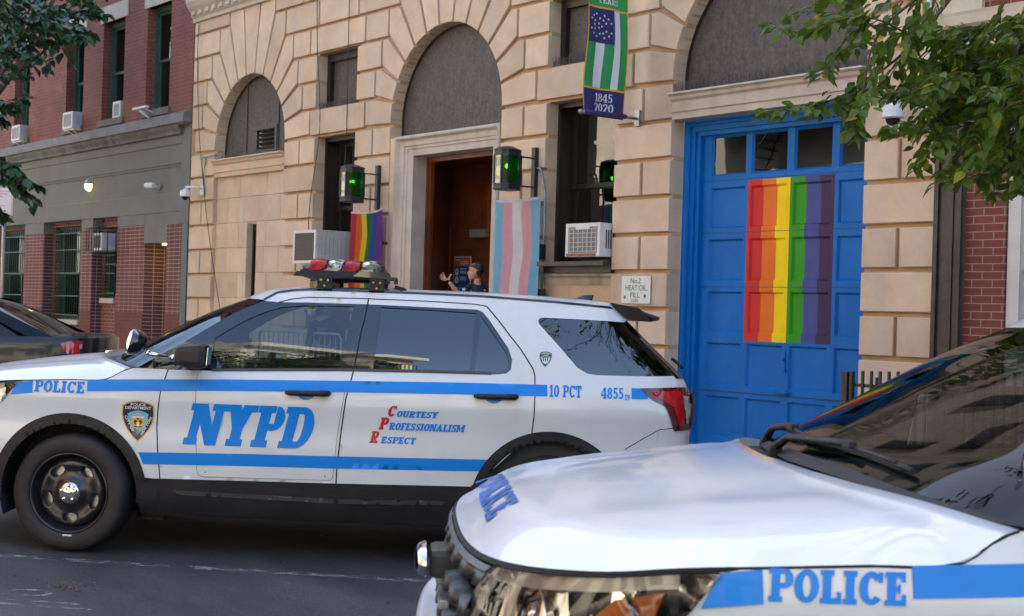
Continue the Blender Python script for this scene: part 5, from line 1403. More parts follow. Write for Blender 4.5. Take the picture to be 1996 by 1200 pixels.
    def lens_row(b, xa, xb, y0, y1, zt=.165):
        """domed wedge lens: slanted front, flat top"""
        h0, h1 = .090, zt
        sec = [(xa, h0), (xa+.030, h0+.03), (xa+.062, h1-.010), (xa+.080, h1), (xb+.035, h1+.001), (xb+.052, h1-.012), (xb, h0)]
        pts0 = [bm_v for bm_v in []]
        A = [b.verts.new((x, y0, z)) for x, z in sec]; B = [b.verts.new((x, y1, z)) for x, z in sec]
        for i in range(len(sec)): b.faces.new((A[i], A[(i+1) % 7], B[(i+1) % 7], B[i]))
        b.faces.new(A); b.faces.new(B[::-1])
    REDL = mat('red_beacon_lens', (.42, .010, .028), .10, coat=1., trans=.0, var=(16, .55, 1.5)); CLRL = mat('clear_beacon_lens', (.55, .52, .45), .10, coat=1., metal=.25, var=(14, .55, 1.35))
    REFL = mat('beacon_reflector', (.85, .78, .58), .15, metal=.7, var=(12, .8, 1.1))
    xs_ = [-.279, -.176, -.070, .038]
    dome = glass_mat('clear_dome', (.93, .93, .90), 1.35, .8, .05); rdome = glass_mat('red_dome', (.95, .10, .14), 1.35, .8, .05)
    for i, xa in enumerate(xs_):
        def f(b, xa=xa, i=i):
            # swept across the car
            sec = [(xa, .090), (xa+.018, .112), (xa+.042, .146), (xa+.052, .158), (xa+.066, .165), (xa+.090, .167)]+([(xa+.140, .166), (xa+.150, .160), (xa+.138, .142), (xa+.104, .092)] if i < 3 else [(xa+.150, .167), (xa+.168, .160), (xa+.180, .145), (xa+.208, .092)])
            ys = (-.70, -.67, -.6, -.0, .6, .67, .70); sc_ = (.15, .75, 1, 1, 1, .75, .15); rows = []
            for y, k in zip(ys, sc_): rows.append([b.verts.new((x, y, .090+(z-.090)*(k if True else 1))) for x, z in sec])
            for a in range(len(rows)-1):
                for c in range(len(sec)-1): b.faces.new((rows[a][c], rows[a][c+1], rows[a+1][c+1], rows[a+1][c])).smooth = True
        L_ = LBP('beacon_dome', f, rdome if i % 2 == 0 else dome, recalc=True)
        def g(b, xa=xa):
            for y in (-.60, -.35, .35, .60):
                rg = lathe(b, [(.001, .02), (.02, .017), (.034, 0), (.036, -.012)], 8, (0, 0, 0), 'y', smooth=False); vs = [v for r_ in rg for v in r_]
                bmesh.ops.scale(b, verts=vs, vec=(1.5, -1, 1.0)); bmesh.ops.rotate(b, verts=vs, cent=(0, 0, 0), matrix=Matrix.Rotation(radians(25), 3, 'Z')); bmesh.ops.translate(b, verts=vs, vec=(xa+.085, y, .126))
        LBP('reflector', g, REFL if i % 2 else mat('red_reflector', (.75, .02, .04), .2, metal=.4, var=(12, .8, 1.2)), parent=L_, recalc=True)
        LBP('lamp_base', lambda b, xa=xa: box(b, xa+.02, xa+.115, -.62, .62, .091, .11), mat('beacon_inner', (.70, .12, .12) if i % 2 == 0 else (.75, .70, .58), .4, var=(20, .6, 1.3)), parent=L_, recalc=True)
    LBP('housing', lambda b: (box(b, -.295, .25, -.70, .70, .066, .090, bev=.006), box(b, -.28, .24, -.60, .60, .045, .066)), LBGREY, recalc=True)
    for s in (-1, 1):
        def rails(b):
            y0 = s*.735; A = [(-.332, .045), (-.312, .076), (.26, .076), (.235, .055), (.222, .045), (.15, .050), (.0, .052), (-.10, .040), (-.17, .045)]
            v0 = [b.verts.new((x, y0-.006, z)) for x, z in A]; v1 = [b.verts.new((x, y0+.006, z)) for x, z in A]
            b.faces.new(v0); b.faces.new(v1[::-1])
            for i in range(len(A)): b.faces.new((v0[i], v0[(i+1) % len(A)], v1[(i+1) % len(A)], v1[i]))
        LBP('side_rail', rails, LBGREY, recalc=True)
    LBP('end_cap', lambda b: [(prism(b, [(.035, .063), (.075, .092), (.12, .096), (.255, .096), (.268, .075), (.264, .055), (.05, .060)], -.765, -.745, back=True)), box(b, .255, .31, -.76, -.55, .045, .07, bev=.006), box(b, .29, .315, -.74, -.71, .025, .06)], GLOSSBLK, recalc=True)
    for xx in (-.137, .185):
        for s in (-1, 1):
            ft_ = LBP('mounting_foot', lambda b: (box(b, xx-.045, xx+.045, s*.755-.006, s*.755+.006, -.020, .068, bev=.003), box(b, xx-.048, xx+.048, s*.755-.03, s*.755+.006, -.022, -.012, bev=.002)), LBGREY, recalc=True)
            LBP('bolt', lambda b: [lathe(b, [(.001, -.014*(-s)), (.007, -.012*(-s)), (.008, 0)], 8, (xx+dx, s*.758, dz), 'y') for dx, dz in ((-.022, .028), (.020, .028), (0, -.008))], GOLD, parent=ft_, recalc=True)
    LBP('cross_member', lambda b: [box(b, xx-.02, xx+.02, -.74, .74, .0, .03) for xx in (-.137, .185)], BLACKPAINT, recalc=True)
    LBP('cable', lambda b: tube(b, [(.30, -.70, .01), (.36, -.66, -.005), (.30, -.6, -.01), (.28, -.4, -.005), (.3, -.1, .0)], .012, 6), RUBBER, recalc=True)
    def fin(bm):
        v = [bm.verts.new(p) for p in [(3.00, 0, 1.590), (3.08, 0, 1.625), (3.12, 0, 1.640), (3.18, 0, 1.642), (3.165, 0, 1.58)]]
        w_ = [bm.verts.new(p) for p in [(3.00, -.01, 1.590), (3.08, -.018, 1.60), (3.14, -.022, 1.60), (3.165, -.022, 1.58)]]
        bm.faces.new((w_[0], w_[1], v[1], v[0])); bm.faces.new((w_[1], w_[2], v[3], v[2], v[1])); bm.faces.new((w_[2], w_[3], v[4], v[3]))
    P('aerial', fin, mat('aerial_grey', (.03, .035, .042), .3, coat=.4, var=(5, .9, 1.1)), recalc=True)
    # --- wipers
    def wip(bm):
        bx = lambda y: cr([(0, .10), (.35, .13), (.62, .185), (.80, .27), (.9, .34)], abs(y)); bz = lambda y: cr([(0, 1.150), (.35, 1.148), (.62, 1.138), (.80, 1.124), (.9, 1.113)], abs(y))
        g = lambda y, dx, up=.012: (bx(y)+dx, y, bz(y)+dx*.60+up)
        for y0, y1 in ((.10, -.58), (.66, .02)):
            n = 10; tube(bm, [g(y0+(y1-y0)*i/n, .075+.012*sin(pi*i/n), .010) for i in range(n+1)], .008, 6)
            tube(bm, [g(y0+(y1-y0)*i/n, .070+.012*sin(pi*i/n), .020) for i in range(1, n)], .006, 6)
            py = y0+.10; tube(bm, [g(py, .0, .020), g(py-.05, .03, .040), g((y0+y1)/2+.06, .07, .034), g((y0+y1)/2, .078, .028)], .01, 6, radii=[.016, .013, .010, .009])
            box(bm, bx(py)-.02, bx(py)+.02, py-.02, py+.02, bz(py)-.01, bz(py)+.028, bev=.006); c_ = g((y0+y1)/2, .078, .028); box(bm, c_[0]-.012, c_[0]+.012, c_[1]-.035, c_[1]+.035, c_[2]-.008, c_[2]+.012, bev=.004)
    P('windscreen_wiper', wip, CLAD, mirror=False, recalc=True)
    # --- cabin
    def cab(bm):
        box(bm, .45, .95, -.80, .80, .95, 1.09, bev=.04)                    # dashboard
        box(bm, .45, 3.30, -.92, -.89, .35, 1.09); box(bm, .45, 3.30, .89, .92, .35, 1.09); box(bm, .4, 3.6, -.9, .9, .30, .36)
    P('dashboard', cab, CABIN, mirror=False, recalc=True)
    for y in (-.42, .42):
        P('front_seat', lambda bm, y=y: (box(bm, 1.30, 1.80, y-.25, y+.25, .65, .80, bev=.05), box(bm, 1.72, 1.88, y-.24, y+.24, .75, 1.30, bev=.06), box(bm, 1.78, 1.87, y-.12, y+.12, 1.30, 1.46, bev=.03)), CABIN, mirror=False, recalc=True)
    P('rear_seat', lambda bm: (box(bm, 2.25, 2.70, -.75, .75, .65, .80, bev=.05), box(bm, 2.62, 2.78, -.75, .75, .75, 1.32, bev=.06)), CABIN, mirror=False, recalc=True)
    def steer(bm):
        rg = []; n = 24; m = 8; r_, t_ = .185, .015
        V_ = [[bm.verts.new((t_*sin(2*pi*j/m), (r_+t_*cos(2*pi*j/m))*cos(2*pi*i/n), (r_+t_*cos(2*pi*j/m))*sin(2*pi*i/n))) for j in range(m)] for i in range(n)]
        for i in range(n):
            for j in range(m): bm.faces.new((V_[i][j], V_[(i+1) % n][j], V_[(i+1) % n][(j+1) % m], V_[i][(j+1) % m])).smooth = True
        box(bm, -.02, .02, -.17, .17, -.02, .02)
        bmesh.ops.rotate(bm, verts=bm.verts, cent=(0, 0, 0), matrix=Matrix.Rotation(radians(22), 3, 'Y')); bmesh.ops.translate(bm, verts=bm.verts, vec=(1.08, -.42, 1.04))
    P('steering_wheel', steer, CABIN, mirror=False, recalc=True)
    P('cage_partition', lambda bm: box(bm, 1.98, 2.0, -.75, .75, .6, 1.50), mat('cage_dark', (.012, .012, .012), .6, var=(5, .8, 1.2)), mirror=False, recalc=True)
    return R
suv = build_suv()
def park(o, px, py, pz, deg, slope):
    th = radians(deg); ex = Vector((cos(th), sin(th), -slope)).normalized(); ey = Vector((-sin(th), cos(th), 0)); ez = ex.cross(ey)
    m = Matrix((ex, ey, ez)).transposed().to_4x4(); m.translation = Vector((px, py, pz))+ey*1.0
    o.rotation_mode = 'QUATERNION'; o.rotation_quaternion = m.to_quaternion(); o.location = m.translation
park(suv, -7.9326, 3.1791, .0072, 54.72, .0228)
tag(suv, 'white and blue police car with a roof light bar, parked before the doorway', 'police car', 'police cars parked at an angle')
suv2 = copy_tree(suv)
park(suv2, -1.7524, 2.4433, -.038, 54.87, .0207)
tag(suv2, 'white police car cut off by the right edge, bonnet and head lamp nearest the camera')
# ------------------------------------------------------------------ small things on and before the facades
def cloth(name, x0, x1, z0, z1, y, bands, label, group=None, header=.035, foldamp=.02, top=lambda a: 0., seed=0, nz=48):
    """bands: list of (fraction, material); hangs in the plane y, folds along its height"""
    b = BM(); nx = 48; rnd = random.Random(seed); ph = [rnd.uniform(0, 6) for _ in range(4)]
    ms = [m for _, m in bands]; cum = [0]
    for f, _ in bands: cum.append(cum[-1]+f)
    V = []
    for j in range(nz+1):
        t = j/nz; row = []
        for i in range(nx+1):
            a = i/nx
            aa = a+.028*sin(3.2*t*3+ph[0])*sin(pi*a)*sin(pi*t*.9)+.012*sin(8*t+ph[1])*sin(pi*a)
            x = x0+(x1-x0)*aa; z = z1-(z1-z0)*t+top(a)*(1-t)**3
            yy = y-.012-foldamp*(sin(9*a+2.5*t+ph[2])*.5+.5)*(.25+t)-.004*sin(26*a+9*t+ph[3])
            row.append(b.verts.new((x, yy, z)))
        V.append(row)
    for j in range(nz):
        for i in range(nx):
            f = b.faces.new((V[j][i], V[j][i+1], V[j+1][i+1], V[j+1][i])); f.smooth = True; a = (i+.5)/nx
            k = 0
            while k < len(bands)-1 and cum[k+1] < a: k += 1
            f.material_index = k+1 if (z1-z0)*(j+.5)/nz > header else 0
    bmesh.ops.solidify(b, geom=b.faces[:], thickness=.0015)
    HD = mat('flag_header', (.70, .70, .72), .8, var=(9, .95, 1.02))
    o = link(name, b, [HD]+ms, recalc=False, loc=None); tag(o, label, 'flag', group)
    g_ = BM()
    for a in (.025, .975): lathe(g_, [(.006, -.002), (.011, -.003), (.012, .0)], 12, (x0+(x1-x0)*a, y-.03, z1-.018+top(a)), 'y')
    link('grommet', g_, GOLD, o); return o
fm = lambda n, c: mat('flag_'+n, c, .75, var=(12, .93, 1.03), bump=(7, .004))
cloth('pride_flag', -17.02, -16.215, 1.62, 2.925, 10.99, [(1/6, fm('red', (.50, .018, .035))), (1/6, fm('orange', (.72, .13, .012))), (1/6, fm('yellow', (.78, .62, .02))), (1/6, fm('green', (.012, .16, .05))), (1/6, fm('blue', (.02, .075, .36))), (1/6, fm('purple', (.16, .028, .26)))],
      'rainbow flag with vertical stripes hanging under the left green lantern', top=lambda a: .03*max(0, a-.8)*5*(a > .8)-.02*sin(pi*a), seed=2)
cloth('pride_flag', -13.67, -12.785, 1.40, 2.945, 10.99, [(.19, fm('pale_blue', (.26, .58, .78))), (.205, fm('pink', (.82, .46, .51))), (.20, fm('white', (.84, .84, .85))), (.215, fm('pink2', (.82, .46, .51))), (.19, fm('pale_blue2', (.26, .58, .78)))],
      'pale blue, pink and white striped flag hanging beside the doorway', top=lambda a: -.02*sin(pi*a)+.01*a, seed=5, foldamp=.015)

# ---- long street banner on two wall brackets
BX = -11.25
BN = empty('street_banner', (BX, 11.0, 3.75), 0, 'green and navy banner with white stars and the years 1845 2020, on wall brackets', 'banner')
def by(y, z, off=0.):
    w = .030*sin((z-3.75)*3.1+y*4)*sstep(5.4, 3.8, z)+.012*sin(y*17+z*2)
    return (BX+w+off, y-(.012*sin((z-3.7)*5)), z)
def bfix(o): o.data.transform(Matrix.Translation((BX, 11.0, 3.75)).inverted()); return o
def bpart(name, poly, m, off, parent=BN):
    b = BM(); patch(b, poly, [], .05, lambda a, c: by(a, c, off)); return bfix(link(name, b, m, parent, recalc=False))
BGR = mat('banner_green', (.02, .27, .075), .6, var=(6, .9, 1.05)); BGR2 = BGR; BNV = mat('banner_navy', (.018, .02, .125), .55, var=(6, .9, 1.05)); BWH = mat('banner_white', (.66, .68, .72), .6, var=(6, .95, 1.02)); BGD = mat('banner_gold', (.70, .36, .03), .6, var=(6, .9, 1.05))
y0, y1, zb, zt = 10.25, 10.875, 3.735, 5.75
bpart('cloth', rect(y0, zb, y1, zt), BGR, 0)
for a in ([(y0, zb), (y0+.012, zb), (y0+.012, zt), (y0, zt)], [(y1-.012, zb), (y1, zb), (y1, zt), (y1-.012, zt)], rect(y0, 4.935, y1, 4.955), rect(y0, 4.035, y1, 4.055)): bpart('gold_edging', a, BGD, .003)
bpart('navy_panel', rect(y0+.012, zb, y1-.012, 4.035), BNV, .002); bpart('navy_canton', rect(y0+.012, 4.55, 10.65, 4.935), BNV, .002)
bpart('white_stripe', rect(10.645, 4.055, 10.745, 4.935), BWH, .002); bpart('white_stripe', rect(10.385, 4.055, 10.515, 4.55), BWH, .002)
for nm, txt, ya, z, h, w in (('year_lettering', '1845', 10.445, 3.905, .092, .245), ('year_lettering', '2020', 10.425, 3.795, .092, .285), ('word_lettering', 'YEARS', 10.42, 4.995, .062, .30), ('number_lettering', '175', 10.39, 5.12, .16, .36)):
    b = BM(); slab(b, txt, lambda a, c: by(a, c, .004), ya, z, h, wid=w, S=.17, T=.08); bfix(link(nm, b, BWH, BN, recalc=False))
st_px = [(150, 118), (122, 137), (219, 131), (100, 170), (131, 188), (181, 160), (209, 179), (248, 162), (231, 208), (273, 203), (127, 229), (170, 214), (196, 241), (97, 270), (131, 270), (170, 259), (234, 287), (275, 300), (119, 316), (150, 345), (180, 317), (209, 310), (255, 336), (220, 355)]
for px_, py_ in st_px:
    cy = 10.265+(px_-75)/235*.385; cz = 4.93-(py_-58)/350*.385+(px_-75)*.00006
    b = BM(); pts = [((.017 if k % 2 == 0 else .0070)*sin(k*pi/5), (.017 if k % 2 == 0 else .0070)*cos(k*pi/5)) for k in range(10)]
    vs = [b.verts.new(by(cy+p[0], cz+p[1], .0045)) for p in pts]; b.faces.new(vs); bfix(link('star', b, BWH, BN, recalc=False))
b = BM(); tube(b, [(BX, 10.19, 3.755), (BX, 11.1, 3.775)], .018, 10); lathe(b, [(.001, 0), (.025, .01), (.028, .03), (.02, .05)], 12, (BX, 10.17, 3.755), 'y'); box(b, BX-.04, BX+.04, 11.06, 11.10, 3.69, 3.87, bev=.004)
tube(b, [(BX, 10.19, 5.75), (BX, 11.1, 5.77)], .018, 10); box(b, BX-.04, BX+.04, 11.06, 11.10, 5.68, 5.86, bev=.004); bfix(link('bracket', b, STEEL, BN))
b = BM(); tube(b, [(BX+.004, 10.24, 3.765), (BX+.004, 10.88, 3.775)], .026, 10); bfix(link('hem', b, BNV, BN))

# ---- green lanterns beside the doorway
LGN = bpy.data.materials.new('green_lantern_glass'); LGN.use_nodes = True
_n = LGN.node_tree.nodes; _b = _n['Principled BSDF']; _b.inputs['Base Color'].default_value = (.004, .05, .004, 1); _b.inputs['Roughness'].default_value = .25; _b.inputs['Transmission Weight'].default_value = 0
_t = _n.new('ShaderNodeBsdfTransparent'); _t.inputs['Color'].default_value = (.02, .34, .02, 1); _m = _n.new('ShaderNodeMixShader'); _m.inputs[0].default_value = .45
LGN.node_tree.links.new(_t.outputs[0], _m.inputs[1]); LGN.node_tree.links.new(_b.outputs[0], _m.inputs[2]); LGN.node_tree.links.new(_m.outputs[0], _n['Material Output'].inputs['Surface'])
LPN = mat('lantern_number_glass', (.50, .52, .38), .3, var=(5, .9, 1.05), emit=((.75, .8, .45), .05))
BULB = mat('lamp_bulb', (1, 1, .8), .3, emit=((.6, 1., .2), 14.))
BULBY = mat('warm_bulb', (1, .9, .6), .3, emit=((1., .62, .12), 2.2)); INKG = mat('lantern_lettering', (.03, .07, .03), .5, var=(5, .9, 1.1))
LPAL = mat('lantern_metal', (.016, .017, .022), .42, var=(9, .7, 1.5), bump=(60, .001))
def make_lantern():
    L_ = empty('wall_lantern', (0, 0, 0))
    P8 = [(-.07, -.17), (.07, -.17), (.12, -.10), (.12, .07), (.07, .14), (-.07, .14), (-.12, .07), (-.12, -.10)]
    def ringp(k, z): return [(x*k, (y+.015)*k-.015, z) for x, y in P8]
    b = BM()
    def shell(levels):
        rs = [[b.verts.new(p) for p in ringp(k, z)] for k, z in levels]
        for i in range(len(rs)-1):
            for j in range(8): b.faces.new((rs[i][j], rs[i][(j+1) % 8], rs[i+1][(j+1) % 8], rs[i+1][j]))
        b.faces.new(rs[0][::-1]); b.faces.new(rs[-1])
    shell([(.9, .175), (1.03, .18), (1.03, .205), (1.0, .21), (1.0, .235), (1.04, .24), (1.04, .255), (.45, .292), (.1, .30)])
    link('lantern_cap', b, LPAL, L_)
    b = BM(); shell([(.80, -.245), (.96, -.243), (1.04, -.235), (1.04, -.215), (1.0, -.21), (1.0, -.19), (1.03, -.185), (1.03, -.165), (.9, -.160)]); link('lantern_base', b, LPAL, L_)
    for j in range(8):
        x, y = P8[j]; b = BM(); box(b, x*.985-.011, x*.985+.011, y*.985-.011, y*.985+.011, -.165, .18); link('corner_post', b, LPAL, L_)
    for j in range(8):
        p, q = P8[j], P8[(j+1) % 8]; b = BM(); k = .94
        face(b, [(p[0]*k, p[1]*k, -.165), (q[0]*k, q[1]*k, -.165), (q[0]*k, q[1]*k, .18), (p[0]*k, p[1]*k, .18)]); pn = link('glass_pane', b, LPN if j == 0 else LGN, L_, recalc=False)
        if j == 0:
            b = BM(); slab(b, '10', lambda a, c: (a, -.1635, c), -.045, .045, .105, wid=.085, S=.14, T=.05); plain(b, 'Pct.', lambda a, c: (a, -.1635, c), -.042, -.115, .045, .082); link('lettering', b, INKG, pn, recalc=False)
    b = BM(); bmesh.ops.create_icosphere(b, subdivisions=2, radius=.026, matrix=Matrix.Translation((.0, -.02, .055))); link('bulb', b, BULB, L_, smooth=True)
    b = BM(); tube(b, [(0, -.02, .08), (0, -.02, .2)], .012, 8); link('bulb_holder', b, LPAL, L_)
    b = BM(); tube(b, [(.02, .12, .185), (.02, .40, .185)], .011, 8); tube(b, [(.02, .12, -.175), (.02, .40, -.175)], .011, 8); box(b, -.015, .055, .375, .435, -.315, .32, bev=.003); link('wall_bracket', b, LPAL, L_)
    return L_
lan = make_lantern(); lan.location = (-13.05, 10.665, 3.255); tag(lan, 'green lit lantern with the number 10, right of the doorway above the pale striped flag', 'lantern', 'green lanterns beside the doorway')
lan2 = copy_tree(lan); lan2.location = (-16.52, 10.665, 3.255); tag(lan2, 'green lit lantern left of the doorway, above the rainbow flag')

# ---- air conditioners
def make_ac(w, h, d, kind):
    A = empty('air_conditioner')
    b = BM(); box(b, -w/2, w/2, .012, d, 0, h, bev=.004); link('casing', b, AC_SIDE if kind != 'rust' else WHITE_PL, A)
    b = BM(); fr = .045
    for a in ((-w/2, -w/2+fr, .0, h), (w/2-fr, w/2, .0, h), (-w/2+fr, w/2-fr, h-fr, h), (-w/2+fr, w/2-fr, 0, fr)): box(b, a[0], a[1], -.012, .014, a[2], a[3], bev=.003)
    link('front_frame', b, WHITE_PL, A)
    b = BM(); box(b, -w/2+fr, w/2-fr, -.004, .011, fr, h-fr); gr = link('condenser_grille', b, GRILLE if kind == 'dark' else COIL, A)
    b = BM()
    if kind == 'rust':
        for i in range(7): x = -w/2+fr+.02+(w-2*fr-.04)*i/6; box(b, x-.003, x+.003, -.012, -.006, fr+.01, h-fr-.02)
        for i in range(6): z = fr+.02+(h-2*fr-.04)*i/5; box(b, -w/2+fr+.01, w/2-fr-.01, -.0125, -.0065, z-.003, z+.003)
        box(b, -.12, .12, -.016, -.004, h-fr-.03, h-.015, bev=.004)
    else:
        n = 12 if kind == 'dark' else 9
        for i in range(n): z = fr+.012+(h-2*fr-.024)*i/(n-1); box(b, -w/2+fr, w/2-fr, -.010, -.004, z-.0025, z+.0025)
    link('guard', b, GRILLE if kind == 'dark' else WHITE_PL, gr)
    b = BM()
    for i in range(9): y = .08+(d-.2)*i/8; box(b, w/2-.002, w/2+.003, y, y+.02, h*.25, h*.8)
    link('side_louvre', b, GRILLE if kind == 'rust' else mat('ac_louvre_grey', (.34, .35, .37), .5, var=(6, .9, 1.1)), A)
    if kind == 'rust':
        b = BM(); patch(b, rect(-w/2+.02, .004, w/2-.06, .04), [], .02, lambda a, c: (a, -.0135, c)); link('rust_stain', b, mat('rust', (.28, .11, .03), .85, var=(25, .5, 1.6)), A, recalc=False)
    if kind == 'strut':
        b = BM(); box(b, -w/2-.02, w/2+.02, .02, d, -.03, -.005); tube(b, [(w*.2, .06, -.02), (w*.2, d*.9, -.20)], .018, 6); tube(b, [(-w*.3, .06, -.02), (-w*.3, d*.9, -.20)], .018, 6); link('support_strut', b, WHITE_PL, A)
    return A
def put(o, x, y, z, label): o.location = (x, y, z); tag(o, label, 'air conditioner', 'window air conditioners'); return o
put(make_ac(.595, .395, .50, 'rust'), -11.97, 10.95, 2.200, 'white air conditioner with wire grille and rusty bottom edge, in the window by the garage')
put(make_ac(.64, .495, .75, 'dark'), -17.68, 10.60, 2.155, 'large grey air conditioner with a dark grille, behind the rainbow flag')
acs = make_ac(.50, .34, .42, 'strut'); put(acs, -27.69, 10.90, 5.03, 'white air conditioner on a strut, in the second brick house window from the left')
a2 = copy_tree(acs); put(a2, -30.80, 10.95, 5.03, 'white air conditioner on a strut, leftmost in the brick house')
a3 = make_ac(.36, .33, .3, 'plain'); put(a3, -25.80, 11.13, 5.10, 'narrow white air conditioner in the tall window without a strut')
ac4 = make_ac(.42, .34, .5, 'dark'); put(ac4, -25.97, 10.90, 2.50, 'boxed white air conditioner inside a green iron cage at street level')
b = BM(); x0, x1, ya, yb_, z0, z1 = -26.30, -25.68, 10.80, 11.32, 2.46, 2.95
for z in (z0, z1):
    for q in (((x0, ya, z), (x1, ya, z)), ((x1, ya, z), (x1, yb_, z)), ((x0, ya, z), (x0, yb_, z))): tube(b, q, .012, 6)
for i in range(6): x = x0+(x1-x0)*i/5; tube(b, [(x, ya, z0), (x, ya, z1)], .010, 6); tube(b, [(x, ya, z0), (x, yb_, z0)], .010, 6); tube(b, [(x, ya, z1), (x, yb_, z1)], .010, 6)
for i in range(3): y = ya+(yb_-ya)*i/3; tube(b, [(x1, y, z0), (x1, y, z1)], .010, 6)
tag(link('security_cage', b, GREENBAR), 'green iron cage around the street level air conditioner', 'cage')
b = BM()
for x in (-24.2, -23.95): tube(b, [(x, 11.08, 5.02), (x-.05, 10.86, 5.10)], .014, 6)
box(b, -24.35, -23.75, 10.80, 10.86, 5.08, 5.12); tube(b, [(-24.15, 10.83, 5.08), (-24.0, 11.06, 4.88)], .02, 6)
tag(link('bracket', b, WHITE_PL), 'empty white bracket under the rightmost brick house window', 'bracket')

# ---- cameras and wall light
def make_dome():
    c = empty('security_camera')
    b = BM(); lathe(b, [(.001, .10), (.035, .10), (.04, .09), (.04, .075), (.085, .068), (.10, .055), (.104, .0), (.104, -.045), (.095, -.052), (.07, -.055)], 28); link('housing', b, CAMW, c, smooth=True, angle=35)
    b = BM(); lathe(b, [(.070, -.053), (.066, -.08), (.05, -.105), (.025, -.12), (.001, -.123)], 24); link('dome', b, CAMD, c, smooth=True)
    b = BM(); tube(b, [(0, 0, .095), (0, 0, .125), (.05, .05, .13), (.17, .17, .125), (.2, .22, .10)], .026, 10); box(b, .16, .26, .22, .26, -.02, .16, bev=.006); link('arm', b, CAMW, c)
    return c
dm = make_dome(); dm.location = (-7.625, 10.82, 3.475); tag(dm, 'white dome camera on the pier right of the garage door', 'security camera', 'dome cameras')
dm2 = copy_tree(dm); dm2.location = (-22.12, 10.84, 3.42); dm2.scale = (.92, .92, .92); tag(dm2, 'white dome camera at the left corner of the stone station')
b = BM(); tube(b, [(-7.40, 11.06, 3.62), (-7.42, 11.06, 4.1), (-7.45, 11.06, 4.9)], .022, 8); tag(link('conduit', b, CAMW), 'white conduit running up from the dome camera by the garage', 'conduit')
b = BM(); tube(b, [(-21.90, 11.07, 3.52), (-21.93, 11.07, 3.72), (-21.88, 11.07, 3.95), (-21.86, 11.07, 4.05)], .016, 8); tube(b, [(-22.0, 11.04, 4.06), (-21.35, 11.0, 4.06)], .018, 8); tag(link('conduit', b, STEEL), 'bent grey conduit above the dome camera at the station corner', 'conduit')
c = empty('security_camera', (-23.80, 10.98, 3.66), 0, 'small white bullet camera on the grey cement band', 'security camera')
b = BM(); tube(b, [(-.10, -.06, 0), (.10, .0, 0)], .055, 16); link('housing', b, CAMW, c, smooth=True, angle=40)
b = BM(); tube(b, [(-.105, -.063, 0), (-.10, -.06, 0)], .045, 16); link('lens', b, CAMD, c)
b = BM(); tube(b, [(.02, -.02, 0), (.06, .13, -.02)], .022, 8); lathe(b, [(.05, .10), (.05, .13), (.001, .13)], 16, (.06, 0, -.02), 'y'); link('mount', b, CAMW, c)
c = empty('wall_light', (-26.96, 11.13, 3.86), 0, 'oval hooded wall light glowing yellow on the cement band', 'wall light')
b = BM(); rg = lathe(b, [(.001, -.02), (.9, -.02), (1., -.01), (1., .0)], 28, (0, 0, 0), 'y'); bmesh.ops.scale(b, verts=b.verts, vec=(.145, 1, .165)); link('backplate', b, mat('light_grey_metal', (.23, .23, .24), .45, var=(6, .9, 1.1)), c)
b = BM(); rg = lathe(b, [(1., 0.), (.92, -.5), (.7, -.85), (.4, -1.), (.001, -1.05)], 28, (0, 0, 0), 'y'); bmesh.ops.scale(b, verts=b.verts, vec=(.12, .09, .14)); bmesh.ops.translate(b, verts=b.verts, vec=(0, -.02, 0))
low = b.copy(); bmesh.ops.bisect_plane(b, geom=b.verts[:]+b.edges[:]+b.faces[:], plane_co=(0, 0, .005), plane_no=(0, 0, 1), clear_inner=True); bmesh.ops.bisect_plane(low, geom=low.verts[:]+low.edges[:]+low.faces[:], plane_co=(0, 0, .005), plane_no=(0, 0, 1), clear_outer=True)
link('hood', b, mat('hood_grey', (.20, .20, .21), .4, var=(6, .9, 1.1)), c, smooth=True); link('diffuser', low, BULBY, c, smooth=True)
# doorway lamp in the brick house porch
b = BM(); box(b, -23.95, -23.55, 11.3, 11.7, 2.585, 2.615, bev=.004); tag(link('porch_light', b, mat('porch_glow', (1, .8, .4), .4, emit=((1., .62, .16), 2.4))), 'small glowing ceiling light in the brick house porch', 'ceiling light')

# ---- conduit from the right lantern, boxes, cables
b = BM(); tube(b, [(-13.02, 11.07, 3.315), (-12.93, 11.06, 3.315), (-12.90, 11.07, 3.28), (-12.83, 11.08, 2.98), (-12.83, 11.08, 2.36), (-12.84, 11.08, 1.83)], .014, 8)
tag(link('conduit', b, STEEL), 'thin grey conduit from the right lantern down beside the window', 'conduit')
b = BM(); box(b, -12.88, -12.78, 11.0, 11.08, 2.18, 2.37, bev=.01); box(b, -12.89, -12.76, 11.0, 11.08, 1.66, 1.82, bev=.006); tag(link('junction_box', b, BLACKPAINT), 'black junction boxes on the conduit beside the window', 'junction box')
WIRE = mat('cable_black', (.03, .028, .026), .6, var=(5, .8, 1.2))
for pts, lab in (([(-22.20, 11.03, 6.4), (-22.22, 11.03, 5.85), (-22.12, 11.03, 4.9), (-22.03, 11.03, 4.3), (-21.85, 11.04, 3.6), (-21.73, 11.05, 3.04), (-21.45, 11.06, 2.2), (-21.21, 11.1, 1.41)], 'slack black cable down the left corner of the stone station'),
                 ([(-18.31, 11.06, 6.3), (-18.25, 11.05, 5.5), (-18.1, 11.05, 4.6), (-18.12, 11.06, 4.0), (-18.4, 11.08, 3.1), (-18.38, 11.08, 2.3)], 'slack black cable beside the small windows left of the doorway'),
                 ([(-17.39, 11.06, 6.3), (-17.40, 11.07, 5.4), (-17.38, 11.08, 4.2), (-17.45, 11.10, 3.4)], 'thin black cable hanging over the small boarded window')):
    b = BM(); tube(b, smooth_poly(pts, 2, False), .0065, 5); tag(link('cable', b, WIRE), lab, 'cable')

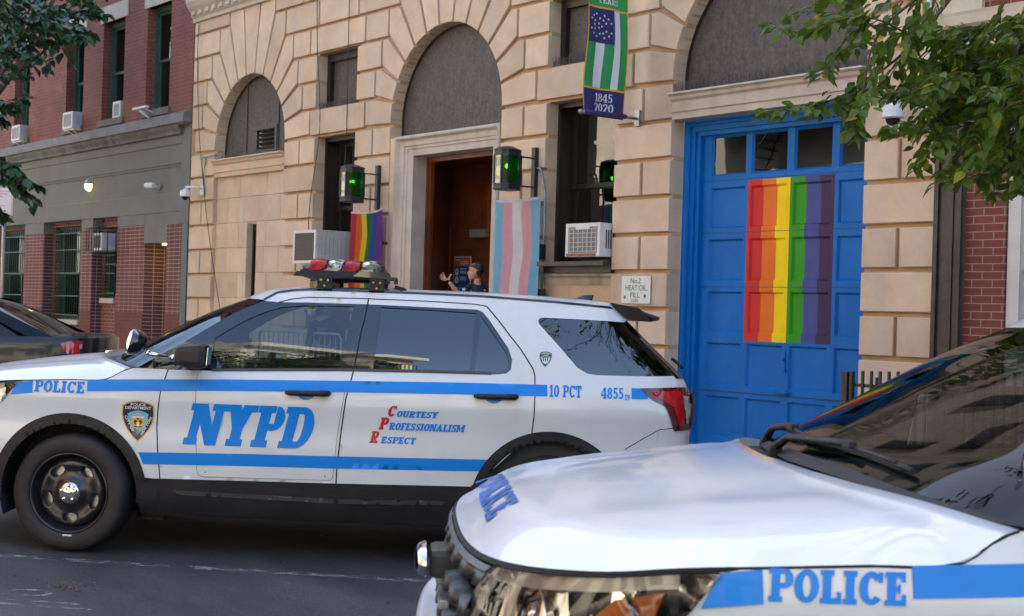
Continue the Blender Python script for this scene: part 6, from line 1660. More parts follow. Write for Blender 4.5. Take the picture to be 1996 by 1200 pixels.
# ---- heating oil plate
c = empty('oil_fill_sign', (-11.20, 11.085, 1.82), 0, 'white plate reading No.2 HEAT OIL FILL 2500 on the stone pier', 'sign')
b = BM(); pr = [( .232*sx-.018*sx*(1-cos(t)), .155*sz-.018*sz*(1-sin(t))) for sx, sz, ts in ((1, -1, (0, .5, 1)), ) for t in [0]]
def rrect(w, h, r, n=5):
    o = []
    for cx, cz, a0 in ((w-r, -h+r, -90), (w-r, h-r, 0), (-w+r, h-r, 90), (-w+r, -h+r, 180)):
        for i in range(n+1): a = radians(a0+90*i/n); o.append((cx+r*cos(a), cz+r*sin(a)))
    return o
prism(b, rrect(.232, .157, .022), -.006, .0, ch=.001, back=True); link('plate', b, mat('sign_white', (.66, .65, .58), .4, var=(4, .92, 1.02)), c)
SG = mat('sign_green', (.02, .20, .06), .5, var=(5, .85, 1.1)); b = BM(); Fp = lambda a, z: (a, -.0075, z)
plain(b, 'No.2', Fp, -.085, .075, .058, .165, bold=.012); plain(b, 'HEAT OIL.', Fp, -.165, -.008, .062, .355, bold=.012); plain(b, 'FILL', Fp, -.085, -.088, .058, .155, bold=.012); link('green_lettering', b, SG, c, recalc=False)
b = BM(); plain(b, '2500', Fp, -.080, -.140, .038, .120); link('black_lettering', b, BLACKPAINT, c, recalc=False)
for x, z in ((-.175, -.085), (.15, -.07)):
    b = BM(); face(b, [(x+.021*cos(t*pi/4), -.0076, z+.022*sin(t*pi/4)) for t in range(8)]); link('green_spot', b, SG, c, recalc=False)

# ---- notice on the inner door
c = empty('notice', (-16.20, 12.415, 2.06), 0, 'orange and blue notice with two round pictograms on the inner door', 'notice')
b = BM(); box(b, -.205, .205, .0, .006, -.27, .27); link('sheet', b, LETW, c)
b = BM(); face(b, [(-.195, -.002, .13), (.195, -.002, .13), (.195, -.002, .26), (-.195, -.002, .26)]); link('orange_panel', b, mat('notice_orange', (.42, .12, .01), .5, var=(5, .95, 1.02)), c, recalc=False)
b = BM(); face(b, [(-.195, -.002, -.24), (.195, -.002, -.24), (.195, -.002, .13), (-.195, -.002, .13)]); link('blue_panel', b, mat('notice_blue', (.01, .07, .22), .5, var=(5, .95, 1.02)), c, recalc=False)
b = BM()
for z in (.045, -.075): face(b, [(-.125+.045*cos(t*pi/8), -.004, z+.05*sin(t*pi/8)) for t in range(16)])
for i in range(3): box(b, -.17 if i < 1 else -.05, -.06 if i < 1 else .15, -.004, -.003, .215-.03*i, .225-.03*i)
for z in (.085, .05, .035, .02, -.04, -.06, -.08): box(b, -.05, .10, -.004, -.003, z, z+.007)
for z in (-.19, -.205): box(b, -.17, .02, -.004, -.003, z, z+.006)
link('white_print', b, LETW, c)
b = BM()
for x, z in ((-.14, .05), (-.11, .05), (-.135, -.06), (-.112, -.09)): face(b, [(x+.009*cos(t*pi/5), -.0055, z+.018*sin(t*pi/5)) for t in range(10)])
link('pictogram', b, NAVY, c, recalc=False)

# ---- iron area fence by the garage
FN = empty('iron_fence', (-7.2, 10.2, 0), 0, 'low black iron fence with square uprights right of the garage door', 'fence')
def fpart(nm, b): o = link(nm, b, IRON, FN); o.data.transform(Matrix.Translation((-7.2, 10.2, 0)).inverted())
yF = 10.2
b = BM(); box(b, -7.635, -7.575, yF-.03, yF+.03, -.1, 1.075); box(b, -7.555, -7.525, yF-.02, yF+.02, -.1, 1.08); fpart('fence_post', b)
b = BM(); box(b, -7.54, -5.0, yF+.012, yF+.022, .945, .975); fpart('rail', b); b = BM(); box(b, -7.54, -5.0, yF+.012, yF+.022, .25, .28); fpart('rail', b)
for i in range(27):
    x = -7.425+i*.0915; h = 1.09+.0035*i
    b = BM(); box(b, x-.011, x+.011, yF-.011, yF+.010, .05, h); fpart('upright', b)
for x in (-7.30, -6.99, -6.62, -6.3, -5.95): b = BM(); box(b, x-.009, x+.009, yF+.024, yF+.04, .15, 1.04); fpart('short_upright', b)
for x in (-5.0,): b = BM(); box(b, x-.03, x+.03, yF-.03, yF+.03, -.1, 1.12); fpart('fence_post', b)

# ---- bird spikes along the ledges
def spikes(x0, x1, y, z, n, label, h=.11):
    b = BM(); rnd = random.Random(int(x0*10))
    for i in range(n):
        x = x0+(x1-x0)*(i+rnd.random())/n; a, c_ = rnd.uniform(-.35, .35), rnd.uniform(-.6, .3); hh = h*rnd.uniform(.7, 1.1)
        tube(b, [(x, y, z), (x+hh*a, y+hh*c_, z+hh)], .0022, 3, cap=False)
    box(b, x0, x1, y-.015, y+.015, z-.002, z+.006); tag(link('bird_spikes', b, BIRD), label, 'bird spikes')
spikes(-21.58, -19.25, 11.2, 3.985, 150, 'wire bird spikes on the ledge of the leftmost arch')
spikes(-10.72, -8.16, 11.15, 4.01, 420, 'wire bird spikes on the cornice over the garage door', .13)
spikes(-18.33, -17.20, 11.2, 4.555, 160, 'wire bird spikes under the small boarded window left of the doorway')
spikes(-12.87, -11.65, 11.2, 4.555, 220, 'wire bird spikes under the small boarded window behind the banner', .13)

# ---- street sign at the left edge
SX, SY = -21.46, 7.46
c = empty('parking_sign', (SX, SY, 0), 0, 'white parking sign with red lettering and a red arrow, cut by the left edge', 'sign')
ang = radians(52)
def sgn(a, z, off=0.): return (a*cos(ang)+off*sin(ang), a*sin(ang)-off*cos(ang), z)
b = BM(); w = rrect(.152, .228, .02)
top_ = 3.0
vs = [b.verts.new(sgn(p[0], top_+p[1]+.0)) for p in w]; vs2 = [b.verts.new(sgn(p[0], top_+p[1], -.004)) for p in w]; b.faces.new(vs); b.faces.new(vs2[::-1])
for i in range(len(w)): b.faces.new((vs[i], vs[(i+1) % len(w)], vs2[(i+1) % len(w)], vs2[i]))
link('plate', b, mat('sign_sheet', (.74, .76, .80), .4, var=(4, .96, 1.02)), c)
SRED = mat('sign_red', (.50, .02, .04), .45, var=(5, .9, 1.05)); b = BM()
for (a, e, f, g_) in ((-.142, .142, .213, .218), (-.142, .142, -.218, -.213), (-.142, -.137, -.213, .213), (.137, .142, -.213, .213)): face(b, [sgn(a, top_+f, .002), sgn(e, top_+f, .002), sgn(e, top_+g_, .002), sgn(a, top_+g_, .002)])
F3 = lambda a, z: sgn(a, top_+z, .002)
plain(b, 'Authorized', F3, -.085, .150, .024, .19); plain(b, 'Vehicles', F3, -.085, .110, .024, .15); plain(b, 'Only', F3, -.085, .070, .024, .08); plain(b, 'Department', F3, -.125, -.075, .022, .16)
face(b, [F3(-.12, -.150), F3(.03, -.150), F3(.03, -.140), F3(-.12, -.140)]); face(b, [F3(.025, -.165), F3(.065, -.145), F3(.025, -.125)]); link('red_print', b, SRED, c, recalc=False)
b = BM(); tube(b, [(-.03, .04, -.1), (-.03, .04, 3.4)], .028, 8); link('post', b, STEEL, c)

# ---- planter box with flowers, crowd barrier
c = empty('planter_box', (-16.5, 10.3, .1), 0, 'brown planter with pink geraniums before the stone wall, seen through the car window', 'planter')
b = BM(); box(b, -.36, .36, -.14, .14, 1.12, 1.37, bev=.01); box(b, -.38, .38, -.16, .16, 1.33, 1.38, bev=.006); link('trough', b, mat('planter_brown', (.14, .05, .04), .7, var=(5, .8, 1.1)), c)
b = BM(); box(b, -.30, -.24, -.1, .1, 0, 1.12); box(b, .24, .30, -.1, .1, 0, 1.12); link('stand', b, BLACKPAINT, c)
rnd = random.Random(4); b = BM()
for i in range(260):
    x, y, z = rnd.uniform(-.34, .34), rnd.uniform(-.14, .14), 1.37+rnd.random()**1.4*.16; s = rnd.uniform(.018, .035); r_ = rnd.uniform(0, 6); t_ = rnd.uniform(.2, 1.2)
    face(b, [(x+s*cos(r_+k*pi/3), y+s*sin(r_+k*pi/3)*cos(t_), z+s*sin(r_+k*pi/3)*sin(t_)) for k in range(6)])
link('leaves', b, mat('geranium_leaf', (.05, .16, .03), .6, var=(12, .6, 1.5)), c, recalc=False)
for fx in (-.20, .02, .24, -.02):
    b = BM()
    for i in range(70):
        x, y, z = fx+rnd.gauss(0, .032), rnd.gauss(-.03, .03), 1.57+rnd.gauss(0, .024); s = rnd.uniform(.012, .02); r_ = rnd.uniform(0, 6); t_ = rnd.uniform(0, 1.5)
        face(b, [(x+s*cos(r_+k*pi/2.5), y+s*sin(r_+k*pi/2.5)*cos(t_), z+s*sin(r_+k*pi/2.5)*sin(t_)) for k in range(5)])
    link('flower_head', b, mat('geranium_pink', (.55, .06, .28) if fx > -.1 and fx < .1 else (.30, .03, .12), .6, var=(30, .7, 1.3)), c, recalc=False)
c = empty('crowd_barrier', (-16.6, 9.9, .1), 0, 'galvanised crowd barrier with upright bars, behind the police car', 'barrier')
b = BM(); tube(b, [(-1.1, 0, .2), (-1.1, 0, 1.0), (-1.05, 0, 1.06), (1.05, 0, 1.06), (1.1, 0, 1.0), (1.1, 0, .2)], .019, 8); tube(b, [(-1.1, 0, .25), (1.1, 0, .25)], .016, 8); link('frame', b, STEEL, c)
b = BM(); [tube(b, [(-1.1+2.2*i/16, 0, .25), (-1.1+2.2*i/16, 0, 1.06)], .008, 6) for i in range(1, 16)]; link('infill_bars', b, STEEL, c)
for x in (-.9, .9): b = BM(); box(b, x-.02, x+.02, -.3, .3, 0, .03); tube(b, [(x, 0, .03), (x, 0, .25)], .014, 6); link('foot', b, STEEL, c)
# ------------------------------------------------------------------ boughs of the two street trees (world coordinates)
RT = [[(-4.66,6.68,3.18),(-4.71,6.46,3.24),(-4.92,6.36,3.23),(-5.25,6.5,3.21),(-5.09,6.03,3.19)],[(-5.09,6.97,3.35),(-5.23,6.87,3.39),(-5.4,6.78,3.43),(-5.5,6.66,3.39)],[(-4.92,6.7,3.34),(-5.02,6.64,3.18),(-5.18,6.69,3.07),(-4.94,6.29,2.9)],[(-4.57,6.26,3.33),(-4.74,6.22,3.31),(-4.77,6.03,3.28)],[(-4.77,6.74,3.21),(-4.77,6.62,2.98),(-4.81,6.52,2.8),(-4.78,6.39,2.6),(-4.96,6.65,2.61)],[(-4.74,6.51,2.91),(-4.88,6.42,2.79),(-5.1,6.42,2.77),(-4.97,6.0,2.69),(-5.27,6.18,2.73)],[(-4.83,6.6,2.87),(-4.92,6.53,2.82),(-4.91,6.33,2.71),(-4.93,6.17,2.67)],[(-4.5,6.21,2.92),(-4.51,6.16,2.72),(-4.46,6.01,2.63)],[(-4.83,6.5,2.83),(-4.89,6.53,2.73),(-4.73,6.35,2.56)],[(-5.16,7.39,3.55),(-5.22,7.35,3.43),(-5.27,7.23,3.3),(-5.51,7.34,3.29)],[(-4.9,7.34,3.48),(-4.94,7.3,3.32),(-5.08,7.3,3.18),(-5.25,7.33,3.01),(-5.08,6.99,2.91)],[(-4.78,7.32,3.3),(-4.87,7.2,3.07),(-4.87,7.0,2.92),(-4.91,6.86,2.85)],[(-4.66,7.43,3.17),(-4.82,7.41,3.03),(-4.96,7.34,2.94),(-4.85,6.92,2.86),(-4.84,6.75,2.89)],[(-4.33,6.9,2.94),(-4.45,6.83,2.8),(-4.61,6.83,2.74),(-4.74,6.85,2.65),(-4.48,6.35,2.57)],[(-4.71,7.67,3.06),(-4.8,7.54,2.86),(-4.95,7.56,2.75),(-4.79,7.11,2.65),(-4.8,6.96,2.67)],[(-4.66,7.66,2.96),(-4.72,7.54,2.76),(-4.82,7.54,2.64),(-4.97,7.49,2.61)],[(-4.04,6.74,2.72),(-4.08,6.66,2.55),(-4.13,6.61,2.41),(-4.07,6.37,2.27),(-4.3,6.55,2.3)],[(-4.65,7.93,2.92),(-4.69,7.9,2.7),(-4.62,7.68,2.51),(-4.68,7.64,2.35),(-4.82,7.98,2.36)],[(-4.02,6.97,2.63),(-4.11,7.02,2.47),(-3.96,6.74,2.33),(-4.23,7.22,2.3)],[(-4.15,7.34,3.1),(-4.29,7.27,2.93),(-4.28,7.04,2.69),(-4.48,7.15,2.57)],[(-4.43,7.58,3.29),(-4.49,7.42,3.15),(-4.68,7.46,3.09),(-4.88,7.56,3.0),(-4.84,7.34,2.87)],[(-4.42,7.35,3.43),(-4.48,7.28,3.28),(-4.51,7.13,3.17),(-4.72,7.24,3.18)],[(-4.45,7.6,3.42),(-4.44,7.5,3.28),(-4.6,7.54,3.27)],[(-4.59,7.34,2.75),(-4.68,7.38,2.58),(-4.73,7.29,2.45),(-4.55,6.97,2.37)],[(-4.65,7.88,2.92),(-4.61,7.87,2.72),(-4.66,8.04,2.51)],[(-4.99,6.78,3.49),(-5.11,6.7,3.37),(-5.15,6.56,3.23)],[(-4.67,6.59,3.37),(-4.68,6.42,3.23),(-4.86,6.52,3.19)],[(-5.05,7.03,3.23),(-5.12,7.04,3.14),(-5.07,6.9,2.99)],[(-4.54,6.65,3.36),(-4.62,6.7,3.21),(-4.44,6.43,3.0),(-4.54,6.66,2.99)],[(-4.47,6.7,3.36),(-4.46,6.66,3.27),(-4.48,6.56,3.14)],[(-4.42,7.08,2.85),(-4.51,7.07,2.83),(-4.48,6.9,2.77),(-4.69,7.14,2.78)],[(-4.05,6.93,3.14),(-4.03,6.8,3.09),(-4.01,6.68,3.03),(-4.25,7.01,3.07)],[(-4.65,7.46,3.17),(-4.69,7.3,3.13),(-4.77,7.25,3.1),(-4.94,7.38,3.09)],[(-4.43,7.91,3.01),(-4.51,7.85,3.01),(-4.46,7.61,2.98),(-4.55,7.65,3.0)],[(-4.09,7.05,2.57),(-4.15,7.0,2.54),(-4.11,6.8,2.46),(-4.12,6.73,2.4)],[(-4.49,7.76,3.34),(-4.6,7.75,3.32),(-4.72,7.78,3.29),(-4.84,7.85,3.26)],[(-4.39,7.08,3.24),(-4.46,7.01,3.22),(-4.55,6.98,3.19),(-4.75,7.18,3.21)],[(-4.39,7.69,2.66),(-4.5,7.69,2.61),(-4.51,7.54,2.51),(-4.59,7.57,2.43)],[(-4.58,7.55,2.72),(-4.67,7.54,2.68),(-4.73,7.5,2.6),(-4.71,7.38,2.51)],[(-4.22,7.57,3.24),(-4.22,7.45,3.22),(-4.3,7.49,3.24),(-4.15,7.13,3.16)],[(-4.16,7.6,2.97),(-4.21,7.51,2.96),(-4.28,7.49,2.95),(-4.48,7.72,2.99)],[(-4.65,7.8,3.1),(-4.74,7.8,3.08),(-4.78,7.73,3.04),(-4.6,7.35,2.93)],[(-4.23,7.22,2.58),(-4.23,7.06,2.51),(-4.35,7.11,2.44),(-4.55,7.32,2.39)],[(-4.08,7.33,2.51),(-4.16,7.3,2.51),(-4.1,7.03,2.48),(-4.37,7.39,2.54)],[(-4.27,7.67,2.58),(-4.36,7.64,2.55),(-4.46,7.62,2.5),(-4.38,7.36,2.42)],[(-4.49,7.82,3.22),(-4.6,7.81,3.21),(-4.6,7.63,3.13),(-4.76,7.78,3.12)],[(-4.47,7.19,3.24),(-4.47,7.01,3.15),(-4.48,6.86,3.04),(-4.51,6.8,2.94)],[(-4.31,6.72,2.61),(-4.39,6.7,2.61),(-4.41,6.62,2.61),(-4.4,6.52,2.6)],[(-4.57,7.4,2.73),(-4.64,7.31,2.73),(-4.78,7.35,2.76),(-4.71,7.12,2.75)],[(-4.1,7.01,3.18),(-4.19,6.99,3.18),(-4.18,6.82,3.13),(-4.2,6.75,3.11)],[(-4.21,7.6,2.55),(-4.23,7.47,2.49),(-4.18,7.25,2.39),(-4.23,7.24,2.31)],[(-4.67,7.55,3.32),(-4.73,7.47,3.32),(-4.7,7.28,3.3),(-4.71,7.18,3.3)],[(-4.28,6.78,2.9),(-4.29,6.64,2.88),(-4.25,6.46,2.85),(-4.25,6.37,2.84)],[(-4.34,6.7,2.56),(-4.32,6.56,2.5),(-4.29,6.4,2.42),(-4.43,6.54,2.37)],[(-4.13,7.44,2.99),(-4.12,7.28,2.95),(-4.2,7.28,2.93),(-4.22,7.22,2.89)],[(-3.98,6.85,2.74),(-3.99,6.73,2.7),(-3.97,6.56,2.64),(-4.1,6.68,2.62)],[(-3.94,7.17,2.84),(-3.97,7.08,2.8),(-3.94,6.89,2.73),(-3.89,6.73,2.65)],[(-4.66,7.45,3.12),(-4.78,7.42,3.1),(-4.79,7.27,3.04),(-5.03,7.49,3.04)],[(-4.22,7.12,3.24),(-4.24,7.0,3.2),(-4.39,7.14,3.21),(-4.39,7.05,3.15)],[(-4.48,6.89,2.78),(-4.56,6.86,2.79),(-4.72,6.95,2.83),(-4.67,6.77,2.81)],[(-3.97,6.81,2.83),(-3.97,6.66,2.79),(-3.99,6.54,2.76),(-3.92,6.34,2.71)],[(-3.97,6.92,2.64),(-4.05,6.96,2.66),(-3.96,6.71,2.63),(-4.24,7.12,2.71)],[(-4.27,7.42,2.55),(-4.37,7.45,2.55),(-4.47,7.5,2.54),(-4.2,6.97,2.44)],[(-4.2,7.15,3.01),(-4.3,7.19,3.02),(-4.18,6.86,2.94),(-4.23,6.87,2.94)],[(-4.68,7.67,2.91),(-4.72,7.59,2.89),(-4.73,7.49,2.86),(-4.88,7.63,2.88)],[(-4.55,8.0,3.41),(-4.64,7.98,3.38),(-4.72,7.96,3.33),(-4.83,8.03,3.29)],[(-4.5,7.28,3.14),(-4.55,7.17,3.12),(-4.6,7.1,3.11),(-4.56,6.91,3.07)],[(-4.72,7.48,3.02),(-4.76,7.35,3.01),(-4.75,7.19,3.0),(-4.98,7.42,3.06)],[(-4.53,7.35,3.07),(-4.59,7.25,3.04),(-4.66,7.2,3.01),(-4.56,6.93,2.93)],[(-4.35,7.79,3.24),(-4.4,7.72,3.2),(-4.52,7.79,3.19),(-4.55,7.75,3.14)],[(-3.92,7.06,2.87),(-4.01,7.09,2.88),(-4.04,7.03,2.88),(-4.17,7.18,2.92)],[(-4.63,7.79,3.25),(-4.75,7.79,3.21),(-4.82,7.73,3.14),(-4.73,7.48,3.0)],[(-4.43,7.0,3.05),(-4.48,6.9,3.0),(-4.67,7.05,2.99),(-4.42,6.56,2.84)],[(-4.28,7.59,3.06),(-4.27,7.44,3.03),(-4.4,7.56,3.05),(-4.29,7.29,2.99)],[(-3.93,6.95,2.98),(-3.99,6.93,2.97),(-4.04,6.88,2.95),(-3.85,6.49,2.85)],[(-4.22,6.97,2.92),(-4.25,6.83,2.9),(-4.36,6.84,2.92),(-4.35,6.72,2.9)],[(-4.38,7.9,2.59),(-4.47,7.9,2.54),(-4.49,7.8,2.46),(-4.39,7.53,2.35)],[(-3.96,7.18,3.05),(-4.06,7.18,3.02),(-3.97,6.87,2.9),(-3.92,6.68,2.8)],[(-4.62,7.99,3.01),(-4.72,8.01,3.01),(-4.61,7.69,2.94),(-4.73,7.81,2.95)],[(-4.3,6.85,3.17),(-4.38,6.81,3.16),(-4.45,6.78,3.16),(-4.55,6.85,3.17)],[(-4.49,7.95,3.38),(-4.57,7.89,3.34),(-4.61,7.76,3.26),(-4.51,7.48,3.13)],[(-4.4,7.99,2.67),(-4.51,7.98,2.65),(-4.46,7.7,2.56),(-4.59,7.8,2.53)],[(-4.57,7.02,2.7),(-4.56,6.88,2.68),(-4.61,6.86,2.67),(-4.67,6.88,2.67)],[(-4.0,6.91,2.8),(-4.08,6.91,2.76),(-4.07,6.77,2.68),(-4.18,6.87,2.63)],[(-4.4,7.52,3.07),(-4.42,7.43,3.02),(-4.61,7.63,3.01),(-4.45,7.27,2.88)],[(-4.33,7.25,2.68),(-4.34,7.12,2.67),(-4.33,6.99,2.65),(-4.63,7.37,2.71)],[(-4.51,7.63,2.71),(-4.62,7.68,2.69),(-4.63,7.58,2.63),(-4.8,7.77,2.61)],[(-4.2,7.62,2.69),(-4.32,7.64,2.72),(-4.42,7.65,2.74),(-4.54,7.72,2.78)],[(-4.3,7.4,2.63),(-4.32,7.33,2.62),(-4.5,7.52,2.65),(-4.56,7.55,2.65)],[(-4.33,6.96,2.84),(-4.34,6.83,2.81),(-4.31,6.68,2.76),(-4.55,6.95,2.79)],[(-4.11,7.23,3.25),(-4.16,7.22,3.26),(-4.06,6.94,3.2),(-4.3,7.28,3.29)],[(-4.39,6.86,3.18),(-4.44,6.74,3.11),(-4.58,6.8,3.06),(-4.66,6.81,2.98)],[(-4.41,6.86,2.85),(-4.43,6.76,2.84),(-4.47,6.71,2.82),(-4.35,6.45,2.76)],[(-4.19,6.85,2.72),(-4.27,6.82,2.72),(-4.42,6.93,2.72),(-4.53,6.99,2.72)],[(-4.79,7.59,3.13),(-4.79,7.47,3.1),(-4.83,7.41,3.06),(-4.89,7.43,3.04)],[(-4.29,7.49,3.02),(-4.31,7.41,3.01),(-4.46,7.55,3.04),(-4.31,7.22,2.98)],[(-4.4,7.22,2.82),(-4.51,7.21,2.81),(-4.47,6.99,2.76),(-4.46,6.87,2.72)],[(-4.44,7.88,2.89),(-4.45,7.73,2.86),(-4.55,7.77,2.85),(-4.59,7.74,2.83)],[(-4.14,6.94,2.69),(-4.15,6.82,2.64),(-4.3,6.95,2.63),(-4.24,6.77,2.55)],[(-4.73,7.87,3.24),(-4.86,7.9,3.22),(-4.72,7.54,3.1),(-4.76,7.49,3.04)],[(-4.21,6.53,2.85),(-4.24,6.44,2.8),(-4.18,6.24,2.71),(-4.35,6.42,2.68)],[(-3.9,7.08,2.92),(-3.93,6.95,2.86),(-4.09,7.07,2.83),(-4.02,6.84,2.71)],[(-4.31,6.92,2.88),(-4.34,6.86,2.84),(-4.42,6.88,2.81),(-4.48,6.91,2.77)],[(-4.58,7.93,2.69),(-4.61,7.79,2.64),(-4.61,7.62,2.56),(-4.85,7.89,2.54)],[(-4.46,7.82,2.93),(-4.55,7.84,2.92),(-4.56,7.74,2.88),(-4.48,7.54,2.82)],[(-4.36,6.67,3.09),(-4.44,6.63,3.1),(-4.59,6.69,3.15),(-4.69,6.73,3.18)],[(-4.54,7.06,3.21),(-4.67,7.07,3.23),(-4.76,7.03,3.23),(-4.76,6.92,3.21)],[(-4.53,6.97,2.62),(-4.52,6.86,2.57),(-4.52,6.75,2.52),(-4.71,6.97,2.5)],[(-4.63,8.03,2.75),(-4.69,7.92,2.7),(-4.73,7.8,2.64),(-4.8,7.77,2.58)],[(-4.45,7.86,3.37),(-4.57,7.88,3.36),(-4.48,7.56,3.26),(-4.54,7.54,3.22)],[(-4.29,7.48,3.23),(-4.4,7.48,3.19),(-4.5,7.48,3.12),(-4.62,7.57,3.05)],[(-4.66,7.21,3.07),(-4.73,7.16,3.02),(-4.79,7.1,2.96),(-4.8,7.03,2.88)],[(-4.34,6.93,3.1),(-4.44,6.96,3.09),(-4.31,6.66,3.0),(-4.52,6.9,3.02)],[(-4.17,7.32,2.97),(-4.27,7.35,2.97),(-4.38,7.41,2.97),(-4.35,7.27,2.93)]]
RC = [[(-3.67,8.16,4.71),(-3.99,7.65,3.72),(-4.28,7.34,3.23),(-4.63,7.38,3.1),(-4.53,6.85,2.87)],[(-3.67,8.18,4.72),(-4.2,7.71,4.22),(-4.47,7.09,3.63),(-4.7,6.83,3.39),(-4.76,6.54,3.15),(-4.65,6.31,2.78)],[(-4.04,7.74,3.74),(-4.15,7.45,3.17),(-4.26,7.27,2.75),(-4.26,7.13,2.41)],[(-4.12,7.58,4.17),(-4.53,7.18,3.78),(-4.9,6.9,3.62),(-5.04,6.61,3.44)],[(-4.38,7.51,3.27),(-4.42,7.37,2.98),(-4.69,7.48,2.72)],[(-4.49,7.13,3.65),(-4.58,7.01,3.4),(-4.68,6.73,3.05),(-5.0,6.58,2.82)]]
LT = [[(-19.86,6.35,5.54),(-19.6,6.84,5.5),(-19.0,7.12,5.39),(-19.17,7.64,5.35),(-18.52,7.49,5.13)],[(-21.22,6.93,6.15),(-20.76,7.54,6.02),(-20.21,7.88,5.84),(-19.72,8.24,5.77)],[(-20.66,7.06,5.47),(-20.29,7.39,5.35),(-20.28,7.77,5.37),(-20.24,7.99,5.44)],[(-19.67,6.59,5.04),(-19.49,6.81,4.98),(-19.24,7.01,4.94),(-18.95,7.02,4.87)],[(-19.82,7.2,5.75),(-19.48,7.53,5.53),(-19.17,7.71,5.44),(-19.01,7.79,5.29)],[(-19.94,6.43,6.0),(-19.63,6.97,5.97),(-18.96,7.31,5.85),(-18.66,7.64,5.71)],[(-20.94,7.14,5.98),(-20.81,7.48,5.87),(-20.32,7.7,5.52),(-20.24,7.83,5.38)],[(-21.14,6.94,4.98),(-20.99,7.2,4.84),(-20.7,7.32,4.9),(-20.41,7.28,4.78)],[(-20.3,6.53,4.45),(-20.13,6.84,4.36),(-19.95,7.0,4.29),(-19.76,7.15,4.43)],[(-20.54,6.69,4.27),(-20.32,6.98,4.32),(-20.32,7.21,4.27)],[(-19.93,6.64,3.99),(-19.9,6.84,4.15),(-19.94,6.89,4.05)],[(-20.03,6.47,3.61),(-19.83,6.84,3.49),(-19.45,6.92,3.32),(-19.35,7.04,3.18)],[(-19.97,6.6,3.4),(-19.9,6.86,3.38),(-19.55,7.04,3.19),(-19.67,7.38,3.1)],[(-19.93,6.44,3.24),(-19.74,6.81,3.22),(-19.6,7.06,3.13),(-19.68,7.3,2.87)],[(-20.47,7.13,3.41),(-20.38,7.34,3.11),(-20.0,7.4,2.95)],[(-20.48,6.77,5.7),(-20.24,6.92,5.31),(-20.32,7.03,5.04),(-20.1,7.03,4.86)],[(-20.23,6.98,5.55),(-19.99,7.2,5.4),(-19.78,7.43,5.18)],[(-19.95,7.55,5.82),(-19.81,7.88,5.7),(-19.68,8.14,5.77)],[(-20.2,7.79,6.05),(-20.11,8.08,6.01),(-19.75,8.17,5.82)],[(-19.88,6.51,5.27),(-19.75,6.75,5.15),(-19.43,6.94,4.99)],[(-20.3,7.23,5.67),(-20.21,7.51,5.55),(-19.84,7.75,5.39)],[(-20.34,6.79,5.9),(-20.23,7.05,5.75),(-20.14,7.4,5.64),(-19.73,7.55,5.53)],[(-20.08,7.01,5.31),(-19.83,7.15,5.18),(-19.85,7.23,5.09)],[(-20.85,7.06,2.89),(-20.64,7.14,2.81),(-20.91,7.26,2.71)]]
LC = [[(-21.85,5.16,8.05),(-21.05,6.09,5.07),(-20.41,6.71,4.48),(-20.26,7.16,4.98),(-20.4,7.5,5.58)],[(-21.87,5.16,8.05),(-21.18,6.08,6.6),(-20.33,6.93,6.0),(-19.68,7.6,5.86)],[(-21.35,5.87,3.57),(-20.84,6.43,3.74),(-20.46,7.05,3.55),(-20.42,7.42,3.35)],[(-20.63,6.78,4.52),(-20.37,6.99,4.4),(-20.23,7.17,4.37)]]
# ------------------------------------------------------------------ street trees
def leaf_mat(name, c, tr):
    m = bpy.data.materials.new(name); m.use_nodes = True; N = m.node_tree.nodes; L = m.node_tree.links; b = N['Principled BSDF']
    g = N.new('ShaderNodeNewGeometry'); r = N.new('ShaderNodeValToRGB'); L.new(g.outputs['Random Per Island'], r.inputs['Fac'])
    e = r.color_ramp.elements; e[0].color = (*[x*.55 for x in c], 1); e[1].color = (*[min(1, x*1.5) for x in c], 1)
    k = e.new(.97); k.color = (*[min(1, x*1.25) for x in c], 1)
    k = e.new(.992); k.color = (c[0]*6, c[1]*2.2, c[2]*.6, 1); e[-1].color = (c[0]*7, c[1]*2.4, c[2]*.5, 1)
    L.new(r.outputs['Color'], b.inputs['Base Color']); b.inputs['Roughness'].default_value = .42; b.inputs['Specular IOR Level'].default_value = .45
    t = N.new('ShaderNodeBsdfTranslucent'); L.new(r.outputs['Color'], t.inputs['Color']); mx = N.new('ShaderNodeMixShader'); mx.inputs[0].default_value = tr
    L.new(b.outputs[0], mx.inputs[1]); L.new(t.outputs[0], mx.inputs[2]); L.new(mx.outputs[0], N['Material Output'].inputs['Surface']); return m
BARK = mat('bark', (.075, .052, .038), .9, var=(12, .5, 1.6), bump=(30, .01))
def leaf(bm, p, d, up, L_, W_, curl, rnd):
    d = d.normalized(); s = d.cross(up); s = s.normalized() if s.length > .01 else Vector((1, 0, 0)); n = s.cross(d)
    prof = [(0, 0), (.18, .62), (.42, 1.), (.68, .72), (.88, .28), (1., 0)]
    mid = [p+d*L_*t-n*curl*L_*t*t for t, _ in prof]; vm = [bm.verts.new(q) for q in mid]
    for sg in (1, -1):
        pv = None
        for i in range(1, 5):
            t, w = prof[i]; e = bm.verts.new(mid[i]+s*sg*w*W_*.5+n*.16*w*W_)
            if i == 1: bm.faces.new((vm[0], e, vm[1]) if sg > 0 else (vm[0], vm[1], e)).smooth = True
            else: bm.faces.new((vm[i-1], pv, e, vm[i]) if sg > 0 else (vm[i-1], vm[i], e, pv)).smooth = True
            pv = e
        bm.faces.new((vm[4], pv, vm[5]) if sg > 0 else (vm[4], vm[5], pv)).smooth = True
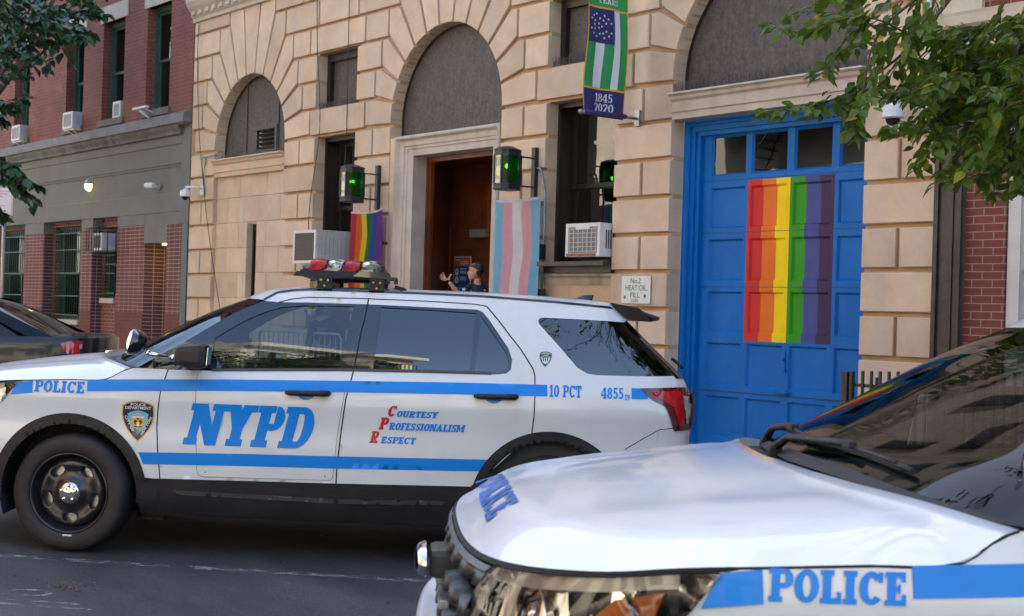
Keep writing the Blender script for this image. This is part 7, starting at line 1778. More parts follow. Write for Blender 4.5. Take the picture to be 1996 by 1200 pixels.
def twig_leaves(bl, bb, pts, rnd, Ls, sp_, droop=.5, r0=.006, spread=1., per=1):
    pts = [Vector(p) for p in smooth_poly([tuple(p) for p in pts], 2, False)]
    tube(bb, [tuple(p) for p in pts], r0, 4, radii=[r0*(1-.75*i/(len(pts)-1)) for i in range(len(pts))])
    acc = 0.; side = 1
    for i in range(len(pts)-1):
        a, b = pts[i], pts[i+1]; d = b-a; l = d.length
        if l < 1e-5: continue
        while acc < l:
            for _ in range(per):
                p = a+d*(acc/l)+Vector((rnd.gauss(0, .02), rnd.gauss(0, .02), rnd.gauss(0, .015)))*spread
                out = d.normalized().cross(Vector((0, 0, 1)))*side*rnd.uniform(.4, 1.1)+d.normalized()*rnd.uniform(.2, .9)+Vector((rnd.uniform(-.4, .4), rnd.uniform(-.4, .4), -rnd.uniform(.1, 1.3)*droop))
                up = Vector((rnd.uniform(-.7, .7), rnd.uniform(-.7, .7), 1.))
                L_ = Ls*rnd.uniform(.65, 1.2); leaf(bl, p+out.normalized()*.012, out, up, L_, L_*rnd.uniform(.52, .72), rnd.uniform(-.05, .3), rnd); side = -side
            acc += sp_*rnd.uniform(.6, 1.4)
        acc -= l
def tree(name, base, top, bough, twigs, crown, label, Ls, sp_, lm, seed, r_tr, group, wide, extra_n, per=1):
    rnd = random.Random(seed); T = empty(name, base, 0, label, 'tree', group)
    inv = Matrix.Translation(base).inverted()
    bt = BM(); tp = [Vector(base), Vector(base)+Vector((.05, .0, 1.2)), Vector(base)+Vector((-.03, .05, 2.4)), Vector(top)]
    tube(bt, [tuple(p) for p in tp], r_tr, 14, radii=[r_tr*1.25, r_tr, r_tr*.9, r_tr*.75]); o = link('trunk', bt, BARK, T, smooth=True); o.data.transform(inv)
    bb = BM(); bl = BM()
    for bo in bough:
        q = [tuple(top)]+bo[0:] if True else bo
        q = smooth_poly([tuple(p) for p in q], 2, False); tube(bb, q, .05, 8, radii=[max(.006, r_tr*.22*(1-i/(len(q)-1))**1.2) for i in range(len(q))])
    for tw_ in twigs: twig_leaves(bl, bb, tw_, rnd, Ls, sp_, per=per)
    # rest of the crown, above and beside the frame
    cx, cy, cz, R_ = crown
    for k in range(extra_n):
        a = rnd.uniform(0, 2*pi); e = rnd.uniform(-.25, 1.); rr = R_*rnd.uniform(.35, 1.); p = Vector((cx+rr*cos(a)*cos(e)*wide, cy+rr*sin(a)*cos(e)*.8, cz+rr*sin(e)))
        pts = [p]; d = Vector((rnd.uniform(-1, 1), rnd.uniform(-1, 1), rnd.uniform(-.6, .4))).normalized()
        for _ in range(3): pts.append(pts[-1]+d*.22); d = (d+Vector((rnd.uniform(-.4, .4), rnd.uniform(-.4, .4), -.25))).normalized()
        twig_leaves(bl, bb, [tuple(v) for v in pts], rnd, Ls*1.2, sp_*2.2)
        if k % 6 == 0: tube(bb, [tuple(top), tuple((Vector(top)+p)/2+Vector((0, 0, .2))), tuple(p)], .03, 5, radii=[.06, .03, .012])
    o = link('branch', bb, BARK, T, recalc=False); o.data.transform(inv)
    o = link('crown', bl, lm, T, recalc=False); o.data.transform(inv); return T
tree('street_tree', (-3.7, 7.9, -.1), (-3.9, 7.7, 4.0), RC, RT, (-1.8, 5.5, 6.9, 3.6), 'leafy street tree whose boughs hang over the right of the garage', .084, .031, leaf_mat('leaf_green', (.115, .195, .018), .45), 11, .16, 'street trees', 1.1, 420, per=2)
tree('street_tree', (-24.9, 7.9, 0.), (-24.6, 7.8, 4.2), LC, LT, (-26.2, 7.8, 6.8, 3.0), 'dark green leafy tree at the left edge before the brick house', .17, .045, leaf_mat('leaf_dark', (.022, .075, .030), .2), 12, .18, 'street trees', 1.2, 330, per=3)
# tree on the far pavement behind the photographer (mirrored in the cargo window)
tree('street_tree', (2.8, -5.2, 0.), (2.7, -5.0, 4.0), [], [], (2.6, -4.6, 6.6, 2.7), 'broad leafy street tree across the street, mirrored in the car windows', .12, .03, leaf_mat('leaf_green_far', (.05, .12, .02), .25), 13, .18, 'street trees', 1.1, 420)
# ------------------------------------------------------------------ people
SKIN = mat('skin', (.50, .27, .18), .5, var=(9, .88, 1.06)); HAIR = mat('short_dark_hair', (.030, .024, .020), .7, var=(60, .5, 1.8)); UNI = mat('navy_uniform', (.010, .013, .028), .8, var=(8, .7, 1.4))
PANTS = mat('navy_trousers', (.008, .010, .02), .85, var=(8, .7, 1.3)); SHOE = mat('black_shoe', (.01, .01, .01), .3, var=(8, .8, 1.3)); EYEW = mat('eye_white', (.6, .6, .58), .3, var=(9, .95, 1.)); MASKW = mat('white_face_mask', (.66, .66, .68), .8, var=(9, .92, 1.03))
def skin_mesh(V, E, R, sub=2, root=0):
    me = bpy.data.meshes.new('s'); me.from_pydata([Vector(v) for v in V], E, []); o = bpy.data.objects.new('s', me); COL.objects.link(o)
    o.modifiers.new('sk', 'SKIN'); sv = me.skin_vertices[0].data
    for i, r in enumerate(R): sv[i].radius = (r, r) if not isinstance(r, tuple) else r
    sv[root].use_root = True
    m = o.modifiers.new('su', 'SUBSURF'); m.levels = sub; m.render_levels = sub
    dg = bpy.context.evaluated_depsgraph_get(); me2 = bpy.data.meshes.new_from_object(o.evaluated_get(dg)); bpy.data.objects.remove(o)
    return me2
def head_bm(bm, c, yaw_, s=1., pitch=0.):
    """head about its centre c, facing local -x before the turn; real size, 0.235 m tall"""
    # z level: front x, back x, half width
    lv = [(-.118, -.060, -.010, .020), (-.110, -.085, .012, .038), (-.092, -.092, .030, .050), (-.075, -.088, .048, .058), (-.060, -.094, .060, .062), (-.045, -.093, .070, .066), (-.028, -.090, .082, .069), (-.010, -.088, .092, .072), (.005, -.086, .099, .0745), (.022, -.088, .103, .076), (.040, -.093, .104, .0765), (.060, -.088, .101, .074), (.080, -.076, .092, .067), (.098, -.055, .075, .054), (.110, -.030, .050, .036), (.117, .0, .020, .012)]
    M_ = Matrix.Translation(c) @ Matrix.Rotation(yaw_, 4, 'Z') @ Matrix.Rotation(pitch, 4, 'Y') @ Matrix.Scale(s, 4); rings = []; n = 24
    for z, xf, xb, w in lv:
        cx, rx = (xf+xb)/2, (xb-xf)/2; ring = []
        for k in range(n):
            a = 2*pi*k/n; ca, sa = cos(a), sin(a); x = cx-rx*(abs(ca)**.9)*(1 if ca > 0 else -1); y = w*(abs(sa)**.85)*(1 if sa > 0 else -1)
            if k in (0, 1, n-1):       # nose, lips, chin ridge in profile
                nz = cr([(-.12, 0), (-.10, .006), (-.088, .004), (-.072, .009), (-.060, .005), (-.048, .010), (-.038, .012), (-.028, .030), (-.016, .026), (.0, .014), (.012, .004), (.022, .004), (.035, .002), (.06, 0)], z)
                x -= nz*(1 if k == 0 else .35)
            if k in (2, 3, n-2, n-3) and -.002 < z < .02: x += .006      # eye sockets
            ring.append(bm.verts.new(M_ @ Vector((x, y, z))))
        rings.append(ring)
    for i in range(len(rings)-1):
        for k in range(n): bm.faces.new((rings[i][k], rings[i][(k+1) % n], rings[i+1][(k+1) % n], rings[i+1][k])).smooth = True
    bm.faces.new(rings[0][::-1]); bm.faces.new(rings[-1])
    for sg in (1, -1):                 # ears
        r = lathe(bm, [(.001, .012), (.012, .014), (.019, .008), (.020, 0), (.012, -.004)], 12, (0, 0, 0), 'y'); vs = [v for q in r for v in q]
        for v in vs: v.co = M_ @ Vector((v.co.x*.8+.012, (v.co.y+.070)*sg if sg > 0 else -(v.co.y+.070), v.co.z*1.7-.010))
    return M_
def person(name_loc, label, V, E, R, head, hands=None, shirt=None, trousers=None, mask=False):
    P_ = empty('person', name_loc, 0, label, 'person')
    c, yw, pt = head; me = skin_mesh(V, E, R)
    bm = BM(); bm.from_mesh(me)
    for f in bm.faces: f.smooth = True
    for hv, he, hr in (hands or []):
        m2 = skin_mesh(hv, he, hr, 2); b2 = BM(); b2.from_mesh(m2)
        for f in b2.faces: f.smooth = True
        t_ = bpy.data.meshes.new('t'); b2.to_mesh(t_); bm.from_mesh(t_); b2.free()
    M_ = head_bm(bm, Vector(c), yw, 1., pt); link('body', bm, SKIN, P_, smooth=True, recalc=True)
    b = BM(); n = 24                 # cropped hair, its edge running from forehead over the ear to the nape
    lv = [(-.060, .030, .066, .050), (-.040, .028, .078, .064), (-.015, .022, .096, .0745), (.008, .022, .104, .0785), (.026, -.020, .108, .080), (.042, -.060, .109, .081), (.058, -.094, .107, .079), (.072, -.088, .102, .0745), (.090, -.070, .089, .063), (.106, -.045, .070, .045), (.120, -.012, .036, .020), (.122, .008, .014, .006)]
    rings = []
    for z, xf, xb, w in lv:
        ring = []
        for k in range(n+1):
            t = -1+2*k/n; a = t*pi*.5 if xf > -.01 else t*pi     # open at the front while the face shows
            if xf > -.01: x = xf+(xb-xf)*cos(a); y = w*sin(a)
            else: cx, rx = (xf+xb)/2, (xb-xf)/2; x = cx+rx*cos(a); y = w*sin(a)
            ring.append(b.verts.new(M_ @ Vector((x, y, z))))
        rings.append(ring)
    for i in range(len(rings)-1):
        for k in range(n):
            try: b.faces.new((rings[i][k], rings[i][k+1], rings[i+1][k+1], rings[i+1][k])).smooth = True
            except ValueError: pass
    link('hair', b, HAIR, P_, recalc=True)
    for sg in (1, -1):
        b = BM(); r = lathe(b, [(.001, -.004), (.006, -.003), (.010, 0)], 10, (0, 0, 0), 'y'); vs = [v for q in r for v in q]
        for v in vs: v.co = M_ @ Vector((-.083+v.co.y, .032*sg+v.co.x*1.2, .010+v.co.z*.6))
        link('eye', b, EYEW, P_)
        b = BM(); box(b, -.096, -.088, .018*sg, .048*sg, .024, .030, bev=.002); bmesh.ops.transform(b, matrix=M_, verts=b.verts); link('eyebrow', b, HAIR, P_)
    b = BM(); box(b, -.1015, -.094, -.022, .022, -.066, -.060, bev=.002); bmesh.ops.transform(b, matrix=M_, verts=b.verts)
    link('mouth', b, mat('lip', (.36, .14, .11), .5, var=(9, .9, 1.1)), P_)
    if mask:
        b = BM(); m_ = [(-.112, -.088, .020), (-.10, -.110, .045), (-.075, -.118, .058), (-.045, -.124, .060), (-.02, -.120, .055), (-.005, -.102, .045)]; rr = []
        for z, xf, w in m_: rr.append([b.verts.new(M_ @ Vector((xf+.095*(abs(sin(a))**2), w*sin(a)*1.15, z))) for a in [pi*(-.5+k/12) for k in range(13)]])
        for i in range(len(rr)-1):
            for k in range(12): b.faces.new((rr[i][k], rr[i][k+1], rr[i+1][k+1], rr[i+1][k])).smooth = True
        link('face_mask', b, MASKW, P_, recalc=True)
    for nm, dat, m_ in (('shirt', shirt, UNI), ('trousers', trousers, PANTS)):
        if dat: me = skin_mesh(*dat); o = bpy.data.objects.new(nm, me); COL.objects.link(o); me.materials.append(m_); me.polygons.foreach_set('use_smooth', [True]*len(me.polygons)); o.parent = P_
    return P_, M_
# frame of the standing officer: X = towards picture right, Y = away from the camera, Z up (turned with the camera heading)
def fr(px_, depth, pz, yaw_=.87998):
    r = Vector((cos(yaw_), sin(yaw_), 0)); f = Vector((-sin(yaw_), cos(yaw_), 0)); return r*px_+f*depth+Vector((0, 0, pz))
O_ = Vector((-14.62, 11.48, .385))
q = lambda x, y, z: tuple(fr(x, y, z))
#   pelvis, waist, chest, neck base, neck top ; his right arm reaches to picture left, palm to the camera
V = [q(.03, 0, .95), q(.03, 0, 1.12), q(.03, .0, 1.32), q(.005, -.005, 1.47), q(-.018, -.01, 1.60), q(-.14, -.06, 1.40), q(-.235, -.12, 1.335), q(-.345, -.17, 1.475), q(-.385, -.18, 1.525), q(.19, .08, 1.37), q(.24, .10, 1.16), q(.22, .0, .93), q(-.06, 0, .90), q(-.08, 0, .50), q(-.08, .02, .10), q(.12, .02, .90), q(.14, .02, .50), q(.14, .04, .10), q(-.13, -.03, .06), q(.09, -.0, .06)]
E = [(0, 1), (1, 2), (2, 3), (3, 4), (2, 5), (5, 6), (6, 7), (7, 8), (2, 9), (9, 10), (10, 11), (0, 12), (12, 13), (13, 14), (0, 15), (15, 16), (16, 17), (14, 18), (17, 19)]
R = [.12, .105, .11, .055, .055, .045, .045, .030, .026, .055, .045, .03, .085, .06, .04, .085, .06, .04, .035, .035]
# hand: palm and five fingers, spread, palm facing the camera
H0 = Vector(q(-.385, -.18, 1.525))
hq = lambda x, y, z: tuple(H0+fr(x, y, z))
hV = [hq(.0, 0, .0), hq(-.030, 0, .022), hq(-.052, -.004, .040),
      hq(-.062, -.006, .068), hq(-.076, -.010, .096), hq(-.086, -.020, .118),      # index
      hq(-.075, -.006, .052), hq(-.098, -.012, .076), hq(-.112, -.024, .094),      # middle
      hq(-.080, -.006, .034), hq(-.106, -.012, .052), hq(-.122, -.024, .066),      # ring
      hq(-.078, -.006, .014), hq(-.100, -.010, .024), hq(-.114, -.020, .032),      # little
      hq(-.004, -.010, .036), hq(.012, -.018, .066), hq(.026, -.022, .088), hq(.034, -.020, .102)]   # thumb
hE = [(0, 1), (1, 2), (2, 3), (3, 4), (4, 5), (2, 6), (6, 7), (7, 8), (2, 9), (9, 10), (10, 11), (1, 12), (12, 13), (13, 14), (0, 15), (15, 16), (16, 17), (17, 18)]
hR = [.028, (.034, .016), (.036, .015), .0105, .0095, .008, .0105, .0095, .0082, .0105, .009, .008, .0095, .008, .0072, .016, .012, .0105, .0085]
sV = [q(.03, 0, .98), q(.03, 0, 1.14), q(.03, 0, 1.30), q(.02, 0, 1.435), q(-.10, -.045, 1.435), q(-.20, -.10, 1.37), q(-.255, -.13, 1.36), q(.195, .08, 1.41), q(.24, .10, 1.20)]
sE = [(0, 1), (1, 2), (2, 3), (3, 4), (4, 5), (5, 6), (3, 7), (7, 8)]; sR = [(.165, .14), (.155, .13), (.175, .14), (.10, .09), .085, .074, .070, .098, .080]
tV = [q(.03, 0, .99), q(.03, 0, .90), q(-.06, 0, .84), q(-.08, 0, .50), q(-.08, .02, .08), q(.12, .02, .84), q(.14, .02, .50), q(.14, .04, .08)]; tE = [(0, 1), (1, 2), (2, 3), (3, 4), (1, 5), (5, 6), (6, 7)]; tR = [(.165, .13), (.15, .12), .10, .08, .065, .10, .08, .065]
pn, HM = person(O_, 'person in a dark navy uniform with one arm raised, standing in the doorway', V, E, R, (q(-.035, -.01, 1.675), .87998-.18, 0.), [(hV, hE, hR)], (sV, sE, sR), (tV, tE, tR))
b = BM(); tube(b, [q(-.05, -.085, 1.40), q(-.045, -.05, 1.475), q(-.02, .03, 1.525), q(.05, .06, 1.52), q(.085, .0, 1.47), q(.06, -.09, 1.38)], .016, 8); link('collar', b, UNI, pn)
b = BM(); box(b, -.02, .02, -.004, .004, -.008, .008); bmesh.ops.transform(b, matrix=Matrix.Translation(q(.125, -.115, 1.36)) @ Matrix.Rotation(.88, 4, 'Z') @ Matrix.Diagonal((1.1, 1, 1.6, 1)), verts=b.verts); link('breast_badge', b, GOLD, pn)
b = BM(); box(b, -.012, .012, -.004, .004, -.006, .006); bmesh.ops.transform(b, matrix=Matrix.Translation(q(.095, -.105, 1.425)) @ Matrix.Rotation(.88, 4, 'Z'), verts=b.verts); link('collar_pin', b, mat('pin_silver', (.5, .6, .55), .4, metal=.5, var=(4, .9, 1.1)), pn)
b = BM(); box(b, -.022, .022, -.004, .004, -.018, .018, bev=.004); bmesh.ops.transform(b, matrix=Matrix.Translation(q(-.185, -.165, 1.425)) @ Matrix.Rotation(.6, 4, 'Z'), verts=b.verts); link('shoulder_patch', b, mat('patch_pale', (.45, .48, .55), .7, var=(20, .7, 1.2)), pn)
# second officer beyond the white car
O2 = Vector((-16.22, 10.05, .10))
k = .90
qq = lambda x, y, z: tuple(fr(x*k, y*k, z*k))
V2 = [qq(0, 0, .95), qq(0, 0, 1.12), qq(0, -.02, 1.30), qq(-.03, -.05, 1.40), qq(-.05, -.07, 1.46), qq(-.15, -.06, 1.34), qq(-.19, -.08, 1.08), qq(-.20, -.2, .92), qq(.16, .0, 1.36), qq(.20, -.02, 1.08), qq(.18, -.15, .90), qq(-.09, 0, .9), qq(-.10, 0, .5), qq(-.10, .02, .08), qq(.09, 0, .9), qq(.10, 0, .5), qq(.10, .02, .08)]
E2 = [(0, 1), (1, 2), (2, 3), (3, 4), (3, 5), (5, 6), (6, 7), (3, 8), (8, 9), (9, 10), (0, 11), (11, 12), (12, 13), (0, 14), (14, 15), (15, 16)]
R2 = [.10, .09, .10, .05, .05, .05, .04, .028, .05, .04, .028, .08, .06, .045, .08, .06, .045]
person(O2, 'person in dark uniform and white face mask, seen through the police car window', V2, E2, R2, (qq(-.09, -.10, 1.535), .87998-.35, .25), None,
       ([qq(0, 0, .97), qq(0, 0, 1.12), qq(0, 0, 1.27), qq(-.02, -.04, 1.37), qq(-.14, -.06, 1.34), qq(-.19, -.08, 1.05), qq(-.20, -.18, .95), qq(.15, 0, 1.35), qq(.20, -.02, 1.05), qq(.18, -.13, .93)], [(0, 1), (1, 2), (2, 3), (3, 4), (4, 5), (5, 6), (3, 7), (7, 8), (8, 9)], [(.155, .12), (.145, .115), (.155, .115), .075, .065, .055, .045, .065, .055, .045]),
       ([qq(0, 0, .98), qq(0, 0, .88), qq(-.09, 0, .83), qq(-.10, 0, .5), qq(-.10, .02, .05), qq(.09, 0, .83), qq(.10, 0, .5), qq(.10, .02, .05)], [(0, 1), (1, 2), (2, 3), (3, 4), (1, 5), (5, 6), (6, 7)], [(.15, .12), (.14, .11), .09, .07, .06, .09, .07, .06]), mask=True)
# ------------------------------------------------------------------ dark saloon at the left edge (x towards the rear, origin below the tail)
NAVYP = mat('dark_navy_car_paint', (.008, .012, .020), .22, coat=.35, spec=.35, var=(2, .9, 1.1))
SD = empty('dark_sedan'); SPL = [(-5.1, 0), (-5.05, .4), (-4.9, .72), (-4.6, .88), (-4., .93), (-2.5, .94), (-1.2, .935), (-.6, .91), (-.30, .86), (-.13, .77), (-.05, .60), (.0, .30), (.01, 0)]
sp_ = []
for i in range(len(SPL)-1):
    p0 = SPL[max(i-1, 0)] if i else (SPL[1][0], -SPL[1][1]); p1 = SPL[i]; p2 = SPL[i+1]; p3 = SPL[i+2] if i+2 < len(SPL) else (SPL[-2][0], -SPL[-2][1])
    for j in range(12): t = j/12; sp_.append(tuple(.5*(2*p1[k]+(p2[k]-p0[k])*t+(2*p0[k]-5*p1[k]+4*p2[k]-p3[k])*t*t+(3*p1[k]-p0[k]-3*p2[k]+p3[k])*t**3) for k in (0, 1)))
sp_.append(SPL[-1])
BELT = lambda x: cr([(-5.1, .72), (-4.6, .86), (-3.8, .98), (-3.2, 1.02), (-1., 1.08), (-.4, 1.10), (.05, 1.10)], x)
def shell_s(b, z_list, ins, side=None, sel=lambda i: True):
    rows = []
    for i, (x, y) in enumerate(sp_):
        zb = BELT(x); rows.append([b.verts.new((x*(1-0), -(y*(1-ins(t))), .22+(zb-.22)*t)) for t in z_list])
    for i in range(len(rows)-1):
        for j in range(len(z_list)-1): b.faces.new((rows[i][j], rows[i][j+1], rows[i+1][j+1], rows[i+1][j])).smooth = True
def mirror_join(b):
    g = bmesh.ops.duplicate(b, geom=b.verts[:]+b.edges[:]+b.faces[:]); vs = [e for e in g['geom'] if isinstance(e, bmesh.types.BMVert)]; fs = [e for e in g['geom'] if isinstance(e, bmesh.types.BMFace)]
    bmesh.ops.scale(b, vec=(1, -1, 1), verts=vs); bmesh.ops.reverse_faces(b, faces=fs)
insf = lambda t: .05*(1-t)**3+.0+.045*max(0, t-.80)*5*max(0, t-.8)*5*.9
b = BM(); shell_s(b, [0, .15, .3, .5, .65, .78, .85, .90, .95, 1.], insf)
# boot lid / bonnet deck closing the shell
up = [(x, -(y*(1-insf(1.))), BELT(x)) for x, y in sp_]
for i in range(len(up)-1):
    a, c = up[i], up[i+1]; face(b, [a, c, (c[0], 0, c[2]+.03), (a[0], 0, a[2]+.03)])
mirror_join(b); bmesh.ops.remove_doubles(b, verts=b.verts, dist=.001); link('body', b, NAVYP, SD, smooth=True, angle=40)
# greenhouse
lv = [(1.05, -.40, -3.65, .86), (1.17, -.62, -3.35, .82), (1.30, -.88, -3.05, .765), (1.40, -1.12, -2.80, .71), (1.455, -1.36, -2.60, .655)]
def ringg(z, xr, xf, w, n=9):
    o = []
    for i in range(n): t = i/(n-1); o.append((xf+(xr-xf)*t, -w*(1-.10*abs(2*t-1)**3), z))
    return [(xf-.22*(1-(z-1.05)), 0, z)]+[(xf-.17*(1-(z-1.05)), -w*.45, z)]+o+[(xr+.07, -w*.45, z), (xr+.10, 0, z)]
b = BM(); rg = [[b.verts.new(p) for p in ringg(*l)] for l in lv]
for i in range(len(rg)-1):
    for j in range(len(rg[0])-1): b.faces.new((rg[i][j], rg[i+1][j], rg[i+1][j+1], rg[i][j+1])).smooth = True
mirror_join(b); bmesh.ops.remove_doubles(b, verts=b.verts, dist=.001); link('glasshouse', b, mat('sedan_glass', (.004, .006, .008), .05, coat=.2, spec=.4, var=(3, .9, 1.1)), SD)
b = BM(); top = ringg(*lv[-1]); n = len(top)
for j in range(n-1):
    p, q_ = top[j], top[j+1]; m1, m2 = (p[0]*.9-.2, p[1]*.6, 1.49), (q_[0]*.9-.2, q_[1]*.6, 1.49); face(b, [p, q_, m2, m1]); face(b, [m1, m2, (m2[0], 0, 1.505), (m1[0], 0, 1.505)])
mirror_join(b); bmesh.ops.remove_doubles(b, verts=b.verts, dist=.002); link('roof', b, NAVYP, SD, smooth=True)
for s in (-1, 1):        # rear roof pillars and door frames
    for (x0, z0, x1, z1, w0, w1, t) in ((-.50, 1.07, -1.38, 1.46, .86, .665, .13), (-1.95, 1.08, -2.0, 1.45, .875, .68, .05), (-3.55, 1.03, -2.62, 1.455, .83, .655, .05)):
        b = BM(); face(b, [(x0-t, s*w0, z0), (x0+t*1.1, s*(w0-.02), z0), (x1+t*.7, s*(w1-.0), z1), (x1-t, s*w1, z1)])
        bmesh.ops.solidify(b, geom=b.faces[:], thickness=.02); link('pillar', b, NAVYP, SD)
def SS(u, z, off=0.):
    i = max(0, min(len(sp_)-2, int(u))); t = u-i; x = sp_[i][0]*(1-t)+sp_[i+1][0]*t; y = sp_[i][1]*(1-t)+sp_[i+1][1]*t
    dx, dy = sp_[i+1][0]-sp_[i][0], sp_[i+1][1]-sp_[i][1]; l = hypot(dx, dy); tt = (z-.22)/(BELT(x)-.22); y *= (1-insf(tt)); return (x+(-dy/l)*-off*1., -(y+abs(dx)/l*off), z) if False else (x+dy/l*-1*-off*0+(-dy/l)*(-off), -(y+dx/l*off), z)
n_ = len(sp_)-1
def lamp(b, poly, off, s):
    vs = [b.verts.new((lambda p: (p[0], p[1]*(1 if s < 0 else -1), p[2]))(SS(u, z, off))) for u, z in poly]
    us = sorted(set(round(u, 2) for u, z in poly))
for s in (-1, 1):
    fx = lambda off: (lambda u, z: (lambda p: (p[0], p[1] if s < 0 else -p[1], p[2]))(SS(u*10, z, off)))
    U0 = (n_-50)/10; U1 = (n_-19)/10
    b = BM(); patch(b, [(U0, 1.035), (U0+.5, 1.065), (U1, 1.06), (U1+.15, .90), (U0+.9, .89), (U0+.35, .94)], [], .12, fx(.012)); lm = link('tail_lamp', b, REDLENS, SD, recalc=True)
    b = BM()
    for a, z in ((U0+1.2, 1.01), (U0+1.9, 1.01), (U0+1.45, .94), (U0+2.15, .94)): patch(b, [(a, z-.022), (a+.48, z-.022), (a+.42, z+.022), (a-.05, z+.022)], [], .12, fx(.018))
    link('reversing_lens', b, CLEARL, lm, recalc=True)
b = BM(); tube(b, [(.03, -.42, .95), (.05, 0, .955), (.03, .42, .95)], .018, 8); link('boot_handle_bar', b, CHROME, SD)
b = BM(); box(b, -.30, -.16, -.55, -.40, 1.10, 1.145, bev=.012); link('aerial_pod', b, BLACKPAINT, SD)
b = BM(); box(b, -.06, .10, -.80, .80, .35, .62, bev=.05); link('bumper', b, NAVYP, SD)
for (cx, s) in ((-1.17, -1), (-1.17, 1), (-4.04, -1), (-4.04, 1)):
    w = empty('wheel', (cx, s*.93, .34), 0 if s < 0 else pi, parent=SD)
    b = BM(); lathe(b, [(.22, .03), (.26, .0), (.31, .0), (.335, .03), (.34, .06), (.34, .2), (.22, .21)], 40, (0, 0, 0), 'y'); link('tyre', b, RUBBER, w)
    b = BM(); lathe(b, [(.22, .03), (.20, .06), (.08, .04), (.001, .035)], 30, (0, 0, 0), 'y'); link('rim', b, RIMB, w)
park(SD, -14.20, 6.14, .02, 54.7, .02); SD.location -= Vector((-sin(radians(54.7)), cos(radians(54.7)), 0))*1.0
tag(SD, 'dark navy saloon with a red tail lamp, behind the white bonnet at the left edge', 'car')
# ------------------------------------------------------------------ street
def gz_(x, y): return .007-.0098*(x+7.93)-.0210*(max(y, 1.)-3.18)+(.021*(1.-y)*-1 if y < 1 else 0)      # cambered street, falling gently to the right
GUT = lambda x: gz_(x, 7.)
ASPH = bpy.data.materials.new('asphalt'); ASPH.use_nodes = True
def _asph():
    N = ASPH.node_tree.nodes; L = ASPH.node_tree.links; b = N['Principled BSDF']; b.inputs['Roughness'].default_value = .78
    tc = N.new('ShaderNodeTexCoord')
    def noise(sc, det, ro, mp=None):
        n = N.new('ShaderNodeTexNoise'); n.inputs['Scale'].default_value = sc; n.inputs['Detail'].default_value = det; n.inputs['Roughness'].default_value = ro
        if mp: m = N.new('ShaderNodeMapping'); m.inputs['Scale'].default_value = mp[0]; m.inputs['Rotation'].default_value = (0, 0, mp[1]); L.new(tc.outputs['Object'], m.inputs[0]); L.new(m.outputs[0], n.inputs['Vector'])
        else: L.new(tc.outputs['Object'], n.inputs['Vector'])
        return n
    def ramp(n, p0, c0, p1, c1):
        r = N.new('ShaderNodeValToRGB'); e = r.color_ramp.elements; e[0].position = p0; e[1].position = p1; e[0].color = (*c0, 1); e[1].color = (*c1, 1); L.new(n.outputs[0], r.inputs['Fac']); return r
    def mul(a, c, bt='MULTIPLY', f=1.):
        m = N.new('ShaderNodeMix'); m.data_type = 'RGBA'; m.blend_type = bt; m.inputs['Factor'].default_value = f; L.new(a, m.inputs['A']); L.new(c, m.inputs['B']); return m.outputs['Result']
    base = ramp(noise(.55, 9, .62, ((1, 2.4, 1), .9)), .35, (.021, .023, .027), .68, (.064, .068, .075))
    g1 = ramp(noise(120, 3, .8), .35, (.25, .25, .25), .68, (2.0, 2.0, 2.0)); c = mul(base.outputs[0], g1.outputs[0])
    v = N.new('ShaderNodeTexVoronoi'); v.inputs['Scale'].default_value = 26; L.new(tc.outputs['Object'], v.inputs['Vector'])
    sp = ramp(v, .03, (.30, .27, .20), .055, (0, 0, 0)); c = mul(c, sp.outputs[0], 'ADD', .35)
    w = ramp(noise(1.1, 10, .75, ((.5, 3., 1), .95)), .60, (0, 0, 0), .78, (.065, .066, .07)); c = mul(c, w.outputs[0], 'ADD', 1.)
    L.new(c, b.inputs['Base Color'])
    bp = N.new('ShaderNodeBump'); bp.inputs['Distance'].default_value = .006; L.new(noise(150, 4, .7).outputs[0], bp.inputs['Height']); L.new(bp.outputs['Normal'], b.inputs['Normal'])
_asph()
WALK = mat('concrete_pavement', (.30, .285, .26), .85, var=(2, .8, 1.1), bump=(90, .002))
def sheet(name, x0, x1, y0, y1, dz, m, kind='structure', n=24):
    b = BM(); xs = [x0+(x1-x0)*i/n for i in range(n+1)]; 
    for i in range(n): face(b, [(xs[i], y0, gz_(xs[i], 0)+dz), (xs[i+1], y0, gz_(xs[i+1], 0)+dz), (xs[i+1], y1, gz_(xs[i+1], 0)+dz), (xs[i], y1, gz_(xs[i], 0)+dz)])
    o = link(name, b, m, recalc=False); tag(o, kind=kind); return o
sheet('ground', -150, 150, -150, 150, -1.4, mat('far_ground', (.1, .1, .1), .9, var=(1, .8, 1.2)))
b = BM()
ys = [-3.6, -2, 0, 1, 2.5, 4, 5.5, 7.0]; xs = [-90+2.5*i for i in range(61)]
V_ = [[b.verts.new((x, y, gz_(x, y))) for y in ys] for x in xs]
for i in range(60):
    for j in range(len(ys)-1): b.faces.new((V_[i][j], V_[i+1][j], V_[i+1][j+1], V_[i][j+1])).smooth = True
o = link('road', b, ASPH, recalc=False); tag(o, kind='structure')
b = BM()
for y0, y1 in ((7.0, 11.3), (-7.6, -3.6)):
    for i in range(60):
        x0, x1 = -90+i*2.5, -90+(i+1)*2.5-.012
        for j in range(3):
            ya, yb2 = y0+.16*(y0 > 0)+(y1-y0-.16)*j/3, y0+.16*(y0 > 0)+(y1-y0-.16)*(j+1)/3-.012
            za, zb = gz_(x0, y0)+.14, gz_(x1, y0)+.14
            face(b, [(x0, ya, za), (x1, ya, zb), (x1, yb2, zb+(.008*(yb2-y0) if y0 > 0 else 0)), (x0, yb2, za+(.008*(yb2-y0) if y0 > 0 else 0))])
o = link('pavement', b, WALK, recalc=False); tag(o, kind='structure')
b = BM()
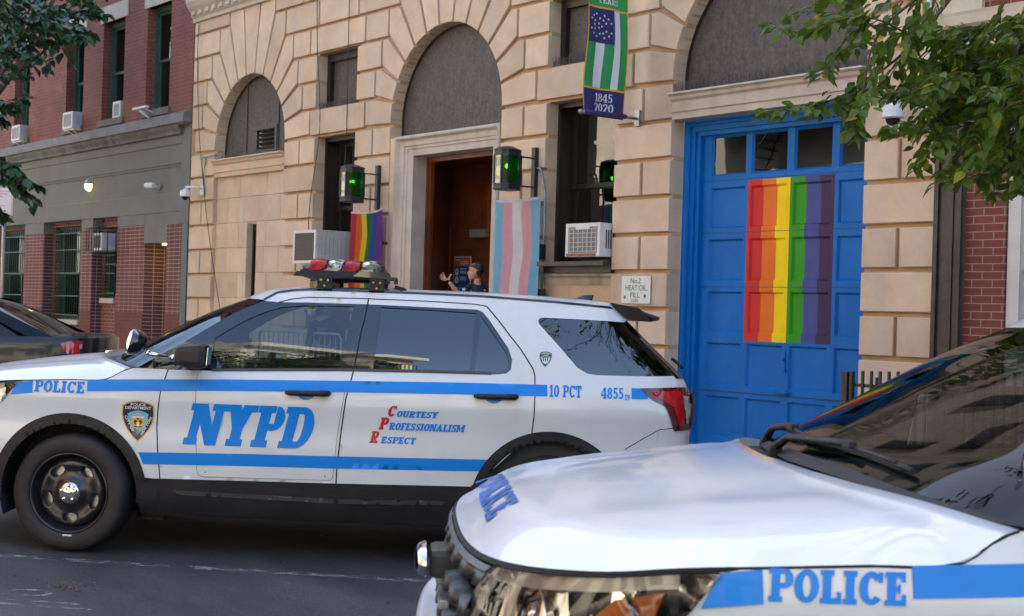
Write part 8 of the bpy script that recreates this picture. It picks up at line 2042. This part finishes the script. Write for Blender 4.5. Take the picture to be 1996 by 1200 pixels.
for ya, yb2 in ((7.0, 7.15), (-3.75, -3.6)):
    for i in range(50):
        x0, x1 = -90+3*i, -90+3*(i+1)-.01; za, zb = gz_(x0, 0), gz_(x1, 0)
        vs = [(x0, ya, za-.1), (x1, ya, zb-.1), (x1, yb2, zb-.1), (x0, yb2, za-.1)]; vt = [(x0, ya, za+.145), (x1, ya, zb+.145), (x1, yb2, zb+.145), (x0, yb2, za+.145)]
        for q in (vt, [vs[0], vs[1], vt[1], vt[0]], [vs[3], vs[2], vt[2], vt[3]], [vs[1], vs[2], vt[2], vt[1]]): face(b, q)
o = link('kerb', b, SILLST); tag(o, kind='structure')
# worn painted bay line beside the white car, and a scrawl of marking paint
PAINT = bpy.data.materials.new('worn_road_paint'); PAINT.use_nodes = True
_n = PAINT.node_tree.nodes; _l = PAINT.node_tree.links; _b = _n['Principled BSDF']; _b.inputs['Base Color'].default_value = (.33, .34, .34, 1); _b.inputs['Roughness'].default_value = .8
_t = _n.new('ShaderNodeTexCoord'); _x = _n.new('ShaderNodeTexNoise'); _x.inputs['Scale'].default_value = 9; _x.inputs['Detail'].default_value = 9; _x.inputs['Roughness'].default_value = .75; _l.new(_t.outputs['Object'], _x.inputs['Vector'])
_r = _n.new('ShaderNodeValToRGB'); _r.color_ramp.elements[0].position = .47; _r.color_ramp.elements[1].position = .62; _r.color_ramp.elements[1].color = (.75, .75, .75, 1); _l.new(_x.outputs['Fac'], _r.inputs['Fac']); _l.new(_r.outputs['Color'], _b.inputs['Alpha'])

def stroke(name, pts, w, kind='structure', m=PAINT, dz=.004):
    b = BM(); pts = smooth_poly(pts, 2, False) if len(pts) > 2 else dens(pts, .3, False); pv = None
    for i, p in enumerate(pts):
        a_ = Vector(pts[max(i-1, 0)]); c_ = Vector(pts[min(i+1, len(pts)-1)]); t = (c_-a_).normalized(); nn = Vector((-t.y, t.x))*w/2
        q_ = [b.verts.new((p[0]+s_*nn.x, p[1]+s_*nn.y, gz_(p[0]+s_*nn.x, p[1]+s_*nn.y)+dz)) for s_ in (1, -1)]
        if pv: b.faces.new((pv[0], pv[1], q_[1], q_[0]))
        pv = q_
    o = link(name, b, m, recalc=False); tag(o, kind=kind); return o
stroke('road_marking', [(-9.6, 1.1), (-7.56, 3.26), (-6.40, 4.60), (-4.5, 6.8)], .095)
stroke('road_marking', [(-1.2, 1.2), (.6, 4.0), (2.2, 6.8)], .1)
for pts in ([(-7.05, 2.42), (-6.92, 2.50), (-6.82, 2.62), (-6.86, 2.70), (-6.98, 2.66), (-7.02, 2.55)], [(-6.95, 2.36), (-6.80, 2.46), (-6.66, 2.62), (-6.55, 2.72)], [(-6.85, 2.30), (-6.70, 2.42), (-6.55, 2.58), (-6.42, 2.72)]): stroke('paint_scrawl', pts, .035)

rnd = random.Random(9); b = BM()
for i in range(210):
    if i < 60: x, y = -6.98+rnd.gauss(0, .10), 2.82+rnd.gauss(0, .05)
    elif i < 150: x, y = rnd.uniform(-9, -3), rnd.uniform(2., 6.8)
    else: x, y = rnd.uniform(-20, -2), rnd.uniform(6.6, 7.0)
    s_ = rnd.uniform(.006, .018) if i > 60 else rnd.uniform(.006, .014); a_ = rnd.uniform(0, 6); z = gz_(x, y)+.004
    face(b, [(x+s_*cos(a_), y+s_*sin(a_), z), (x+s_*.5*cos(a_+1.6), y+s_*.5*sin(a_+1.6), z+.006), (x-s_*cos(a_), y-s_*sin(a_), z+.002), (x-s_*.5*cos(a_+1.6), y-s_*.5*sin(a_+1.6), z+.005)])
tag(link('fallen_leaves', b, mat('dry_leaf_litter', (.16, .075, .03), .8, var=(20, .5, 1.6), island=.5), recalc=False), 'scattered dry brown leaf fragments on the asphalt', 'leaf litter', kind='stuff')
# ------------------------------------------------------------------ camera, sun, sky
W = bpy.data.worlds.new('World'); SC.world = W; W.use_nodes = True
nt = W.node_tree; bg = nt.nodes['Background']; sk = nt.nodes.new('ShaderNodeTexSky'); sk.sky_type = 'NISHITA'; sk.sun_disc = False
SUN_EL, SUN_AZ = radians(50), radians(-12)          # azimuth measured from +y towards +x
sk.sun_elevation = SUN_EL; sk.sun_rotation = SUN_AZ; sk.air_density = 1.; sk.dust_density = 1.6; sk.ozone_density = .8
nt.links.new(sk.outputs[0], bg.inputs[0]); bg.inputs[1].default_value = .15
sd = bpy.data.lights.new('sun', 'SUN'); sd.energy = 5.; sd.angle = radians(.5); sd.color = (1., .95, .86)
so = bpy.data.objects.new('sun', sd); COL.objects.link(so); so.location = (0, 0, 30)
dv = Vector((sin(SUN_AZ)*cos(SUN_EL), cos(SUN_AZ)*cos(SUN_EL), sin(SUN_EL)))
so.rotation_euler = dv.to_track_quat('Z', 'Y').to_euler()
cd = bpy.data.cameras.new('camera'); co = bpy.data.objects.new('camera', cd); COL.objects.link(co)
cd.sensor_width = 36.; cd.lens = 2684/1996*36; cd.clip_end = 300; cd.clip_start = .05
yaw, pit, rol = .87998, .004422, -.030484
fw = Vector((-sin(yaw)*cos(pit), cos(yaw)*cos(pit), sin(pit))); rr = Vector((cos(yaw), sin(yaw), 0)); dn = fw.cross(rr)
R_ = rr*cos(rol)+dn*sin(rol); D_ = -rr*sin(rol)+dn*cos(rol)
M = Matrix((R_, -D_, -fw)).transposed().to_4x4(); M.translation = Vector((0, 0, 1.5)); co.matrix_world = M
cd.dof.use_dof = True; cd.dof.focus_distance = 8.6; cd.dof.aperture_fstop = 6.3
SC.camera = co
SC.render.engine = 'CYCLES'
SC.view_settings.view_transform = 'Standard'; SC.view_settings.look = 'None'; SC.view_settings.exposure = 2.25; SC.view_settings.gamma = 1.
SC.cycles.max_bounces = 10; SC.cycles.diffuse_bounces = 5; SC.cycles.transparent_max_bounces = 24; SC.cycles.caustics_reflective = False; SC.cycles.caustics_refractive = False
